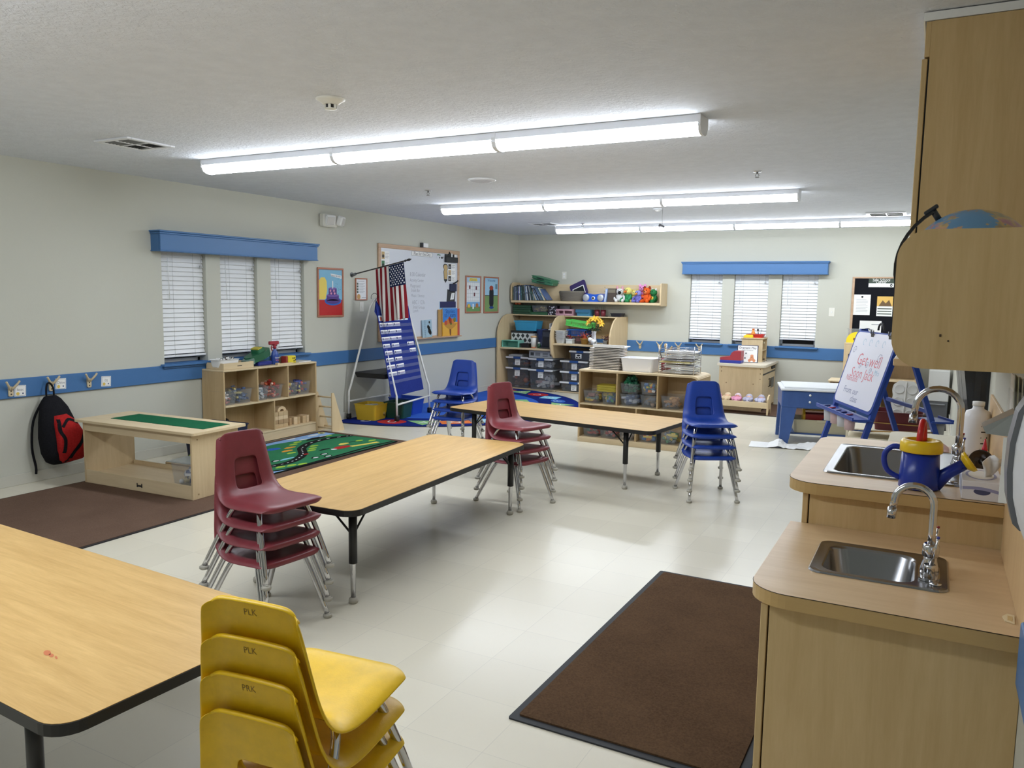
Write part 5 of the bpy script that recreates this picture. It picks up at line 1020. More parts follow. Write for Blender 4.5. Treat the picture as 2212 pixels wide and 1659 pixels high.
plushtoy('pale yellow plush slumped between the green-bodied and the purple toys', -4.005, py_+0.03, SZ, (234, 222, 130), (236, 226, 140), None, ((220, 200, 110), 1.2), None, 0.85, 0.1)
plushtoy('purple plush bird with an orange beak on the wall shelf', -3.925, py_-0.05, SZ, (120, 118, 196), (150, 148, 214), None, None, None, 0.86, -0.3, beak=(232, 150, 60))
plushtoy('pink plush peering over the purple and orange soft toys', -3.90, py_+0.055, SZ+0.055, (230, 140, 200), (240, 156, 212), None, ((244, 170, 220), 1.3), (220, 150, 196), 0.95, 0.1)
plushtoy('orange plush bear with a dark ear on the wall shelf', -3.805, py_-0.01, SZ, (232, 100, 44), (238, 108, 50), None, ((150, 60, 40), 1.3), (240, 140, 90), 1.05, -0.2)
plushtoy('green plush frog with big white eyes at the right end of the shelf', -3.70, py_, SZ, (44, 120, 70), (56, 136, 80), (240, 196, 80), ((236, 236, 232), 1.0), None, 0.95, -0.5)
# ------------------------------------------------------------------ double shelving unit on the back wall
t = thing('storage_unit', 'tall birch storage unit with curved side panels in the far left corner', 'shelf unit', (-6.03, YB-0.005, 0))
DF = 0.74
def side(x, full):
    a = [(-0.55*1.0, 1.178), (-0.03, 1.178)] if not full else [(-0.03, 1.178)]
    up = [(-0.74+0.0, 0.80), (-0.735, 0.90), (-0.70, 0.99), (-0.64, 1.07), (-0.56, 1.135), (-0.47, 1.17), (-0.40, 1.178)]
    if full: P = [(0.0, 0.009), (-0.72, 0.009), (-0.73, 0.4)]+up+[(-0.0, 1.178)]
    else: P = [(0.0, 0.009), (-0.10, 0.009), (-0.10, 0.50), (-0.62, 0.535), (-0.70, 0.60), (-0.73, 0.70)]+up+[(0.0, 1.178)]
    m = MB(); m.prism(P, 0, 0.02); m.V = [Vector((x+v.z, v.x, v.y)) for v in m.V]; m.obj('side_panel', BIRCH, t)
side(0.0, True); side(0.915, False); side(1.865, True)
m = MB(); m.box(0.02, 1.865, -0.012, 0, 0.02, 1.16); m.obj('back_panel', BIRCHD, t)
m = MB(); m.box(0.02, 0.915, -0.665, -0.012, 0.640, 0.668, b=0.004); m.obj('counter_board', BIRCHX, t)
m = MB(); m.box(0.935, 1.865, -0.665, -0.012, 0.735, 0.763, b=0.004); m.obj('counter_board', BIRCHX, t)
m = MB(); m.box(0.02, 0.915, -0.255, -0.012, 1.155, 1.174, b=0.003); m.obj('shelf_board', BIRCHX, t)
m = MB(); m.box(0.935, 1.865, -0.255, -0.012, 1.155, 1.174, b=0.003); m.obj('shelf_board', BIRCHX, t)
for x0, x1 in ((0.02, 0.915), (0.935, 1.865)): m = MB(); m.box(x0, x1, -0.50, -0.012, 0.005, 0.02); m.obj('bottom_board', BIRCHX, t)
RIMW = mat((226, 228, 230), 0.4); LATCH = mat((44, 84, 150), 0.4)
def tote(lab, x, y, z, w_, d_, h_, mt=CLEARD, cols=None, tint_=None, n=30, rs=1, group='latched totes under the corner storage unit', label=True, size=0.06):
    t = thing('latch_tote', lab, 'tote', (x, y, z), 0, group)
    m = MB(); tub_mesh(m, w_, d_, h_-0.014, 0.9, 0.03); m.obj('tote_body', mt, t)
    m = MB(); m.prism(rrect(-w_/2-0.012, w_/2+0.012, -d_/2-0.012, d_/2+0.012, 0.03, 3), h_-0.016, h_-0.001); m.obj('lid', clearplastic('tote_lid', (186, 190, 196), 0.55, 0.2), t)
    for s_ in (-1, 1): m = MB(); m.box(s_*w_*0.33-w_*0.17, s_*w_*0.33+w_*0.17, -d_/2-0.018, -d_/2-0.008, h_-0.026, h_, b=0.003); m.obj('lid_rim', RIMW, t)
    m = MB(); m.box(-w_*0.155, w_*0.155, -d_/2-0.023, -d_/2-0.007, h_-0.034, h_+0.002, b=0.004); m.obj('latch', LATCH, t)
    if label:
        k = 0.9+0.1*0.55; m = MB(); m.T = Matrix.Translation((0.0, -d_/2*(0.9+0.1*(h_-0.075)/h_)-0.0015, h_-0.085)) @ Matrix.Rotation(PI/2, 4, 'X') @ Matrix.Rotation(-0.04, 4, 'X'); m.box(-0.045, 0.045, -0.05, 0.045, 0, 0.001)
        for i in range(3): m.rect(-0.025, 0.025-0.008*i, -0.006-i*0.014, -0.001-i*0.014, 0.0015, 1)
        m.obj('paper_label', [PAPER, mat((130, 132, 138), 0.6)], t)
    if cols:
        hp = heap(w_*0.84, d_*0.8, 0.008, h_*0.5, cols, n, size, 'mix', rs); o = hp.obj('craft_supplies', [mat(c, 0.5) for c in cols]); o.matrix_world = Matrix.Translation((x, y, z)); tag(o, 'loose craft supplies inside the '+lab, 'supplies', None, 'stuff')
    return t
YT = YB-0.30; FZ = 0.0205
C1 = [(150, 110, 96), (190, 190, 188), (200, 110, 60), (90, 110, 150), (120, 96, 80)]
tote('lower tote of the left stack in the storage unit', -5.775, YT, FZ, 0.40, 0.44, 0.325, cols=C1, rs=41, n=36)
tote('upper tote of the left stack in the storage unit', -5.775, YT, FZ+0.3275, 0.40, 0.44, 0.168, cols=C1, rs=42, size=0.045)
C2 = [(214, 214, 216), (196, 198, 204), (230, 230, 232), (180, 150, 150), (120, 124, 134)]
tote('lower tote of the middle stack in the storage unit', -5.335, YT-0.06, FZ, 0.42, 0.44, 0.322, cols=C2, rs=43, n=40, size=0.08); tote('upper tote of the middle stack in the storage unit', -5.335, YT-0.06, 0.3446, 0.42, 0.44, 0.168, cols=C2, rs=44)
t = thing('disc_changer', 'pale box with dark printed patches on top of the middle tote stack', 'box', (-5.335, YT-0.09, 0.515))
m = MB(); m.box(-0.215, 0.215, -0.17, 0.17, 0, 0.112, b=0.004); m.obj('carton', mat((176, 180, 184), 0.6), t)
m = MB(); m.T = Matrix(((1, 0, 0, 0), (0, 0, 1, -0.1708), (0, 1, 0, 0), (0, 0, 0, 1))); m.rect(-0.19, -0.13, 0.035, 0.085, 0, 0); m.rect(-0.105, -0.02, 0.035, 0.085, 0, 1); m.rect(0.02, 0.11, 0.05, 0.085, 0, 1); m.rect(0.02, 0.11, 0.025, 0.04, 0, 1); m.disc(0.165, 0.06, 0.026, 0, 0, 14); m.obj('printing', [mat((60, 64, 70), 0.6), mat((126, 130, 134), 0.6)], t, recalc=False)
t = thing('paper_stack', 'small pile of papers on the left upper tote in the storage unit', 'papers', (-5.80, YT-0.07, 0.5165)); m = MB(); m.box(-0.14, 0.10, -0.13, 0.13, 0, 0.025); m.obj('sheets', mat((170, 174, 178), 0.7), t); m = MB(); m.T = Matrix.Rotation(0.1, 4, 'Z'); m.box(-0.12, 0.09, -0.12, 0.12, 0.025, 0.032); m.obj('top_sheet', mat((196, 196, 200), 0.7), t)
C3 = [(90, 96, 104), (150, 154, 160), (110, 90, 90)]
for i, (z0, h_, nm) in enumerate(((FZ, 0.154, 'bottom'), (0.1766, 0.160, 'second'), (0.3406, 0.160, 'third'))): tote('%s tote of the stack behind the low cubby shelf' % nm, -4.80, YT+0.00, z0, 0.46, 0.44, h_, cols=C3, rs=50+i, n=18, size=0.05)
tote('small dark grey tote topping the stack behind the low cubby shelf', -4.72, YT-0.03, 0.5046, 0.36, 0.30, 0.148, mat((70, 72, 78), 0.45), None, label=False)
m = MB(); t = thing('picture_sticker', 'small black and white picture sticker on the small grey tote', 'sticker', (-4.75, YT-0.1755, 0.57)); m.box(-0.05, 0.05, -0.001, 0.0, -0.035, 0.035); m.obj('sticker_paper', PAPER, t); m = MB(); m.T = Matrix(((1, 0, 0, 0), (0, 0, 1, -0.0016), (0, 1, 0, 0), (0, 0, 0, 1))); m.disc(0.0, 0.012, 0.03, 0, 0, 9, 0.014); m.rect(-0.04, -0.01, -0.028, -0.012); m.rect(0.005, 0.03, -0.028, -0.012); m.obj('printing', BLACK, t, recalc=False)
for i, (z0, h_, nm) in enumerate(((FZ, 0.154, 'bottom'), (0.1766, 0.160, 'second'), (0.3406, 0.160, 'third'), (0.5046, 0.150, 'top'))): tote('%s tote of the rightmost stack in the storage unit' % nm, -4.345, YT+0.02, z0, 0.33, 0.40, h_, cols=None, label=i < 3)
# counter A
ZA = 0.6685; Y0 = YB-0.6
t = thing('open_box', 'mint green open box lying on its side at the left of the storage unit counter', 'box', (-5.842, Y0+0.06, ZA)); MINT = mat((130, 196, 178), 0.5)
for q in ((-0.145, 0.145, -0.11, 0.09, 0, 0.005), (-0.145, 0.145, -0.11, 0.09, 0.10, 0.105), (-0.145, -0.14, -0.11, 0.09, 0.005, 0.10), (0.14, 0.145, -0.11, 0.09, 0.005, 0.10), (-0.14, 0.14, 0.085, 0.09, 0.005, 0.10)): m = MB(); m.box(*q); m.obj('box_wall', MINT, t)
t = thing('lattice_box', 'white box with black lattice pattern and dark lid on the storage unit counter', 'box', (-5.75, YB-0.29, ZA)); m = MB(); m.box(-0.19, 0.19, -0.13, 0.13, 0, 0.215); m.obj('box_body', mat((216, 218, 218), 0.6), t)
m = MB(); m.box(-0.197, 0.197, -0.137, 0.137, 0.216, 0.252, b=0.004); m.obj('lid', mat((34, 34, 38), 0.5), t)
m = MB(); m.T = Matrix(((1, 0, 0, 0), (0, 0, 1, -0.1306), (0, 1, 0, 0), (0, 0, 0, 1)))
for i in range(5):
    for j in range(3):
        x, y = -0.15+0.082*i+(0.041 if j % 2 else 0), 0.035+0.07*j; r = 0.033
        if x < 0.175: m.poly([(x-r, y), (x, y-r*1.15), (x+r, y), (x, y+r*1.15)], 0, 0)
m.obj('lattice_pattern', mat((52, 56, 58), 0.6), t, recalc=False)
t = thing('storage_bin', 'bright blue bin standing on the lattice box', 'bin', (-5.70, YB-0.29, ZA+0.2535)); m = MB(); tub_mesh(m, 0.40, 0.24, 0.155, 0.9, 0.02); m.obj('bin_body', mat((52, 148, 190), 0.45), t); m = MB(); m.box(-0.205, 0.205, -0.125, -0.118, 0.135, 0.156, b=0.002); m.obj('rim', mat((66, 160, 200), 0.45), t)
t = thing('document_tray', 'small black tray in front of the lattice box', 'tray', (-5.605, Y0+0.05, ZA)); m = MB(); tub_mesh(m, 0.165, 0.16, 0.065, 0.85, 0.03); m.obj('tray_body', BLACK, t); m = MB(); m.box(-0.06, 0.06, -0.02, 0.06, 0.01, 0.05); m.obj('contents', DARK, t)
t = thing('travel_cup', 'white travel cup with a tan lid on the storage unit counter', 'cup', (-5.465, Y0+0.02, ZA)); m = MB(); m.lathe([(0.036, 0), (0.036, 0.02)], 14); m.obj('base_ring', mat((206, 130, 100), 0.5), t); m = MB(); m.lathe([(0.036, 0.02), (0.044, 0.165)], 14); m.obj('cup_body', mat((224, 224, 218), 0.4), t); m = MB(); m.lathe([(0.048, 0.165), (0.048, 0.185), (0.03, 0.19), (0.001, 0.19)], 14); m.obj('lid', mat((214, 170, 120), 0.5), t)
t = thing('pitcher', 'smoky blue tapered pitcher behind the travel cup', 'pitcher', (-5.46, YB-0.30, ZA), 2.0); m = MB(); m.lathe([(0.05, 0), (0.055, 0.04), (0.04, 0.06), (0.095, 0.27), (0.10, 0.285), (0.092, 0.285), (0.036, 0.07), (0.001, 0.065)], 16); m.obj('jug', clearplastic('smoky_blue', (60, 72, 120), 0.7, 0.15), t); m = MB(); m.tube([(0.09, 0, 0.25), (0.13, 0, 0.22), (0.10, 0, 0.12), (0.06, 0, 0.10)], 0.01, 6); m.obj('handle', mat((60, 72, 120), 0.3), t)
t = thing('small_jar', 'small dark green jar beside the travel cup', 'jar', (-5.385, Y0+0.05, ZA)); m = MB(); m.lathe([(0.026, 0), (0.03, 0.05), (0.02, 0.07)], 12); m.obj('jar_body', mat((40, 84, 64), 0.3), t); m = MB(); m.lathe([(0.02, 0.07), (0.02, 0.09), (0.001, 0.092)], 10); m.obj('cap', mat((190, 190, 190), 0.4), t)
t = thing('printer', 'black office machine at the right of the storage unit counter', 'printer', (-5.235, YB-0.36, ZA)); m = MB(); m.box(-0.115, 0.115, -0.16, 0.16, 0.0, 0.28, b=0.012); m.obj('body', mat((30, 32, 42), 0.4), t); m = MB(); m.box(-0.12, 0.115, -0.25, -0.155, 0.0, 0.022, b=0.005); m.obj('paper_tray', mat((50, 52, 58), 0.4), t); m = MB(); m.box(-0.10, 0.10, -0.1625, -0.159, 0.18, 0.25); m.obj('control_panel', mat((60, 64, 76), 0.3), t)
t = thing('label_roller', 'grey and white tape dispenser on the black office machine', 'dispenser', (-5.22, YB-0.38, ZA+0.2805)); m = MB(); m.box(-0.07, 0.06, -0.05, 0.05, 0, 0.012, b=0.003); m.obj('base', WHITE, t); m = MB(); m.tube([(-0.03, 0, 0.075), (0.07, 0, 0.075)], 0.038, 14); m.obj('roll', mat((150, 150, 152), 0.6), t); m = MB(); m.box(-0.065, -0.052, -0.02, 0.02, 0.01, 0.10); m.box(-0.05, 0.03, -0.04, 0.04, 0.012, 0.05); m.obj('bracket', mat((210, 210, 210), 0.4), t)
# counter B
ZBc = 0.7635; YV = YB-0.56
for k in range(4):
    t = thing('white_tub', 'translucent white tub, %s of four nested ones on the storage unit counter' % ['bottom', 'second', 'third', 'top'][k], 'tub', (-5.0, YV, ZBc+0.034*k), 0, 'nested translucent tubs'); m = MB(); tub_mesh(m, 0.158+0.001*k, 0.158, 0.085, 0.80, 0.03); m.obj('tub', clearplastic('milky_tub', (222, 224, 222), 0.7, 0.35), t); m = MB(); tub_mesh(m, 0.17, 0.17, 0.008, 1.0, 0.03); m.V = [v+Vector((0, 0, 0.079)) for v in m.V]; m.obj('rim', clearplastic('milky_rim', (232, 232, 230), 0.8, 0.35), t)
def pot(lab, x, y, z, r, h_, c, pl, cols, sq=False, spread=0.06, ph=0.06, n=26, rs=1):
    t = thing('potted_plant', lab, 'plant', (x, y, z)); m = MB()
    if sq: m.box(-r, r, -r, r, 0, h_, b=0.004); m.box(-r-0.006, r+0.006, -r-0.006, r+0.006, h_-0.016, h_, b=0.003)
    else: m.lathe([(r*0.75, 0), (r, h_), (r*1.06, h_), (r*1.06, h_-0.012)], 16)
    m.obj('pot', mat(c, 0.6), t); rn = random.Random(rs); m = MB()
    for i in range(n):
        a = rn.uniform(0, 6.3); q = rn.random()**0.6*spread; z1 = h_+ph*rn.uniform(0.2, 1); k = rn.randrange(len(cols)); m.T = Matrix.Translation((q*math.cos(a), q*math.sin(a), z1)) @ Matrix.Rotation(a, 4, 'Z') @ Matrix.Rotation(rn.uniform(-0.9, 0.3), 4, 'Y')
        m.add([(0, 0, 0), (0.018, 0.011, 0.004), (0.04, 0, -0.002), (0.018, -0.011, 0.004)], [(0, 1, 2, 3)], k)
    m.T = Matrix(); m.lathe([(r*0.7, h_-0.006), (0.02, h_+ph*0.5), (0.001, h_+ph*0.6)], 8, 0)
    m.obj('foliage', [mat(c_, 0.6) for c_ in cols], t, recalc=False, kind='stuff'); return t
pot('small square white pot with red flowers on the storage unit counter', -4.846, YV-0.02, ZBc, 0.05, 0.075, (216, 220, 216), None, [(130, 36, 44), (168, 60, 60), (60, 40, 40)], True, 0.05, 0.045, rs=61)
pot('mustard round pot with orange leaves on the storage unit counter', -4.60, YV-0.04, ZBc, 0.068, 0.09, (170, 128, 58), None, [(206, 84, 50), (226, 110, 70), (170, 60, 40)], False, 0.085, 0.07, 40, 62)
pot('small grey pot with dark plants behind the white vases', -4.29, YV+0.0, ZBc, 0.036, 0.07, (176, 180, 184), None, [(60, 40, 40), (110, 60, 60), (190, 150, 150)], False, 0.05, 0.05, rs=63)
t = thing('brown_box', 'dark brown box behind the white pot on the storage unit counter', 'box', (-4.735, YV+0.10, ZBc)); m = MB(); m.box(-0.075, 0.075, -0.06, 0.06, 0, 0.11, b=0.003); m.obj('carton', mat((70, 52, 46), 0.7), t); m = MB(); m.box(-0.04, 0.04, -0.0615, -0.06, 0.04, 0.09); m.obj('label', mat((110, 70, 70), 0.6), t)
def basket(lab, x, y, z, w_, d_, h_, c, ry=0, rz=0):
    t = thing('plastic_basket', lab, 'basket', M=Matrix.Translation((x, y, z)) @ Matrix.Rotation(rz, 4, 'Z') @ Matrix.Rotation(ry, 4, 'Y')); mt = mat(c, 0.4)
    m = MB(); P = rrect(-w_/2, w_/2, -d_/2, d_/2, 0.03, 3); Pi = rrect(-w_/2+0.008, w_/2-0.008, -d_/2+0.008, d_/2-0.008, 0.024, 3); n = len(P)
    for z0, z1 in ((h_-0.018, h_), (0.0, 0.012)):
        m.add([(p[0], p[1], z0) for p in P]+[(p[0], p[1], z1) for p in P]+[(p[0], p[1], z0) for p in Pi]+[(p[0], p[1], z1) for p in Pi], [f for i in range(n) for j in [(i+1) % n] for f in ((i, j, n+j, n+i), (n+i, n+j, 3*n+j, 3*n+i), (2*n+i, 2*n+j, 3*n+j, 3*n+i), (i, j, 2*n+j, 2*n+i))])
    m.obj('rim_bands', mt, t); m = MB(); m.prism(Pi, 0.002, 0.006); m.obj('basket_floor', mt, t)
    m = MB(); k = int(w_/0.024)
    for i in range(k+1):
        xx = -w_/2+0.03+(w_-0.06)*i/k
        for s_ in (-1, 1): m.box(xx-0.004, xx+0.004, s_*(d_/2-0.006)-0.002, s_*(d_/2-0.006)+0.002, 0.012, h_-0.018)
    k = int(d_/0.024)
    for i in range(k+1):
        yy = -d_/2+0.03+(d_-0.06)*i/k
        for s_ in (-1, 1): m.box(s_*(w_/2-0.006)-0.002, s_*(w_/2-0.006)+0.002, yy-0.004, yy+0.004, 0.012, h_-0.018)
    m.obj('side_ribs', mt, t, kind='stuff'); return t
basket('blue plastic basket on the brown box in the storage unit', -4.80, YB-0.36, ZBc+0.115, 0.34, 0.24, 0.10, (34, 86, 160))
basket('lime green plastic basket lying tilted on the blue basket', -4.78, YB-0.36, ZBc+0.245, 0.42, 0.26, 0.09, (98, 200, 96), 0.13, 0.05)
for x, y, nm in ((-4.475, YV-0.03, 'left of the two white vases on the storage unit counter'), (-4.425, YV-0.08, 'white vase holding the yellow lilies on the storage unit counter')):
    t = thing('vase', nm, 'vase', (x, y, ZBc)); m = MB(); m.lathe([(0.032, 0), (0.034, 0.02), (0.022, 0.10), (0.017, 0.16), (0.024, 0.20), (0.02, 0.20), (0.013, 0.16), (0.001, 0.02)], 14); m.obj('vase_body', mat((226, 226, 232), 0.25), t); m = MB(); m.lathe([(0.0255, 0.196), (0.0265, 0.201), (0.0205, 0.204)], 14); m.obj('lip', mat((236, 236, 240), 0.25), t)
t = thing('lily_bunch', 'bunch of yellow lilies with dark leaves in the white vase', 'flowers', (-4.425, YV-0.08, ZBc+0.03))
m = MB(); rn = random.Random(9); LP = []
for i in range(8): a = 2*PI*i/8+0.2; q = 0.09 if i % 2 else 0.05; LP.append((q*math.cos(a)*1.2, q*math.sin(a), 0.285+0.035*rn.random()+(0.03 if not i % 2 else 0)))
for p in LP: m.tube([(0, 0, 0.0), (p[0]*0.2, p[1]*0.2, 0.17), p], 0.0028, 5)
m.obj('stems', mat((50, 84, 50), 0.6), t)
m = MB()
for i in range(22): a = rn.uniform(0, 6.3); q = rn.uniform(0.02, 0.10); m.T = Matrix.Translation((q*math.cos(a), q*math.sin(a), 0.2+0.04*rn.random())) @ Matrix.Rotation(a, 4, 'Z') @ Matrix.Rotation(0.5, 4, 'Y'); m.add([(-0.02, 0, 0), (0.01, 0.014, 0.003), (0.05, 0, -0.004), (0.01, -0.014, 0.003)], [(0, 1, 2, 3)])
m.T = Matrix(); m.obj('leaves', mat((34, 50, 40), 0.6), t, recalc=False)
LY = [mat((238, 196, 70), 0.5), mat((206, 120, 44), 0.5)]
for p in LP:
    m = MB(); b_ = Vector((p[0]*2.2, p[1]*2.2, 0.12)).normalized(); m.T = Matrix.Translation(p) @ Vector((0, 0, 1)).rotation_difference(b_).to_matrix().to_4x4()
    for k in range(6):
        c, s_ = math.cos(PI*k/3), math.sin(PI*k/3); f = lambda r, o, z: (r*c-o*s_, r*s_+o*c, z)
        m.add([f(0.004, 0, 0), f(0.032, 0.018, 0.026), f(0.075, 0, 0.02), f(0.032, -0.018, 0.026)], [(0, 1, 2, 3)], 0)
    m.ball((0, 0, 0.012), 0.008, 1, 6, 4); m.T = Matrix(); m.obj('lily', LY, t, recalc=False)
t = thing('paper_roll', 'rolled white paper tube leaning beside the vases', 'paper roll', (-4.40, YV-0.10, ZBc)); m = MB(); m.tube([(-0.10, 0.0, 0.085), (0.02, -0.06, 0.035)], 0.032, 14, cap=False); m.tube([(-0.10, 0.0, 0.085), (0.02, -0.06, 0.035)], 0.028, 14, cap=False); m.obj('rolled_sheet', PAPER, t, recalc=False); m = MB(); m.tube([(-0.045, -0.027, 0.063), (-0.038, -0.031, 0.060)], 0.0335, 14); m.obj('rubber_band', mat((190, 170, 150), 0.6), t)
t = thing('ribbon_bow', 'black and white ribbon bow beside the orange leaves', 'bow', (-4.525, YV+0.0, ZBc+0.12))
m = MB()
for i in range(7): a = 2*PI*i/7; m.T = Matrix.Rotation(a, 4, 'Y'); m.tube(smoothpts([(0, 0, 0), (0.02, 0.01, 0.035), (0.0, 0.015, 0.055), (-0.02, 0.01, 0.035), (0, 0, 0)], 3), 0.006, 5, m=i % 2)
m.T = Matrix(); m.tube([(0, 0.02, 0.02), (0.005, 0.04, -0.119)], 0.004, 5); m.obj('ribbon_loops', [BLACK, WHITE], t); m = MB(); m.ball((0, -0.004, 0), 0.012, 0, 8, 6); m.obj('knot', BLACK, t)
t = thing('woven_pot', 'round brown woven basket behind the white vases', 'basket', (-4.30, YB-0.36, ZBc)); m = MB(); m.lathe([(0.05, 0), (0.07, 0.05), (0.07, 0.11), (0.06, 0.14), (0.05, 0.14), (0.045, 0.02), (0.001, 0.02)], 16); m.obj('woven_body', mat((126, 92, 52), 0.8), t); m = MB(); m.tube([(0.055*math.cos(2*PI*k/16), 0.055*math.sin(2*PI*k/16), 0.142) for k in range(16)], 0.006, 5, closed=True); m.obj('rim', mat((140, 106, 62), 0.8), t)
# upper narrow shelf
ZS = 1.1745; YN = YB-0.14
t = thing('game_box', 'stack of dark green boxed cases at the left of the narrow shelf', 'box', (-5.86, YN, ZS))
for k in range(4): m = MB(); m.box(-0.155, 0.155, -0.10, 0.11, 0.001+0.037*k, 0.036+0.037*k, b=0.004); m.obj('case', mat((36, 70+4*(k % 2), 52), 0.5), t)
for x, lab in ((-5.985, 'left'), (-5.93, 'right')):
    t = thing('toy_pumpkin', '%s of two small orange pumpkins on the dark green cases' % lab, 'toy', (x+0.012, YB-0.20, ZS+0.150)); m = MB(); m.ball((0, 0, 0.022), 0.027, 0, 12, 8, (1, 1, 0.8)); m.obj('pumpkin', mat((206, 108, 66), 0.5), t); m = MB(); m.tube([(0, 0, 0.042), (0.003, 0, 0.05)], 0.004, 5); m.obj('stem', mat((110, 84, 50), 0.7), t)
tub('snack_tub', 'clear tub of cream pieces on a green tray on the narrow shelf', Matrix.Translation((-5.55, YN, ZS+0.042)), 0.28, 0.20, 0.105, CLEARD, [(206, 186, 130), (190, 170, 110), (150, 110, 100)], 26, 0.04, 0.5, rs=71, toylab='cream pieces in the clear tub on the narrow shelf')
t = thing('green_tray', 'flat green case under the clear tub on the narrow shelf', 'tray', (-5.55, YN, ZS)); m = MB(); m.box(-0.15, 0.15, -0.11, 0.11, 0, 0.036, b=0.004); m.obj('case', mat((46, 92, 62), 0.5), t); m = MB(); m.box(-0.152, 0.152, -0.112, 0.112, 0.0365, 0.041, b=0.001); m.obj('case_lid', mat((54, 104, 70), 0.5), t)
t = thing('dotted_box', 'black box with white dots on the narrow shelf', 'box', (-5.32, YN, ZS)); m = MB(); m.box(-0.075, 0.085, -0.10, 0.11, 0, 0.15, b=0.002); m.obj('carton', mat((34, 28, 40), 0.5), t); m = MB(); m.T = Matrix(((1, 0, 0, 0), (0, 0, 1, -0.1006), (0, 1, 0, 0), (0, 0, 0, 1))); rn = random.Random(3)
for i in range(16): m.disc(rn.uniform(-0.065, 0.075), rn.uniform(0.012, 0.14), rn.choice([0.007, 0.009, 0.013]), 0, 0, 8)
m.obj('dot_print', mat((196, 196, 206), 0.6), t, recalc=False)
t = thing('pink_crate', 'pink open crate on the narrow shelf', 'crate', (-5.10, YN-0.02, ZS)); PK = mat((196, 150, 164), 0.5)
for q in ((-0.14, 0.14, -0.11, 0.11, 0.0, 0.006), (-0.14, -0.134, -0.11, 0.11, 0.006, 0.10), (0.134, 0.14, -0.11, 0.11, 0.006, 0.10), (-0.134, 0.134, 0.104, 0.11, 0.006, 0.10), (-0.134, 0.134, -0.11, -0.104, 0.006, 0.03), (-0.134, 0.134, -0.11, -0.104, 0.075, 0.10), (-0.01, 0.01, -0.11, -0.104, 0.03, 0.075)): m = MB(); m.box(*q); m.obj('crate_slat', PK, t)
t = thing('fabric_roll', 'grey rolled fabric in the pink crate', 'roll', (-5.12, YN-0.03, ZS+0.118)); m = MB(); m.tube([(-0.085, 0, 0), (0.09, -0.01, 0)], 0.038, 14); m.obj('roll', fabric('grey_felt', (100, 102, 106), (122, 124, 128), 90), t); m = MB(); m.tube([(0.0902, -0.01, 0), (0.091, -0.01, 0)], 0.014, 10); m.obj('core', DARK, t)
t = thing('storage_bin', 'teal blue bin on the narrow shelf', 'bin', (-4.80, YN, ZS)); m = MB(); tub_mesh(m, 0.23, 0.2, 0.10, 0.92, 0.02); m.obj('bin_body', mat((64, 128, 164), 0.45), t); m = MB(); m.box(-0.118, 0.118, -0.106, -0.10, 0.05, 0.10, b=0.002); m.obj('front_panel', mat((54, 108, 146), 0.45), t)
for x, lab in ((-4.60, 'left'), (-4.50, 'right')):
    t = thing('red_cup', '%s of the two dark red cups on the narrow shelf' % lab, 'cup', (x, YN, ZS)); m = MB(); m.lathe([(0.036, 0), (0.043, 0.10), (0.039, 0.10), (0.033, 0.006), (0.001, 0.005)], 16); m.obj('cup', mat((118, 44, 58), 0.45), t)
    m = MB()
    for k in range(4): a = k*1.6; m.tube([(0.01*math.cos(a), 0.01*math.sin(a), 0.006), (0.032*math.cos(a), 0.032*math.sin(a), 0.15)], 0.003, 5)
    m.obj('pens', mat((120, 116, 100), 0.5), t)
t = thing('scissors', 'dark pair of scissors lying on the narrow shelf', 'scissors', (-4.39, YN-0.06, ZS)); m = MB(); m.box(-0.01, 0.06, -0.004, 0.004, 0.004, 0.008); m.obj('blades', BRUSH, t)
m = MB()
for s_ in (-1, 1): m.tube([(-0.03+0.02*math.cos(2*PI*k/12), s_*0.016+0.013*math.sin(2*PI*k/12), 0.007) for k in range(12)], 0.005, 5, closed=True)
m.obj('handles', BLACK, t)
t = thing('black_tray', 'black tray at the right end of the narrow shelf', 'tray', (-4.255, YN-0.02, ZS+0.0045)); m = MB(); tub_mesh(m, 0.185, 0.16, 0.05, 0.9, 0.02); m.obj('tray_body', mat((30, 30, 40), 0.5), t); m = MB(); m.box(-0.093, 0.093, -0.082, -0.079, 0.04, 0.052); m.obj('rim', mat((40, 40, 52), 0.5), t)

# ------------------------------------------------------------------ low cubby shelf behind the far table
t = thing('low_cubby_shelf', 'low birch cubby shelf of clear tubs behind the far table', 'shelf', (-3.172, 7.455, 0)); L, D, H = 1.228, 0.47, 0.745
def sbx(nm, *q, mt=BIRCHD, b=0.002): m = MB(); m.box(*q, b=b); return m.obj(nm, mt, t)
sbx('side_panel', 0, 0.018, 0, D, 0.01, H-0.02); sbx('side_panel', L-0.018, L, 0, D, 0.01, H-0.02); sbx('back_panel', 0.018, L-0.018, 0.32, 0.328, 0.04, H-0.02)
m = MB(); P = [(0.0, H-0.018), (L-0.06, H-0.018), (L-0.03, H-0.024), (L-0.008, H-0.04), (L+0.004, H-0.03), (L-0.012, H-0.01), (L-0.05, H), (0.0, H)]; m.prism(P, -0.008, D); m.V = [Vector((v.x, v.z, v.y)) for v in m.V]; m.obj('top_panel', BIRCHX, t)
sbx('shelf_board', 0.018, L-0.018, 0, 0.32, 0.386, 0.402, mt=BIRCHX); sbx('bottom_board', 0.018, L-0.018, 0, 0.32, 0.042, 0.056, mt=BIRCHX); sbx('kick_board', 0.0, L, -0.002, 0.016, 0.0, 0.045, mt=BIRCHX)
for x in (0.411, 0.831): sbx('divider', x-0.008, x+0.008, 0, 0.32, 0.402, H-0.02)
sbx('divider', 0.612, 0.628, 0, 0.32, 0.056, 0.386)
LS = t.matrix_world.copy()
TG = 'clear tubs in the low cubby shelf'
MXC = [(214, 70, 50), (230, 200, 70), (70, 120, 180), (90, 160, 90), (236, 236, 226), (226, 140, 60)]
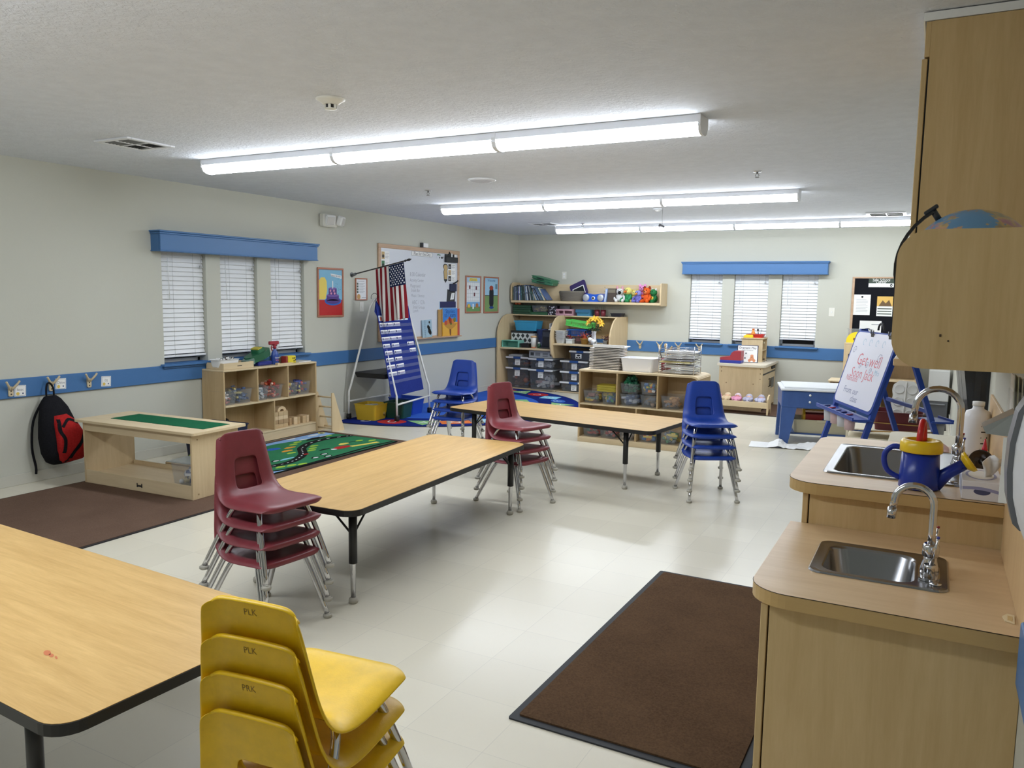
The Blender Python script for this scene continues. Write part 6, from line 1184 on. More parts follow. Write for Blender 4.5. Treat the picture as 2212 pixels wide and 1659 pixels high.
def lt(lab, x, z, w_, h_, cols, rs, over=0.0, fill=0.6, n=40, size=0.035, y=0.15): return tub('clear_tub', lab, LT(LS, x, y, z+0.0006), w_, 0.24, h_, CLEAR, cols, n, size, fill, rs=rs, over=over, group=TG, toylab='toy pieces in the '+lab)
lt('left tub of the upper left cubby with yellow discs', 0.122, 0.402, 0.185, 0.13, [(230, 200, 80), (226, 190, 60), (90, 110, 100), (150, 100, 90)], 81)
lt('right tub of the upper left cubby with blue and yellow pieces', 0.312, 0.402, 0.165, 0.13, [(70, 120, 180), (226, 200, 90), (90, 150, 110)], 82)
lt('lower left tub of the upper middle cubby', 0.525, 0.402, 0.195, 0.122, [(70, 90, 130), (90, 110, 150), (200, 206, 220)], 83)
lt('lower right tub of the upper middle cubby', 0.728, 0.402, 0.175, 0.122, [(150, 150, 156), (126, 128, 136), (170, 140, 110)], 84)
lt('upper left tub of the middle cubby overflowing with green pieces', 0.525, 0.527, 0.195, 0.10, [(26, 92, 64), (34, 112, 78), (20, 70, 56)], 85, 0.07, 0.8, 60, 0.035)
lt('upper right tub of the middle cubby with mixed bright pieces', 0.728, 0.527, 0.175, 0.125, MXC, 86, n=46)
lt('only tub of the upper right cubby with tan pieces', 0.95, 0.402, 0.20, 0.13, [(206, 160, 100), (190, 140, 90), (150, 150, 160)], 87)
for i, (x, w_, cols) in enumerate(((0.125, 0.18, [(186, 70, 60), (80, 110, 90), (120, 90, 84)]), (0.315, 0.19, [(196, 84, 80), (210, 110, 100), (110, 110, 120)]), (0.51, 0.16, [(206, 190, 176), (180, 150, 140), (220, 210, 200)]), (0.73, 0.19, MXC), (0.935, 0.20, [(90, 140, 110), (220, 200, 110), (150, 160, 170)]))):
    lt('%s tub from the left on the bottom of the low shelf' % ordn(i), x, 0.056, w_, 0.115, cols, 90+i, y=0.14)
for k in range(3):
    t = thing('plastic_folder', 'yellow plastic folder, %s of three lying on the upper left tubs' % ['bottom', 'middle', 'top'][k], 'folder', LT(LS, 0.285, 0.10, 0.5338+0.021*k).translation[:], 0.12, 'yellow plastic folders')
    m = MB(); m.T = Matrix.Rotation(0.0, 4, 'Y'); m.prism(rrect(-0.10, 0.10, -0.09, 0.10, 0.015, 2), 0.0, 0.018); m.obj('folder', mat((196, 180, 60), 0.45), t); m = MB(); m.box(-0.10, 0.10, -0.0925, -0.09, 0.006, 0.012); m.obj('opening_edge', mat((150, 136, 44), 0.5), t)
HT = 0.7455
for k in range(14):
    t = thing('paper_tray', 'white tray, %s from the bottom of the tall stack on the low shelf' % ordn(k), 'tray', LT(LS, 0.235+random.uniform(-0.004, 0.004), 0.20+random.uniform(-0.006, 0.006), HT+0.0005+0.0162*k).translation[:], random.uniform(-0.02, 0.02), 'stacked white trays on the low shelf')
    m = MB(); m.prism(rrect(-0.165, 0.165, -0.12, 0.12, 0.012, 2), 0, 0.0072); m.obj('tray_rim', mat((222, 216, 208), 0.5), t)
    m = MB(); m.prism(rrect(-0.130, 0.130, -0.085, 0.085, 0.012, 2), 0.0072, 0.0158); m.obj('tray_gap_shade', mat((62, 54, 48), 0.7), t, 'dark core coloured as the shade between trays')  # dark colour stands in for the shade in the gaps between stacked trays
t = thing('tray_cover', 'white flat cover lying askew on top of the tall tray stack', 'cover', LT(LS, 0.27, 0.20, HT+0.0005+0.0162*14+0.0005).translation[:], 0.12); m = MB(); m.box(-0.165, 0.165, -0.13, 0.13, 0.0, 0.008, b=0.002); m.obj('lid_plate', WHITE, t); m = MB(); m.box(-0.165, 0.165, -0.132, -0.126, 0.0, 0.03, b=0.002); m.obj('lip', WHITE, t)
t = thing('white_bin', 'white plastic bin between the tray stack and the wire rack', 'bin', LT(LS, 0.585, 0.20, HT+0.0005).translation[:]); m = MB(); tub_mesh(m, 0.345, 0.26, 0.135, 0.90, 0.03); m.obj('bin_body', mat((238, 238, 240), 0.4), t); m = MB(); m.box(0.115, 0.15, -0.1275, -0.1255, 0.075, 0.11); m.obj('sticker', PAPER, t)
t = thing('brush_jar', 'dark red jar of paint brushes on the low shelf', 'jar', LT(LS, 0.785, 0.405, HT+0.0005).translation[:]); m = MB(); m.lathe([(0.05, 0), (0.052, 0.13), (0.047, 0.13), (0.045, 0.006), (0.001, 0.006)], 16); m.obj('jar', mat((140, 30, 40), 0.4), t)
rn = random.Random(12)
for i in range(9):
    a = rn.uniform(0, 6.3); q = rn.uniform(0.03, 0.085); h_ = rn.uniform(0.2, 0.30); top = Vector((q*math.cos(a)-0.03, q*math.sin(a), h_)); b0 = Vector((0.012*math.cos(a), 0.012*math.sin(a), 0.008)); m = MB(); m.tube([tuple(b0), tuple(b0.lerp(top, 0.82))], 0.005, 6); br_ = m.obj('brush_handle', mat([(30, 28, 30), (196, 160, 100), (206, 180, 130)][i % 3], 0.4), t); m = MB(); m.tube([tuple(b0.lerp(top, 0.82)), tuple(b0.lerp(top, 0.95)), tuple(top)], [0.007, 0.009, 0.003], 6); m.obj('bristles', mat((190, 164, 120), 0.8), br_)
t = thing('wire_rack', 'chrome wire paper rack on the right of the low shelf', 'rack', LT(LS, 0.985, 0.20, HT+0.0005).translation[:])
for i in range(11):
    z_ = 0.012+0.0235*i; m = MB(); m.tube([(-0.17, -0.12, z_), (0.17, -0.12, z_), (0.17, 0.12, z_), (-0.17, 0.12, z_)], 0.0028, 5, closed=True); m.tube([(-0.06, -0.12, z_), (-0.06, 0.12, z_)], 0.002, 4); m.tube([(0.06, -0.12, z_), (0.06, 0.12, z_)], 0.002, 4); m.obj('wire_shelf', CHROME, t)
for x in (-0.175, 0.175):
    for y in (-0.125, 0.125): m = MB(); m.tube([(x, y, 0), (x, y, 0.275)], 0.0038, 6); m.obj('post', CHROME, t)
for k, (zi, c, dx, th) in enumerate(((0, (206, 206, 204), 0.01, 0.012), (2, (226, 226, 226), 0.03, 0.016), (4, (226, 214, 150), -0.02, 0.012), (5, (190, 190, 196), 0.0, 0.008), (6, (224, 224, 224), 0.015, 0.014), (8, (236, 236, 236), 0.02, 0.018))):
    t = thing('paper_pile', 'sheets of paper on the %s shelf of the wire rack' % ordn(zi), 'papers', LT(LS, 0.985+dx, 0.20, HT+0.0005+0.012+0.0235*zi+0.0031).translation[:], 0.02*(k-2)); m = MB(); m.box(-0.15, 0.15, -0.105, 0.105, 0, th*0.8); m.obj('sheets', mat(c, 0.7), t); m = MB(); m.T = Matrix.Rotation(0.05, 4, 'Z'); m.box(-0.14, 0.165, -0.11, 0.10, th*0.8, th*0.8+0.0015); m.obj('top_sheet', mat(tint(c, 1.04), 0.7), t)
t = thing('painted_card', 'painted card with blue and brown patches in the wire rack', 'card', LT(LS, 1.0, 0.19, HT+0.0005+0.012+0.0235*3+0.0031).translation[:]); m = MB(); m.box(-0.15, 0.17, -0.11, 0.09, 0, 0.002); m.obj('card', PAPER, t); m = MB(); m.disc(0.0, -0.03, 0.05, 0.0026, 0, 9); m.disc(0.10, -0.05, 0.045, 0.0026, 1, 9); m.obj('paint_patches', [mat((130, 90, 80), 0.6), mat((60, 80, 160), 0.6)], t, recalc=False)
# ------------------------------------------------------------------ dramatic play corner on the back wall
t = thing('area_rug', 'brown carpet strip under the play kitchen along the back wall', 'rug', (-2.95, 10.36, 0)); m = MB(); m.prism(rrect(0, 3.15, 0, 1.2, 0.02), 0, 0.005); m.obj('rug_binding', mat((40, 32, 28), 0.9), t); m = MB(); m.prism(rrect(0.02, 3.13, 0.02, 1.18, 0.02), 0.003, 0.008); m.obj('rug_pile', RUGBR, t)
KZ = 0.0085
t = thing('play_kitchen', 'birch play kitchen cabinet with its doors facing right, under the back windows', 'play kitchen', (-2.50, 10.64, KZ)); L, D, H = 0.565, 0.93, 0.615
for y0, y1 in ((0, 0.016), (D-0.016, D)): m = MB(); m.box(0, L, y0, y1, 0.0, H-0.03, b=0.002); o = m.obj('side_panel', BIRCH, t)
m = MB()
for x, z in ((0.03, 0.56), (0.03, 0.51), (0.535, 0.56), (0.535, 0.50), (0.535, 0.43), (0.10, 0.36), (0.45, 0.36)): m.tube([(x, 0.0, z), (x, -0.002, z)], 0.007, 8)
m.obj('screw_cap', mat((120, 92, 60), 0.5), t)
m = MB(); m.box(0.0, 0.012, 0.016, D-0.016, 0.0, H-0.03); m.obj('back_panel', BIRCHD, t)
m = MB(); P = [(-0.03, D+0.005), (-0.03, 0.0), (0.0, -0.03), (L*0.5, -0.065), (L-0.02, -0.05), (L+0.02, -0.025), (L+0.035, 0.01), (L+0.035, D+0.005)]; m.prism(P, H-0.03, H); m.obj('counter_top', mat((216, 206, 186), 0.45), t)
for y0, y1 in ((0.018, 0.455), (0.475, D-0.018)): m = MB(); m.box(L-0.018, L, y0, y1, 0.03, 0.475, b=0.003); dr = m.obj('door', BIRCHX, t); m = MB(); yy = y1-0.03 if y0 < 0.1 else y0+0.03; m.tube([(L, yy, 0.30), (L+0.022, yy, 0.30), (L+0.022, yy, 0.40), (L, yy, 0.40)], 0.006, 6); m.obj('handle', BLACK, dr)
m = MB(); m.box(L, L+0.003, 0.63, 0.84, 0.26, 0.40); m.obj('oven_window', mat((40, 38, 38), 0.2), t)
m = MB(); m.box(L-0.018, L, 0.018, D-0.018, 0.495, H-0.03, b=0.002); m.obj('control_panel', BIRCHX, t); m = MB(); m.box(L-0.012, L+0.001, 0.018, D-0.018, 0.477, 0.494); m.obj('dark_gap', BLACK, t)
for k in range(4): m = MB(); yy = 0.62+0.06*k; m.tube([(L, yy, 0.54), (L+0.016, yy, 0.54)], 0.02, 10); m.obj('knob', BLACK, t)
for x, y in ((0.40, 0.68), (0.22, 0.68), (0.40, 0.84), (0.22, 0.84)): m = MB(); m.lathe([(0.06, 0), (0.06, 0.004), (0.001, 0.0045)], 18, c=(x, y, H)); m.obj('burner', mat((38, 38, 40), 0.4), t)
KT = KZ+H+0.0005
t = thing('toy_register', 'red and blue toy cash register on the play kitchen', 'toy register', (-2.37, 10.78, KT)); m = MB(); m.prism([(-0.14, 0.042), (0.135, 0.042), (0.135, 0.165), (0.045, 0.165), (0.015, 0.145), (-0.01, 0.095), (-0.14, 0.072)], -0.09, 0.09); m.V = [Vector((v.x, v.z, v.y)) for v in m.V]; m.obj('register_top', mat((158, 50, 60), 0.4), t); m = MB(); m.box(-0.142, 0.137, -0.092, 0.092, 0, 0.042, b=0.006); m.obj('drawer_base', mat((40, 52, 150), 0.4), t)
t = thing('standing_sign', 'white sign reading Dramatic Play standing on the play kitchen', 'sign', (-2.205, 10.95, KT), 0.03)
m = MB(); m.T = Matrix.Rotation(-0.08, 4, 'X'); m.box(-0.138, 0.138, 0, 0.008, 0.0, 0.235, b=0.002); m.obj('frame', mat((36, 44, 84), 0.5), t); m = MB(); m.T = Matrix.Rotation(-0.08, 4, 'X'); m.box(-0.128, 0.128, -0.0012, 0.0, 0.008, 0.226); m.obj('sheet', PAPER, t)
m = MB(); m.T = Matrix.Rotation(-0.08, 4, 'X') @ Matrix(((1, 0, 0, 0), (0, 0, 1, -0.0018), (0, 1, 0, 0), (0, 0, 0, 1))); m.text('Dramatic Play', 0.040, 0, 0.198, 0, 0, 0, 'CENTER', 0.008); m.text('Juego dramatico', 0.022, 0, 0.168, 0, 1)
for x, y in ((-0.02, 0.125), (-0.055, 0.095), (-0.03, 0.06)): m.disc(x, y, 0.010, 0, 0, 10)
for x, y, r in ((0.06, 0.09, 0.022), (0.06, 0.055, 0.03), (0.03, 0.03, 0.02), (0.09, 0.03, 0.02)): m.disc(x, y, r, 0.0002, 2, 10)
m.obj('lettering', [mat((44, 46, 60), 0.6), mat((120, 122, 134), 0.6), mat((222, 150, 110), 0.6)], t, recalc=False)
t = thing('small_cupboard', 'small birch cupboard open to the right, standing at the back of the play kitchen', 'cupboard', (-2.19, 11.32, KT))
for q, nm in (((-0.14, -0.128, -0.16, 0.16, 0, 0.31), 'back_panel'), ((-0.128, 0.14, -0.16, -0.148, 0, 0.31), 'side_panel'), ((-0.128, 0.14, 0.148, 0.16, 0, 0.31), 'side_panel'), ((-0.128, 0.14, -0.148, 0.148, 0.148, 0.158), 'shelf_board'), ((-0.15, 0.15, -0.17, 0.17, 0.31, 0.324), 'top_panel'), ((-0.128, 0.14, -0.148, 0.148, 0.0, 0.01), 'bottom_board')): m = MB(); m.box(*q, b=0.002); m.obj(nm, BIRCH, t)
m = MB(); m.lathe([(0.016, 0), (0.016, 0.012), (0.001, 0.014)], 10); m.V = [Vector((0.1405+v.z, -0.10+v.x, 0.26+v.y)) for v in m.V]; m.obj('knob', mat((180, 170, 140), 0.5), t); m = MB(); m.tube([(0.12, 0.05, 0.02), (0.135, 0.05, 0.02)], 0.018, 10); m.obj('dial', mat((70, 60, 50), 0.5), t)
CT = KT+0.3245
t = thing('red_tray', 'red toy tray on the small cupboard', 'tray', (-2.18, 11.34, CT)); m = MB(); tub_mesh(m, 0.22, 0.18, 0.045, 0.88, 0.02); m.obj('tray_body', mat((208, 44, 38), 0.4), t); m = MB(); m.box(-0.115, 0.115, -0.096, -0.09, 0.035, 0.047); m.obj('rim', mat((190, 36, 34), 0.4), t)
t = thing('yellow_block', 'yellow toy block in front of the red tray on the small cupboard', 'toy', (-2.245, 11.21, CT)); m = MB(); m.box(-0.07, 0.055, -0.025, 0.02, 0, 0.03, b=0.004); m.obj('block', mat((236, 208, 40), 0.4), t); m = MB(); m.box(-0.05, 0.05, -0.015, 0.012, 0.03, 0.04, b=0.003); m.obj('step', mat((240, 214, 60), 0.4), t)
t = thing('toy_bottle', 'orange toy bottle standing in the red tray', 'toy', (-2.215, 11.33, CT+0.006)); m = MB(); m.lathe([(0.026, 0), (0.03, 0.05), (0.018, 0.075), (0.014, 0.10)], 12); m.obj('bottle', mat((232, 148, 60), 0.4), t); m = MB(); m.lathe([(0.017, 0.10), (0.017, 0.115), (0.001, 0.117)], 10); m.obj('cap', mat((226, 120, 50), 0.4), t)
t = thing('toy_utensils', 'dark and grey toy utensils standing in the red tray', 'toy', (-2.14, 11.33, CT+0.006)); m = MB(); m.tube([(0, 0, 0), (-0.012, 0, 0.09)], 0.005, 6); m.ball((-0.014, 0, 0.10), 0.014, 0, 8, 6, (1, 0.5, 1.2)); m.obj('spoon', mat((50, 50, 60), 0.4), t); m = MB(); m.tube([(0.01, 0.0, 0), (0.03, 0.0, 0.085)], 0.004, 6); m.ball((0.033, 0, 0.095), 0.012, 0, 8, 6, (1, 0.5, 1.2)); m.obj('ladle', mat((170, 176, 180), 0.4), t)
# doll bed and dolls
t = thing('doll_bed', 'low birch doll bed in front of the play kitchen', 'doll bed', (-2.60, 10.37, KZ)); L, D = 0.80, 0.225
for x, nm in ((0.0, 'end_board'), (L-0.018, 'end_board')):
    m = MB(); P = [(0, 0), (0.03, 0), (0.05, 0.05), (0.09, 0.07), (0.135, 0.07), (0.175, 0.05), (0.195, 0.0), (D, 0), (D, 0.20), (D-0.03, 0.235), (D*0.5, 0.255), (0.03, 0.235), (0.0, 0.20)]; m.prism(P, 0, 0.018); m.V = [Vector((x+v.z, v.x, v.y)) for v in m.V]; m.obj(nm, BIRCH, t)
for y in (0.0, D-0.014): m = MB(); m.box(0.018, L-0.018, y, y+0.014, 0.085, 0.16, b=0.002); m.obj('side_rail', BIRCHX, t)
m = MB(); m.box(0.018, L-0.018, 0.014, D-0.014, 0.09, 0.10); m.obj('bed_board', BIRCHX, t)
def doll(lab, x, w_, cloth, skin, hood, up=0.0):
    t = thing('doll', lab, 'doll', (x, 10.485, KZ+0.1005+up), 0, 'swaddled dolls in the doll bed'); P_ = plush(cloth)
    m = MB(); lump(m, [(-0.09, 0, 0.04, 0.018, 0.022), (-0.075, 0, 0.045, w_*0.36, 0.042), (-0.02, 0, 0.052, w_*0.46, 0.05), (0.03, 0, 0.055, w_*0.40, 0.05), (0.05, 0, 0.06, w_*0.26, 0.04)], 14, 0, 2.2); m.V = [Vector((v.x, v.z, v.y)) for v in m.V]; m.obj('swaddled_body', P_, t)
    m = MB(); m.ball((0, 0.045, 0.088), 0.042, 0, 12, 9); hd = m.obj('head', mat(skin, 0.55), t); m = MB(); m.ball((0, 0.055, 0.098), 0.047, 0, 12, 9, (1, 0.9, 0.95)); m.obj('bonnet', plush(hood), t)
    m = MB(); m.ball((0.012, 0.006, 0.098), 0.005, 0, 6, 5); m.ball((-0.014, 0.006, 0.096), 0.005, 0, 6, 5); m.obj('eyes', BLACK, hd)
    for s_ in (-1, 1): m = MB(); m.tube([(s_*w_*0.3, 0.01, 0.085), (s_*w_*0.36, -0.05, 0.085), (s_*w_*0.2, -0.085, 0.06)], [0.022, 0.02, 0.016], 8); m.obj('sleeve', P_, t)
doll('doll in pink at the left end of the doll bed', -2.475, 0.15, (230, 170, 196), (200, 150, 128), (236, 190, 206)); doll('doll wrapped in cream, second from the left in the doll bed', -2.345, 0.125, (226, 200, 164), (214, 170, 140), (228, 206, 172)); doll('doll in pink and white in the middle of the doll bed', -2.215, 0.14, (232, 160, 190), (190, 120, 110), (232, 212, 222)); doll('doll in grey and lavender, second from the right in the doll bed', -2.07, 0.13, (186, 184, 206), (220, 176, 150), (196, 194, 214)); doll('doll wrapped in pale lavender at the right end of the doll bed', -1.915, 0.145, (196, 196, 220), (190, 150, 140), (190, 188, 206))

# ------------------------------------------------------------------ notice board
t = thing('notice_board', 'black notice board with oak frame on the back wall behind the easel', 'notice board', M=BW(-0.56, 1.36, 0.0004)); W, H = 0.445, 0.435
for q in ((-W, W, H-0.022, H), (-W, W, -H, -H+0.022), (-W, -W+0.03, -H+0.022, H-0.022), (W-0.03, W, -H+0.022, H-0.022)): m = MB(); m.box(*q, 0, 0.02, b=0.003); m.obj('frame_rail', wood('oak_rail_%d' % len(MC), (206, 170, 136), (222, 190, 160), 'X', 1, 0.5) if False else OAKE, t)
m = MB(); m.box(-W+0.025, W-0.025, -H+0.018, H-0.018, 0.002, 0.010); m.obj('felt', fabric('black_felt', (22, 23, 28), (32, 33, 38), 90), t)
def nb(name, lab, cat, x0, x1, z0, z1, mats, draw=None, rot=0.0):
    w_, h_ = (x1-x0)/2, (z1-z0)/2; t = thing(name, lab, cat, M=BW((x0+x1)/2, (z0+z1)/2, 0.0108) @ Matrix.Rotation(rot, 4, 'Z')); m = MB(); m.box(-w_, w_, -h_, h_, 0, 0.0015); m.obj('sheet', mats[0], t)
    if draw: m = MB(); draw(m, w_, h_, 0.0022); m.obj('print', mats, t, recalc=False)
    return t
GD = mat((60, 74, 62), 0.6); LG = mat((168, 172, 178), 0.6)
def d1(m, w_, h_, z): m.rect(-w_, w_, -h_*0.1, h_, z, 1); m.text('Safe School', 0.05, 0, h_*0.68, z+0.0004, 0, 0, 'CENTER', 0.004); m.text('Center', 0.05, 0, h_*0.22, z+0.0004, 0, 0, 'CENTER', 0.004); m.disc(w_*0.8, -h_*0.55, 0.016, z, 2, 12); m.disc(w_*0.8, -h_*0.58, 0.007, z+0.0003, 0, 8)
nb('heading_sign', 'green and white sign reading Safe School Center on the notice board', 'sign', -0.845, -0.515, 1.685, 1.775, [PAPER, GD, DARK], d1); bpy.data.objects['heading_sign'].matrix_world = BW(-0.62, 1.70, 0.0108) @ Matrix.Scale(1.0, 4)
bpy.data.objects['heading_sign'].matrix_world = BW(-0.655, 1.716, 0.0108) @ Matrix.Diagonal((0.92, 1.25, 1, 1))
def d2(m, w_, h_, z):
    m.disc(0, h_*0.78, 0.014, z, 2, 10)
    for i in range(9): m.rect(-w_*0.7, w_*(0.7 if i % 3 else 0.5), h_*(0.5-0.15*i), h_*(0.5-0.15*i)+0.004, z, 1)
nb('notice_sheet', 'white printed letter pinned at the left of the notice board', 'notice', -0.975, -0.77, 1.29, 1.56, [PAPER, LG, DARK], d2)
def d3(m, w_, h_, z):
    m.rect(-w_, w_, 0.0, h_, z, 1); m.poly([(-w_*0.8, 0.0), (-w_*0.3, h_*0.6), (w_*0.1, h_*0.3), (w_*0.5, h_*0.65), (w_*0.9, 0.0)], z+0.0003, 2)
    for i in range(3): m.rect(-w_*0.9, w_*0.9, -h_*(0.2+0.26*i)-0.012, -h_*(0.2+0.26*i), z, 3)
nb('notice_sheet', 'sheet with an amber roof picture on the right of the notice board', 'notice', -0.69, -0.50, 1.28, 1.54, [PAPER, mat((226, 184, 96), 0.5), mat((110, 84, 54), 0.5), GD], d3)
def d4(m, w_, h_, z): m.disc(-w_*0.25, -h_*0.45, w_*0.45, z, 1, 18); m.disc(-w_*0.25, -h_*0.45, w_*0.32, z+0.0003, 0, 18); m.rect(w_*0.1, w_*0.8, h_*0.5, h_*0.62, z, 2)
nb('notice_sheet', 'white sheet with a dark ring low on the notice board', 'notice', -0.885, -0.62, 1.0, 1.215, [PAPER, mat((34, 40, 60), 0.5), LG], d4)

# ------------------------------------------------------------------ play hutch and white cabinet at the far right
t = thing('play_hutch', 'birch play hutch with open shelves against the back wall behind the easel', 'hutch', (-1.01, 11.05, KZ)); L, D, H = 0.86, 0.50, 0.93
for x in (0, L-0.018): m = MB(); m.box(x, x+0.018, 0, D, 0, H, b=0.002); m.obj('side_panel', BIRCH, t)
m = MB(); m.box(0.018, L-0.018, D-0.012, D, 0, H); m.obj('back_panel', BIRCHD, t)
for z0 in (0.02, 0.46, H-0.018): m = MB(); m.box(0.018, L-0.018, 0, D-0.012, z0, z0+0.018); m.obj('shelf_board', BIRCHX, t)
m = MB(); m.box(0.018, 0.36, 0.0, 0.016, 0.48, H-0.02, b=0.002); dr = m.obj('door', BIRCH, t); m = MB(); m.box(0.055, 0.08, -0.012, 0.0, 0.74, 0.79, b=0.003); m.obj('latch', BLACK, dr)
t = thing('play_counter', 'low birch play counter in front of the play hutch', 'counter', (-1.14, 10.66, KZ)); m = MB(); m.box(0, 0.62, 0, 0.36, 0.455, 0.475, b=0.003); m.obj('counter_top', mat((226, 206, 170), 0.45), t)
for x in (0.01, 0.59): m = MB(); m.box(x, x+0.018, 0.01, 0.35, 0, 0.455, b=0.002); m.obj('side_panel', BIRCH, t)
m = MB(); m.box(0.028, 0.59, 0.33, 0.342, 0, 0.455); m.obj('back_panel', BIRCHD, t)
t = thing('yellow_dome', 'yellow dome-topped toy bin on the play hutch', 'toy bin', (-0.885, 11.25, KZ+H+0.0006)); m = MB(); P = [(0.115*math.cos(PI*i/12), 0.02+0.115*math.sin(PI*i/12)) for i in range(13)]; P = [(-0.115, 0.0)]+[(-x, y) for x, y in P[::1]][0:0]+[(0.115, 0.0)]+P; m.prism(P, -0.1, 0.1); m.V = [Vector((v.x, v.z, v.y)) for v in m.V]; m.obj('dome', mat((240, 214, 40), 0.4), t); m = MB(); m.box(-0.03, 0.04, -0.1015, -0.10, 0.03, 0.06); m.obj('badge', mat((120, 70, 40), 0.5), t)
tub('clear_tub', 'clear tub standing behind the yellow dome on the play hutch', Matrix.Translation((-0.86, 11.45, KZ+H+0.0006)), 0.30, 0.17, 0.17, CLEAR)
t = thing('white_cabinet', 'white toy cabinet with a grey base at the far right of the back wall', 'cabinet', (-0.02, 11.2, KZ)); m = MB(); m.box(0, 0.235, 0, 0.37, 0.235, 0.62, b=0.006); m.obj('upper_door', mat((214, 214, 210), 0.5), t); m = MB(); m.box(0.005, 0.23, 0.005, 0.37, 0.0, 0.232); m.obj('lower_drawer', mat((96, 98, 100), 0.5), t); m = MB(); m.box(0.03, 0.20, -0.012, 0.0, 0.19, 0.205, b=0.003); m.obj('handle', GREY, t)

# ------------------------------------------------------------------ sand table, paper, toy tool box
t = thing('sand_table', 'blue plastic sand table with white lid and flared legs, behind the easel', 'sand table', (-1.335, 8.48, 0), math.radians(13)); BLP = shellplastic('blue_plastic', (62, 92, 150)); L, D, H = 0.86, 0.62, 0.585
for lx, ly in ((0, 0), (L, 0), (0, D), (L, D)):
    sx = 1 if lx == 0 else -1; sy = 1 if ly == 0 else -1
    P0 = [(lx-sx*0.012, ly-sy*0.012), (lx+sx*0.075, ly-sy*0.012), (lx+sx*0.075, ly+sy*0.075), (lx-sx*0.012, ly+sy*0.075)]; P1 = [(lx, ly), (lx+sx*0.15, ly), (lx+sx*0.15, ly+sy*0.12), (lx, ly+sy*0.12)]
    m = MB(); m.add([(x, y, 0.0) for x, y in P0]+[(x, y, 0.40) for x, y in P1], [(3, 2, 1, 0), (4, 5, 6, 7), (0, 1, 5, 4), (1, 2, 6, 5), (2, 3, 7, 6), (3, 0, 4, 7)]); m.obj('leg', BLP, t)
m = MB(); m.box(-0.004, L+0.004, -0.004, D+0.004, 0.375, H-0.03, b=0.012); m.obj('basin', BLP, t)
m = MB(); m.box(-0.015, L+0.015, -0.015, D+0.015, H-0.03, H-0.008, b=0.006); m.box(0.02, L-0.02, 0.02, D-0.02, H-0.008, H+0.008, b=0.006); m.obj('lid', mat((232, 234, 236), 0.4), t)
for z in (0.515, 0.445): m = MB(); m.lathe([(0.012, 0), (0.012, 0.006), (0.001, 0.009)], 10); m.V = [Vector((0.27+v.x, -0.005-v.z, z+v.y)) for v in m.V]; m.obj('white_button', WHITE, t)
m = MB(); m.box(0.02, L-0.02, 0.10, D-0.04, 0.09, 0.105, b=0.004); m.obj('lower_shelf', BLP, t)
ST = t.matrix_world.copy()
t = thing('cream_bin', 'long cream bin on the lower shelf of the sand table', 'bin', LT(ST, 0.42, 0.30, 0.1055).translation[:], math.radians(13)); m = MB(); tub_mesh(m, 0.58, 0.36, 0.14, 0.94, 0.03); m.obj('bin_body', mat((206, 198, 166), 0.5), t); m = MB(); m.box(-0.06, 0.10, -0.192, -0.183, 0.115, 0.142, b=0.003); m.obj('hand_grip', mat((214, 206, 176), 0.5), t)
t = thing('toy_tool_box', 'red and yellow toy tool box standing in the cream bin', 'toy tool box', LT(ST, 0.42, 0.26, 0.112).translation[:], math.radians(13)); RD = mat((150, 30, 30), 0.4); YL = mat((226, 180, 40), 0.4)
for y0, y1 in ((-0.08, -0.066), (0.066, 0.08)): m = MB(); m.box(-0.18, 0.18, y0, y1, 0.0, 0.185, b=0.004); m.obj('side_wall', RD, t)
m = MB(); m.box(-0.18, 0.18, -0.066, 0.066, 0, 0.012); m.obj('floor_panel', RD, t)
for x in (-0.19, 0.18): m = MB(); m.prism([(-0.085, 0), (0.085, 0), (0.085, 0.18), (0.03, 0.25), (-0.03, 0.25), (-0.085, 0.18)], 0, 0.022); m.V = [Vector((x+v.z, v.x, v.y)) for v in m.V]; m.obj('end_wall', YL, t)
m = MB(); m.tube([(-0.18, 0, 0.225), (0.18, 0, 0.225)], 0.011, 8); m.obj('carry_bar', mat((196, 150, 60), 0.4), t)
m = MB(); m.lathe([(0.035, 0), (0.035, 0.008), (0.001, 0.01)], 14); m.V = [Vector((v.x+0.03, -0.081-v.z, v.y+0.12)) for v in m.V]; m.obj('blue_wheel', mat((36, 36, 90), 0.4), t)
t = thing('paper_sheet', 'crumpled large white paper on the floor at the foot of the sand table', 'paper', (-1.30, 8.31, 0.001), 0.12)
nx, ny = 26, 9; V = []; rn = random.Random(21)
for j in range(ny+1):
    for i in range(nx+1):
        u, v_ = i/nx, j/ny; x = -0.30+0.66*u; y = -0.16+0.34*v_*(1-0.35*u)+0.05*u; fold = max(0, math.sin((u*2.3+v_*0.5)*PI))*0.03*max(0, u-0.32)*2.2+0.05*math.exp(-((u-0.42)/0.07)**2)*(0.35+0.65*v_)+0.012*rn.random()*(u > 0.3)
        V.append((x, y, 0.002+fold))
m = MB(); m.add(V, [(j*(nx+1)+i, j*(nx+1)+i+1, (j+1)*(nx+1)+i+1, (j+1)*(nx+1)+i) for j in range(ny) for i in range(nx)], 0, False); o = m.obj('sheet', PAPER, t, recalc=False); bake(o, ('SOLIDIFY', dict(thickness=0.0008, offset=1.0)))

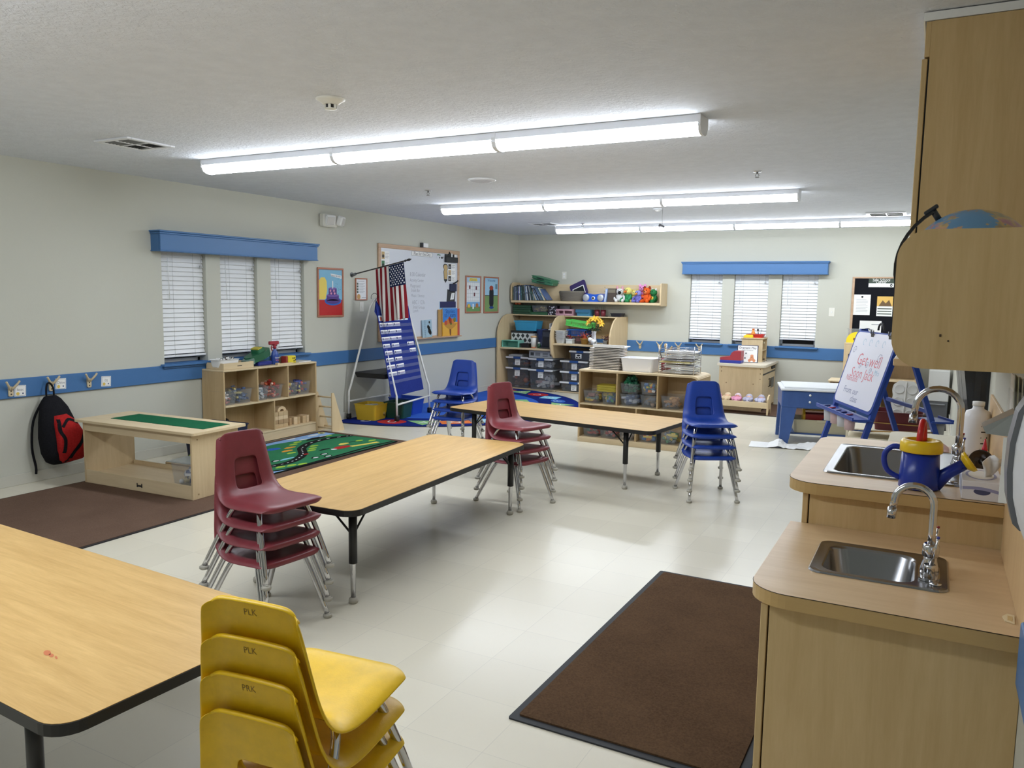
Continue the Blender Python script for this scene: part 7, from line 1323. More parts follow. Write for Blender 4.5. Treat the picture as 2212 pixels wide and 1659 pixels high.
# ------------------------------------------------------------------ easel
EB = mat((34, 66, 150), 0.4); A = Vector((-0.70, 7.29, 0)); Bp = Vector((-0.37, 6.57, 0)); e = (Bp-A).normalized(); nn = Vector((-e.y, e.x, 0)); WL = (Bp-A).length
EM = Matrix(((e.x, nn.x, 0, A.x), (e.y, nn.y, 0, A.y), (0, 0, 1, 0), (0, 0, 0, 1)))      # x along the board (left to right), y away from the front, z up
t = thing('easel', 'blue double-sided childrens easel with a marked white board, beyond the sink counter', 'easel', M=EM)
def slope(z, back): return (0.0+0.29*(z-0.62)) if not back else (0.39+0.36*(1.25-z)-0.19+0.0)
def ef(x, z, back, off=0.0): return (x, slope(z, back)+off, z)
for back in (0, 1):
    for x in (0.0, WL): m = MB(); y0, y1 = slope(0, back), slope(1.25, back); m.add([(x-0.018, y0-0.02, 0), (x+0.018, y0-0.02, 0), (x+0.018, y0+0.02, 0), (x-0.018, y0+0.02, 0), (x-0.018, y1-0.018, 1.25), (x+0.018, y1-0.018, 1.25), (x+0.018, y1+0.018, 1.25), (x-0.018, y1+0.018, 1.25)], [(3, 2, 1, 0), (4, 5, 6, 7), (0, 1, 5, 4), (1, 2, 6, 5), (2, 3, 7, 6), (3, 0, 4, 7)]); m.obj('leg', EB, t)
    sgn = -1 if not back else 1
    yb, yt = slope(0.62, back), slope(1.235, back); yl = sgn*0.02
    TM = Matrix.Translation((0, yb+yl, 0.62)) @ Matrix.Rotation(math.atan2((yt-yb), 0.615)*-1, 4, 'X')
    hb = 0.615/math.cos(math.atan2(yt-yb, 0.615))
    if back:
        ty = yb+0.09; m = MB(); m.box(WL-0.20, WL+0.04, yb, ty+0.07, 0.575, 0.59, b=0.003); m.box(WL-0.20, WL+0.04, ty+0.06, ty+0.07, 0.59, 0.605); tr = m.obj('marker_tray', EB, t)
        m = MB(); m.lathe([(0.038, -0.10), (0.044, 0.0), (0.040, 0.0), (0.034, -0.096), (0.001, -0.096)], 12, c=(WL-0.07, ty+0.01, 0.574)); m.obj('paint_cup', clearplastic('paint_cup_c', (206, 204, 200), 0.75, 0.3), tr)
        m = MB(); m.box(-0.02, WL-0.018, slope(0.66, 1)-0.012, slope(0.66, 1)+0.012, 0.645, 0.675, b=0.002); m.obj('cross_bar', EB, t); continue
    m = MB(); m.T = TM; P = rrect(-0.025, WL+0.025, 0, hb, 0.05, 4); m.prism(P, -0.008, 0.008); m.V = [TM @ Vector(((TM.inverted() @ v).x, -(TM.inverted() @ v).z*1.0, (TM.inverted() @ v).y)) for v in m.V]; bd = m.obj('board_frame', EB, t)
    m = MB(); P = rrect(0.0, WL-0.0, 0.022, hb-0.012, 0.05, 4); m.prism(P, 0.008, 0.0105); m.V = [TM @ Vector((v.x, sgn*v.z, v.y)) for v in m.V]; m.obj('white_panel', mat((226, 226, 236), 0.3), bd)
    if not back:
        m = MB(); R_ = [mat((214, 120, 130), 0.6), mat((120, 124, 156), 0.6), mat((150, 190, 210), 0.6)]
        def ln(s_, sz, x, y, k, r=0): m.text(s_, sz, x, y, 0, k, r, 'LEFT', -0.006)
        ln('Get well', 0.14, 0.20, 0.40, 0); ln('Soon Jack', 0.12, 0.16, 0.285, 0); ln('Namaste', 0.07, 0.10, 0.235, 0); ln('From: our', 0.075, 0.14, 0.135, 1); ln('class', 0.075, 0.34, 0.075, 1); ln('Mrs', 0.06, 0.62, 0.32, 2)
        for x, y, r, k in ((0.07, 0.47, 0.04, 1), (0.62, 0.43, 0.05, 1), (0.30, 0.345, 0.03, 1), (0.43, 0.365, 0.034, 1), (0.53, 0.325, 0.028, 1)):
            pts = [(x+r*(1-0.09*q)*math.cos(q*0.9), y+r*(1-0.09*q)*math.sin(q*0.9)) for q in range(12)]
            for a_, b_ in zip(pts, pts[1:]): ribbon(m, [a_, b_], 0.004, 0.0, k)
        for i in range(4):
            x, y = 0.22+0.13*i, 0.55; pts = [(x+0.025*math.cos(q*0.6), y+0.025*math.sin(q*0.6)) for q in range(9)]
            for a_, b_ in zip(pts, pts[1:]): ribbon(m, [a_, b_], 0.004, 0.0, 2)
        m.V = [TM @ Vector((v.x, -0.0112, v.y)) for v in m.V]; m.obj('marker_writing', R_, bd, 'red and blue marker writing', recalc=False)
    ty = yb+sgn*0.09
    m = MB(); m.box(-0.03, WL+0.03, min(yb, ty+sgn*0.07), max(yb, ty+sgn*0.07), 0.575, 0.59, b=0.003); m.box(-0.03, WL+0.03, ty+sgn*0.06, ty+sgn*0.07, 0.59, 0.605); tr = m.obj('marker_tray', EB, t)
    if not back:
        for i in range(5): m = MB(); xx = 0.08+0.13*i; m.T = Matrix.Translation((xx, ty-0.01, 0.597)) @ Matrix.Rotation(0.5, 4, 'Z'); m.tube([(0, -0.05, 0), (0, 0.03, 0)], 0.007, 7); m.T = Matrix(); m.obj('marker', [mat((36, 44, 110), 0.4), mat((190, 60, 80), 0.4), mat((160, 150, 190), 0.4), mat((36, 44, 110), 0.4), mat((150, 60, 90), 0.4)][i], tr)
    for i in range(4): m = MB(); xx = 0.10+0.16*i; m.lathe([(0.038, -0.10), (0.044, 0.0), (0.040, 0.0), (0.034, -0.096), (0.001, -0.096)], 12, c=(xx, ty, 0.574)); m.obj('paint_cup', clearplastic('paint_cup_%d' % (i % 2), [(222, 222, 226), (222, 190, 190)][i % 2], 0.75, 0.3), tr)
m = MB(); m.tube([(WL*0.42+0.055*math.cos(PI*i/10), slope(1.25, 0)+0.02, 1.25+0.055*math.sin(PI*i/10)) for i in range(11)], 0.009, 6); m.obj('carry_handle', DARK, t)
for x in (WL*0.42, WL*0.86): m = MB(); m.box(x-0.03, x+0.03, slope(1.235, 0)-0.042, slope(1.235, 0)-0.034, 1.19, 1.225, b=0.002); m.tube([(x-0.018, slope(1.235, 0)-0.045, 1.22), (x-0.022, slope(1.235, 0)-0.045, 1.255)], 0.006, 6); m.tube([(x+0.018, slope(1.235, 0)-0.045, 1.22), (x+0.026, slope(1.235, 0)-0.045, 1.25)], 0.006, 6); m.obj('clip', BRUSH, t)
m = MB(); m.tube([(WL, slope(0.5, 0), 0.5), (WL, slope(0.5, 1), 0.5)], 0.006, 6); m.obj('side_brace', mat((190, 150, 90), 0.5), t)

# ------------------------------------------------------------------ things between easel and counter
CR = mat((226, 216, 190), 0.45)
t = thing('kids_table', 'cream plastic table just beyond the upper sink counter', 'table', (0, 0, 0)); m = MB(); m.prism(rrect(-0.215, 0.235, 5.46, 6.02, 0.08, 5), 0.572, 0.60); m.obj('table_top', CR, t); m = MB(); m.prism(rrect(-0.18, 0.225, 5.49, 5.99, 0.06, 4), 0.50, 0.572); m.obj('apron', mat((216, 206, 182), 0.45), t)
for x in (-0.14, 0.19):
    for y in (5.54, 5.94): m = MB(); m.tube([(x, y, 0), (x, y, 0.50)], [0.028, 0.036], 10); m.obj('leg', CR, t)
t = thing('paper_rack', 'cream slatted drying rack with papers under the maroon tub', 'rack', (0, 0, 0))
for k in range(4): m = MB(); m.box(-0.66, -0.04, 7.86, 8.24, 0.06+0.082*k, 0.072+0.082*k, b=0.003); m.obj('rack_shelf', CR, t)
for x in (-0.65, -0.05):
    for y in (7.875, 8.225): m = MB(); m.box(x-0.01, x+0.01, y-0.01, y+0.01, 0, 0.318); m.obj('post', CR, t)
t = thing('paper_pile', 'white papers slipping off the drying rack', 'papers', (-0.46, 8.03, 0.1545), 0.1)
for k in range(3): m = MB(); m.T = Matrix.Rotation(0.08*k, 4, 'Z'); m.box(-0.17, 0.14, -0.13, 0.12, 0.0+0.006*k, 0.005+0.006*k); m.obj('sheet', PAPER, t)
t = thing('maroon_tub', 'long maroon plastic tub on the cream drying rack', 'tub', (-0.235, 8.05, 0.3185)); m = MB(); tub_mesh(m, 0.40, 0.33, 0.17, 0.93, 0.03); m.obj('tub_body', mat((96, 28, 32), 0.45), t); m = MB(); m.box(-0.205, 0.205, -0.172, -0.166, 0.062, 0.070); m.obj('brass_band', mat((176, 140, 70), 0.5), t, 'tan band')
t = thing('paint_palette', 'white plastic paint palette with six wells standing in the maroon tub', 'palette', M=Matrix.Translation((-0.20, 8.05, 0.42)) @ Matrix.Rotation(math.radians(76), 4, 'X') @ Matrix.Rotation(-0.03, 4, 'Z'))
sc_ = []
for i in range(3): sc_ += [(0.10+0.012*math.sin(PI*(q+0.5)/6), -0.10+0.115*i+0.0192*q) for q in range(6)]
O = [(x, y+0.08) for x, y in sc_]+[(0.06, 0.345), (-0.06, 0.345)]+[(-x, y+0.08) for x, y in sc_[::-1]]
m = MB(); m.prism(O, 0, 0.012); m.obj('plate', mat((232, 230, 224), 0.4), t)
for i in range(3):
    for s_ in (-1, 1): m = MB(); m.lathe([(0.046, 0.0125), (0.044, 0.018), (0.036, 0.016), (0.022, 0.0128), (0.001, 0.0125)], 16, c=(s_*0.053, 0.035+0.115*i, 0)); m.obj('well', mat((222, 220, 214), 0.4), t)
m = MB(); m.box(-0.006, 0.006, -0.01, 0.33, 0.012, 0.022, b=0.003); m.obj('divider_ridge', mat((236, 234, 228), 0.4), t)
t = thing('wall_pockets', 'row of smoky dark plastic wall pockets on the right wall beyond the counter', 'wall pocket', (XR-0.0005, 5.0, 0.78)); SM = clearplastic('smoky_plastic', (40, 44, 50), 0.82, 0.12)
for k in range(3):
    y = -0.75+0.85*k; m = MB(); m.add([(0, y, 0), (0, y+0.8, 0), (0, y+0.8, 0.5), (0, y, 0.5), (-0.05, y, 0), (-0.05, y+0.8, 0), (-0.11, y+0.8, 0.42), (-0.11, y, 0.42)], [(3, 2, 1, 0), (4, 5, 6, 7), (0, 1, 5, 4), (1, 2, 6, 5), (2, 3, 7, 6), (3, 0, 4, 7)]); m.obj('pocket', SM, t)
    m = MB(); m.box(-0.03, -0.006, y+0.1, y+0.7, 0.02, 0.40); m.obj('dark_folder', mat((52, 54, 60), 0.6), t)
# ------------------------------------------------------------------ sink cabinets
def holeplate(outer, hole, z0, z1):
    bm = bmesh.new(); ed = []
    for P in (outer, hole):
        vs_ = [bm.verts.new((x, y, z1)) for x, y in P]; ed += [bm.edges.new((vs_[i], vs_[(i+1) % len(vs_)])) for i in range(len(vs_))]
    bmesh.ops.triangle_fill(bm, use_beauty=True, use_dissolve=False, edges=ed); bm.verts.index_update()
    m = MB(); T_ = [tuple(v.index for v in f.verts) for f in bm.faces]; C_ = [v.co.copy() for v in bm.verts]; n = len(C_)
    m.add([tuple(c) for c in C_]+[(c.x, c.y, z0) for c in C_], [f for f in T_]+[tuple(n+i for i in f[::-1]) for f in T_]); bm.free()
    o = 0
    for P in (outer, hole):
        k = len(P)
        for i in range(k): m.F.append([o+i, o+(i+1) % k, n+o+(i+1) % k, n+o+i]); m.M.append(1); m.S.append(False)
        o += k
    return m
def basecab(name, lab, x0, y0, y1, ztop):
    t = thing(name, lab, 'cabinet', (0, 0, 0)); x1 = XR-0.001
    m = MB(); m.box(x0+0.02, x1, y0, y0+0.018, 0.0, ztop, b=0.001); m.obj('side_panel', MAPLE, t)
    m = MB(); m.box(x0+0.02, x1, y1-0.018, y1, 0.0, ztop); m.obj('side_panel', MAPLE, t)
    m = MB(); m.box(x0+0.02, x0+0.04, y0+0.018, y1-0.018, 0.09, ztop); m.obj('face_frame', MAPLE, t); m = MB(); m.box(x0+0.06, x0+0.08, y0+0.018, y1-0.018, 0.0, 0.09); m.obj('toe_kick', DARK, t)
    ym = (y0+y1)/2
    for a, b_ in ((y0+0.002, ym-0.002), (ym+0.002, y1-0.002)):
        m = MB(); m.box(x0-0.004, x0+0.015, a, b_, 0.10, ztop-0.006, b=0.002); d = m.obj('door', MAPLE, t)
        m = MB(); yy = ym-0.05 if a < ym-0.01 else ym+0.05; m.tube([(x0-0.004, yy, ztop-0.16), (x0-0.028, yy, ztop-0.16), (x0-0.028, yy, ztop-0.06), (x0-0.004, yy, ztop-0.06)], 0.005, 6); m.obj('handle', BRUSH, d)
    return t
basecab('base_cabinet', 'lower maple base cabinet under the near small sink', -0.372, 2.215, 2.948, 0.659)
basecab('base_cabinet', 'taller maple base cabinet under the far sink with the watering can', -0.372, 2.95, 3.965, 0.8145)
SK1 = (-0.285, 0.085, 2.415, 2.755); SK2 = (-0.335, 0.135, 3.12, 3.78)
for lab, y0, y1, z1, sk, x0 in (('lower maple worktop around the near small sink', 2.185, 2.948, 0.70, SK1, -0.412), ('upper maple worktop around the far sink', 2.915, 3.985, 0.855, SK2, -0.432)):
    t = thing('worktop', lab, 'worktop', (0, 0, 0)); far = z1 > 0.8
    O = rrect(x0, XR-0.001, y0, y1, 0.105, 8, (0, 1 if far else 0, 1, 0)); Hh = rrect(sk[0]+0.012, sk[1]-0.012, sk[2]+0.012, sk[3]-0.012, 0.03, 3)
    holeplate(O, Hh, z1-0.0405, z1).obj('worktop_slab', [MAPLEX, EDGEB], t)
    m = MB(); P = [(x, y, z1-0.0006) for x, y in O if x < XR-0.01 or y < y0+0.01]; 
    k = [i for i, (x, y) in enumerate(O) if y <= y0+0.106 and x < 0.2]; Q = [O[i] for i in k]
    if not Q or Q[-1][0] < 0: Q = Q+[(XR-0.002, y0)]
    m.tube([(x, y-0.0003, z1-0.0004) for x, y in Q], 0.0011, 4); m.obj('dark_seam', mat((60, 46, 30), 0.6), t)
def sink(lab, sk, z, depth, deck):
    t = thing('sink', lab, 'sink', (0, 0, z)); x0, x1, y0, y1 = sk
    def R(d, r, xr=None): return rrect(x0+d, (x1-d) if xr is None else xr, y0+d, y1-d, r, 5)
    xr = x1-deck; rings = [(rrect(x0, x1, y0, y1, 0.035, 5), 0.0005), (rrect(x0+0.004, x1-0.004, y0+0.004, y1-0.004, 0.033, 5), 0.0055), (rrect(x0+0.018, x1-0.018, y0+0.018, y1-0.018, 0.03, 5), 0.0035), (R(0.032, 0.05, xr), 0.003), (R(0.038, 0.05, xr-0.006), -0.006), (R(0.052, 0.055, xr-0.02), -depth+0.02), (R(0.072, 0.05, xr-0.04), -depth)]
    n = len(rings[0][0]); N = len(rings); m = MB(); m.add([(x, y, zz) for P, zz in rings for x, y in P], [(i*n+j, i*n+(j+1) % n, (i+1)*n+(j+1) % n, (i+1)*n+j) for i in range(N-1) for j in range(n)], 0, False); m.F.append([(N-1)*n+j for j in range(n)]); m.M.append(0); m.S.append(False)
    m.S = [i >= 3*n for i in range(len(m.S))]; o = m.obj('basin', STEEL, t, recalc=False)
    cx_, cy_ = (x0+xr)/2, (y0+y1)/2; m = MB(); m.lathe([(0.032, -depth+0.0005), (0.03, -depth+0.003), (0.02, -depth+0.001), (0.001, -depth+0.0012)], 16, c=(cx_, cy_, 0)); m.obj('drain', CHROME, t)
    m = MB(); m.lathe([(0.016, 0), (0.016, 0.003), (0.001, 0.004)], 14, c=(x1-deck*0.4, y0+0.06, 0.0038)); m.obj('hole_cover', CHROME, t); return t
sink('small stainless sink in the lower near worktop', SK1, 0.70, 0.13, 0.085)
sink('larger stainless sink in the upper far worktop behind the watering can', SK2, 0.855, 0.15, 0.10)
def faucet(lab, x, y, z, rise, r, drop, rad, wing=True):
    t = thing('faucet', lab, 'faucet', (x, y, z))
    m = MB(); m.prism(rrect(-0.028, 0.028, -0.075, 0.075, 0.027, 5), 0.0, 0.007); m.lathe([(0.026, 0.007), (0.024, 0.02), (0.018, 0.045), (0.018, 0.06)], 16); m.obj('base', CHROME, t)
    m = MB(); m.lathe([(0.021, 0.055), (0.023, 0.06), (0.023, 0.085), (0.018, 0.092)], 16); m.obj('collar', CHROME, t)
    P = [(0, 0, 0.08), (0, 0, rise*0.6), (0, 0, rise)]+[(-r+r*math.cos(a), 0, rise+r*math.sin(a)) for a in [PI*i/12 for i in range(1, 13)]]+[(-2*r-0.004, 0, rise-drop)]
    m = MB(); m.tube(P, rad, 12); m.obj('gooseneck', CHROME, t); m = MB(); m.tube([(-2*r-0.004, 0, rise-drop+0.004), (-2*r-0.006, 0, rise-drop-0.026)], rad*1.22, 12); m.obj('aerator', CHROME, t)
    for s_ in (-1, 1):
        m = MB(); m.lathe([(0.016, 0.007), (0.014, 0.035), (0.016, 0.045)], 12, c=(0, s_*0.052, 0)); m.obj('valve', CHROME, t)
        if wing: m = MB(); m.tube([(0.004, s_*0.052, 0.045), (0.012, s_*0.056, 0.09), (0.016, s_*0.06, 0.125)], [0.006, 0.0045, 0.004], 8); lv = m.obj('lever', CHROME, t); m = MB(); m.tube([(0.016, s_*0.06, 0.125), (0.0165, s_*0.0605, 0.131)], 0.0042, 8); m.obj('lever_tip', mat((150, 40, 40) if s_ > 0 else (60, 70, 160), 0.3), lv)
    return t
faucet('chrome gooseneck faucet on the near small sink', 0.034, 2.56, 0.704, 0.205, 0.052, 0.025, 0.0105)
faucet('chrome gooseneck faucet on the far sink', 0.112, 3.45, 0.859, 0.225, 0.078, 0.035, 0.0125)
# backsplash
t = thing('backsplash', 'maple backsplash panel on the right wall behind both worktops', 'backsplash', (0, 0, 0)); m = MB(); m.box(XR-0.010, XR-0.0005, 2.155, 2.914, 0.7005, 0.985, b=0.001); m.obj('lower_panel', MAPLEY, t); m = MB(); m.box(XR-0.010, XR-0.0005, 2.9145, 3.985, 0.8555, 1.10, b=0.001); m.obj('upper_panel', MAPLEY, t)
# upper cabinet and open shelf with the globe
t = thing('wall_cabinet', 'tall maple wall cabinet reaching the ceiling above the far sink', 'cabinet', (0, 0, 0)); x0 = -0.087; zc0, zc1 = 1.335, 2.412
m = MB(); m.box(x0+0.014, XR-0.001, 3.05, 3.068, zc0, zc1, b=0.001); m.obj('side_panel', MAPLE, t); m = MB(); m.box(x0+0.014, XR-0.001, 3.95, 3.968, zc0, zc1); m.obj('side_panel', MAPLE, t)
for z0 in (zc0, zc1-0.018): m = MB(); m.box(x0+0.014, XR-0.001, 3.068, 3.95, z0, z0+0.018); m.obj('cabinet_board', MAPLE, t)
m = MB(); m.box(x0-0.002, x0+0.014, 3.052, 3.966, 2.30, zc1, b=0.001); m.obj('filler_rail', MAPLE, t)
for a, b_ in ((3.052, 3.507), (3.511, 3.966)): m = MB(); m.box(x0-0.008, x0+0.009, a, b_, zc0+0.004, 2.294, b=0.002); m.obj('door', MAPLE, t)
m = MB(); m.box(x0+0.0095, x0+0.0135, 3.06, 3.96, zc0+0.01, 2.292); m.obj('dark_gap', BLACK, t)
t = thing('open_shelf', 'open maple wall shelf with a rounded end panel, holding the globe', 'shelf', (0, 0, 0)); m = MB(); P = rrect(-0.093, XR-0.001, 1.332, 1.671, 0.072, 8, (0, 1, 1, 0)); m.prism(P, -2.218, -2.20); m.V = [Vector((v.x, -v.z, v.y)) for v in m.V]; m.obj('end_panel', MAPLE, t)
m = MB(); m.box(-0.086, XR-0.001, 2.2185, 3.049, 1.334, 1.352, b=0.002); m.obj('shelf_board', MAPLEX, t)
m = MB(); m.box(0.03, 0.034, 2.1985, 2.2, 1.40, 1.404); m.box(0.012, 0.0165, 2.1985, 2.2, 1.412, 1.418); m.obj('pin_hole', mat((70, 54, 34), 0.7), t)
t = thing('globe', 'world globe with a black meridian arc on the open maple shelf', 'globe', (0.072, 2.425, 1.3525))
tt = NT('globe_map'); v = tt.co((1, 1, 1)); nz = tt.noise(v, 7.5, 5, 0.6); nz2 = tt.noise(v, 14, 3, 0.6)
land = tt.ramp(nz2, [(0.36, (176, 120, 130)), (0.46, (196, 160, 100)), (0.56, (150, 140, 110)), (0.64, (186, 130, 80))]); tt.col(tt.mix(tt.ramp(nz, [(0.47, (0, 0, 0)), (0.49, (255, 255, 255))]), (96, 140, 176), land)); GLB = tt.set(Roughness=0.4)
m = MB(); m.ball((0, 0, 0.232), 0.152, 0, 36, 24); m.obj('ball', GLB, t)
axd = Vector((-0.53, 0, 0.848)); prp = Vector((-0.848, 0, -0.53)); c0 = Vector((0, 0, 0.232)); arc = [c0+(axd*math.cos(PI*i/20)+prp*math.sin(PI*i/20))*0.177 for i in range(21)]
m = MB(); V = []
for i, p in enumerate(arc):
    rdir = (p-c0).normalized()
    for dr, dy in ((-0.004, -0.009), (0.004, -0.009), (0.004, 0.009), (-0.004, 0.009)): V.append(p+rdir*dr+Vector((0, dy, 0)))
m.add(V, [(i*4+j, i*4+(j+1) % 4, (i+1)*4+(j+1) % 4, (i+1)*4+j) for i in range(20) for j in range(4)]+[(3, 2, 1, 0), (80, 81, 82, 83)]); m.obj('meridian_arc', mat((30, 30, 32), 0.4), t)
m = MB(); m.tube([c0+axd*0.15, c0+axd*0.183], 0.008, 8); m.T = Matrix.Translation(c0+axd*0.184) @ Matrix.Rotation(-0.62, 4, 'Y'); m.box(-0.022, 0.016, -0.012, 0.012, -0.005, 0.005, b=0.003); m.T = Matrix(); m.obj('pole_cap', mat((44, 46, 50), 0.4), t)
m = MB(); m.lathe([(0.085, 0), (0.085, 0.01), (0.03, 0.022), (0.014, 0.045), (0.014, 0.068)], 24, c=(0.02, 0, 0)); m.obj('stand', mat((30, 30, 32), 0.4), t)

# ------------------------------------------------------------------ on the worktops
t = thing('watering_can', 'blue and yellow toy watering can with red carry handle beside the far sink', 'watering can', M=RZ((-0.012, 3.035, 0.8555), 0.05)); CB = mat((24, 52, 158), 0.28); CY = mat((238, 200, 34), 0.3); CRD = mat((196, 34, 34), 0.3)
m = MB(); m.lathe([(0.054, 0), (0.064, 0.004), (0.0635, 0.03), (0.058, 0.135)], 28); m.obj('body', CB, t)
m = MB(); m.lathe([(0.066, 0.128), (0.068, 0.132), (0.066, 0.16), (0.060, 0.168), (0.045, 0.170), (0.044, 0.160), (0.001, 0.159)], 28); m.obj('lid', CY, t, 'yellow lid')
m = MB(); m.tube(smoothpts([(-0.008, -0.03, 0.162), (-0.006, -0.028, 0.20), (0.0, 0.0, 0.232), (0.006, 0.028, 0.20), (0.008, 0.03, 0.162)], 4), 0.0105, 8); m.obj('carry_handle', CRD, t, 'red carry handle')
m = MB(); m.tube(smoothpts([(-0.054, 0, 0.135), (-0.085, 0, 0.138), (-0.108, 0, 0.118), (-0.112, 0, 0.085), (-0.098, 0, 0.05), (-0.058, 0, 0.028)], 4), 0.0095, 8); m.obj('side_handle', CB, t)
m = MB(); m.tube([(0.045, 0, 0.02), (0.085, 0, 0.062), (0.135, 0, 0.098)], [0.030, 0.021, 0.019], 12); m.obj('spout', CB, t)
m = MB(); d = Vector((0.05, 0, 0.036)).normalized(); p = Vector((0.132, 0, 0.096)); m.tube([p, p+d*0.012, p+d*0.024], [0.021, 0.036, 0.037], 16); ro = m.obj('rose', CY, t, 'yellow sprinkler rose')
m = MB()
for i in range(8): a = 2*PI*i/8; q = p+d*0.0242+Vector((-d.z, 0, d.x))*0.022*math.cos(a)+Vector((0, 0.022*math.sin(a), 0)); m.tube([q, q+d*0.0008], 0.0025, 6)
m.obj('hole', mat((150, 120, 20), 0.5), ro)
t = thing('tissue_box', 'white and lavender tissue box with a tissue pulled out, beside the watering can', 'tissue box', (0.172, 3.06, 0.8556)); m = MB(); m.box(-0.058, 0.058, -0.12, 0.12, 0, 0.062, b=0.002); m.obj('carton', mat((226, 226, 232), 0.5), t)
m = MB(); LV = mat((150, 152, 190), 0.5); m.disc(0, 0.0, 0.046, 0.0625, 0, 20, 0.085); m.disc(0, 0.0, 0.038, 0.0629, 1, 20, 0.075); m.T = Matrix(((1, 0, 0, 0), (0, 0, 1, -0.1206), (0, 1, 0, 0), (0, 0, 0, 1))); pts = [(-0.056+0.0112*i, 0.038+0.006*math.sin(PI*i/10)-0.0008*i) for i in range(11)]; ribbon(m, pts, 0.010, 0.0, 0); m.disc(0.0, 0.03, 0.024, 0.0004, 3, 18, 0.011); m.disc(0, 0.03, 0.0225, 0.0006, 1, 18, 0.0095); m.text('tissues', 0.013, 0, 0.031, 0.001, 3)
m.T = Matrix(((0, 0, -1, -0.0586), (-1, 0, 0, 0), (0, 1, 0, 0), (0, 0, 0, 1))); ribbon(m, [(-0.118+0.0236*i, 0.035+0.008*math.sin(PI*i/5)) for i in range(11)], 0.012, 0.0, 0); m.obj('print', [LV, PAPER, DARK, mat((70, 74, 110), 0.5)], t, recalc=False)
m = MB(); V = []
for j in range(7):
    for i in range(7): u, q = i/6-0.5, j/6; V.append((0.02+0.012*q+u*(0.02+0.05*q), -0.02+0.03*u+0.025*math.sin(u*9+q*3)*q, 0.062+0.075*q-0.02*q*abs(u)*2))
m.add(V, [(j*7+i, j*7+i+1, (j+1)*7+i+1, (j+1)*7+i) for j in range(6) for i in range(6)], 0, True); o = m.obj('tissue', mat((238, 238, 238), 0.8), t, recalc=False); bake(o, ('SOLIDIFY', dict(thickness=0.0008)))
t = thing('paper_towel_dispenser', 'white and grey paper towel dispenser on the right wall above the lower worktop', 'dispenser', (XR-0.0006, 1.46, 1.06)); prof = [(0, 0), (-0.066, 0.0), (-0.078, 0.012), (-0.090, 0.06), (-0.094, 0.11), (-0.093, 0.165), (-0.084, 0.225), (-0.066, 0.262), (-0.04, 0.275), (0, 0.275)]
m = MB(); m.prism([(x, z) for x, z in prof], 0.0, 0.335); m.V = [Vector((v.x*0.97, v.z, v.y)) for v in m.V]; m.obj('front_cover', mat((206, 208, 210), 0.4), t); m = MB(); m.prism([(x*1.03-0.004*(x < -0.01), z*1.03-0.004) for x, z in prof], 0.3355, 0.405); m.V = [Vector((v.x, v.z, v.y)) for v in m.V]; m.obj('end_frame', mat((112, 114, 118), 0.3), t, 'dark grey end frame')
t = thing('soap_dispenser', 'dispenser with a silver scoop-shaped lever and hanging paper on the right wall', 'dispenser', (XR-0.0006, 2.30, 1.10)); m = MB(); m.box(-0.058, 0, -0.05, 0.06, 0.01, 0.135, b=0.012); m.obj('body', mat((120, 122, 126), 0.35), t)
m = MB(); m.add([(-0.056, -0.045, 0.132), (-0.056, 0.05, 0.132), (-0.056, 0.05, 0.072), (-0.056, -0.045, 0.072), (-0.122, -0.035, 0.09), (-0.122, 0.04, 0.09), (-0.114, 0.04, 0.074), (-0.114, -0.035, 0.074)], [(0, 1, 5, 4), (4, 5, 6, 7), (7, 6, 2, 3), (0, 4, 7, 3), (1, 2, 6, 5), (0, 3, 2, 1)], 0); m.obj('scoop_lever', mat((176, 180, 184), 0.22, 0.9), t)
m = MB(); m.box(-0.078, -0.060, -0.06, -0.058, -0.09, 0.072); m.obj('hanging_paper', PAPER, t)
t = thing('card_holder', 'clear holder of white cards on the right wall above the dispensers', 'holder', (XR-0.0006, 2.60, 1.185)); m = MB(); m.box(-0.045, 0, -0.06, 0.06, 0.0, 0.07); m.obj('holder', CLEARC, t)
for k in range(4): m = MB(); m.T = Matrix.Translation((-0.038+0.010*k, 0, 0.004)) @ Matrix.Rotation(-0.04, 4, 'Y'); m.box(-0.001, 0.001, -0.05, 0.05, 0, 0.11-0.005*k); m.obj('card', PAPER if k % 2 == 0 else mat((200, 204, 180), 0.6), t)
t = thing('white_jug', 'large white plastic jug with black markings at the far end of the upper worktop', 'jug', (0.186, 3.83, 0.8556)); m = MB(); m.lathe([(0.046, 0), (0.052, 0.01), (0.052, 0.155), (0.044, 0.185), (0.022, 0.195), (0.02, 0.21)], 20); m.obj('jug_body', mat((232, 232, 234), 0.4), t); m = MB(); m.lathe([(0.023, 0.208), (0.023, 0.226), (0.001, 0.228)], 14); m.obj('cap', WHITE, t)
m = MB()
for i in range(5): m.box(0.014, 0.038-0.006*(i % 2), -0.0655, -0.062, 0.03+0.024*i, 0.035+0.024*i)
m.V = [Vector((v.x, -math.sqrt(max(0, 0.0526**2-v.x**2)), v.z)) if True else v for v in m.V]; m.obj('measure_marks', BLACK, t, recalc=False)
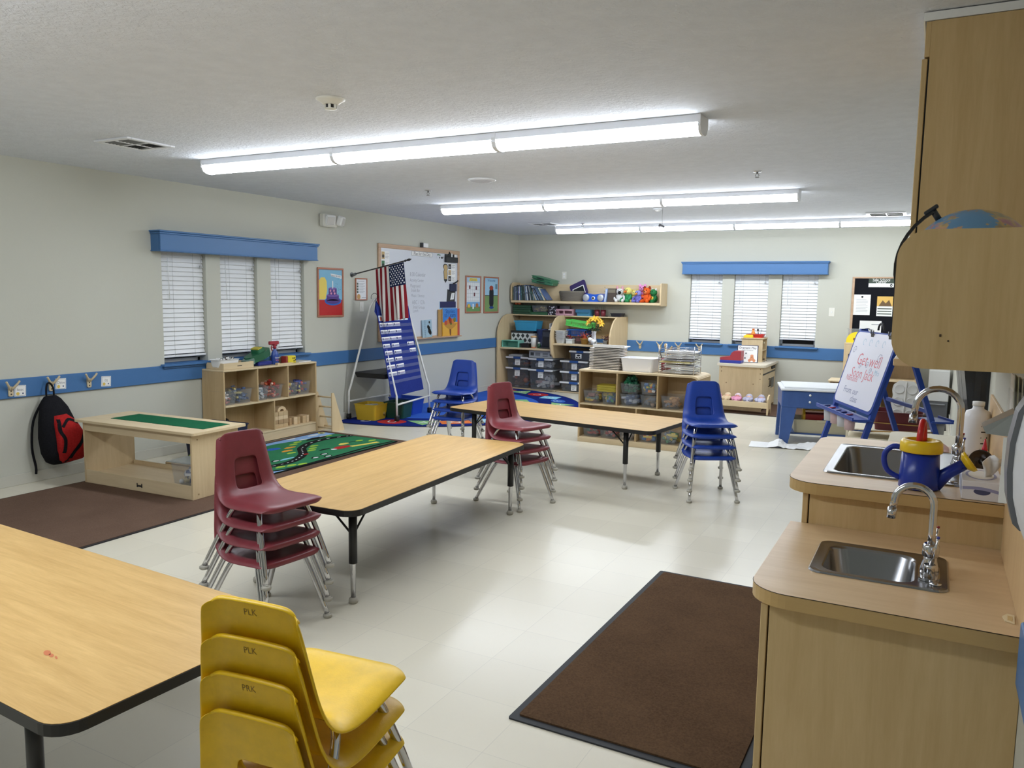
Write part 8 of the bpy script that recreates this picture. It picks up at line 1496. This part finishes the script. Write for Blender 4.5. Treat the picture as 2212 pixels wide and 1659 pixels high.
t = thing('glass_dish', 'dark brown glass dish standing on edge against the backsplash', 'dish', M=Matrix.Translation((0.205, 3.53, 0.8556+0.055)) @ Matrix.Rotation(math.radians(62), 4, 'Y')); t.matrix_world = Matrix.Translation((0.192, 3.42, 0.9005)) @ Matrix.Rotation(math.radians(-22), 4, 'Z') @ Matrix.Rotation(math.radians(78), 4, 'X'); m = MB(); m.lathe([(0.02, -0.01), (0.040, 0.0), (0.044, 0.014), (0.041, 0.014), (0.036, 0.004), (0.001, 0.0)], 24); m.obj('dish', mat((58, 44, 30), 0.12), t); m = MB(); m.lathe([(0.012, 0.001), (0.012, 0.004), (0.001, 0.005)], 10); m.obj('centre_mark', mat((36, 28, 20), 0.2), t)
t = thing('glue_bottle', 'small glue bottle with a red cone tip beside the brown dish', 'bottle', (0.205, 3.56, 0.8556)); m = MB(); m.lathe([(0.018, 0), (0.02, 0.05), (0.012, 0.065)], 12); m.obj('bottle', WHITE, t); m = MB(); m.lathe([(0.012, 0.065), (0.009, 0.075), (0.002, 0.112), (0.001, 0.112)], 10); m.obj('cone_tip', mat((214, 50, 70), 0.35), t)
t = thing('pink_cloth', 'crumpled pink cloth at the far end of the upper worktop', 'cloth', (0.075, 3.88, 0.8556)); V = []; rn = random.Random(5)
for j in range(9):
    for i in range(11): u, q = i/10-0.5, j/8-0.5; r = max(0, 1-(u*u+q*q)*3.2); V.append((u*0.13+0.008*rn.random(), q*0.14+0.008*rn.random(), 0.002+0.045*r*(0.5+0.5*rn.random())))
m = MB(); m.add(V, [(j*11+i, j*11+i+1, (j+1)*11+i+1, (j+1)*11+i) for j in range(8) for i in range(10)], 0, True); m.V = [Vector((v.x-0.055, v.y-0.0, v.z)) for v in m.V]; o = m.obj('cloth', mat((226, 196, 196), 0.8), t, recalc=False); bake(o, ('SOLIDIFY', dict(thickness=0.001, offset=1.0)))
t = thing('paper_scrap', 'torn cream paper scrap at the corner of the lower worktop', 'paper', (0.222, 2.30, 0.7006)); m = MB(); m.prism([(-0.016, -0.02), (0.004, -0.03), (0.008, 0.03), (-0.008, 0.036), (-0.02, 0.01)], 0, 0.002); m.obj('scrap', mat((232, 214, 176), 0.7), t); m = MB(); m.prism([(-0.01, -0.012), (0.0, -0.018), (0.002, 0.016), (-0.008, 0.02)], 0.002, 0.003); m.obj('torn_layer', mat((214, 184, 130), 0.7), t)
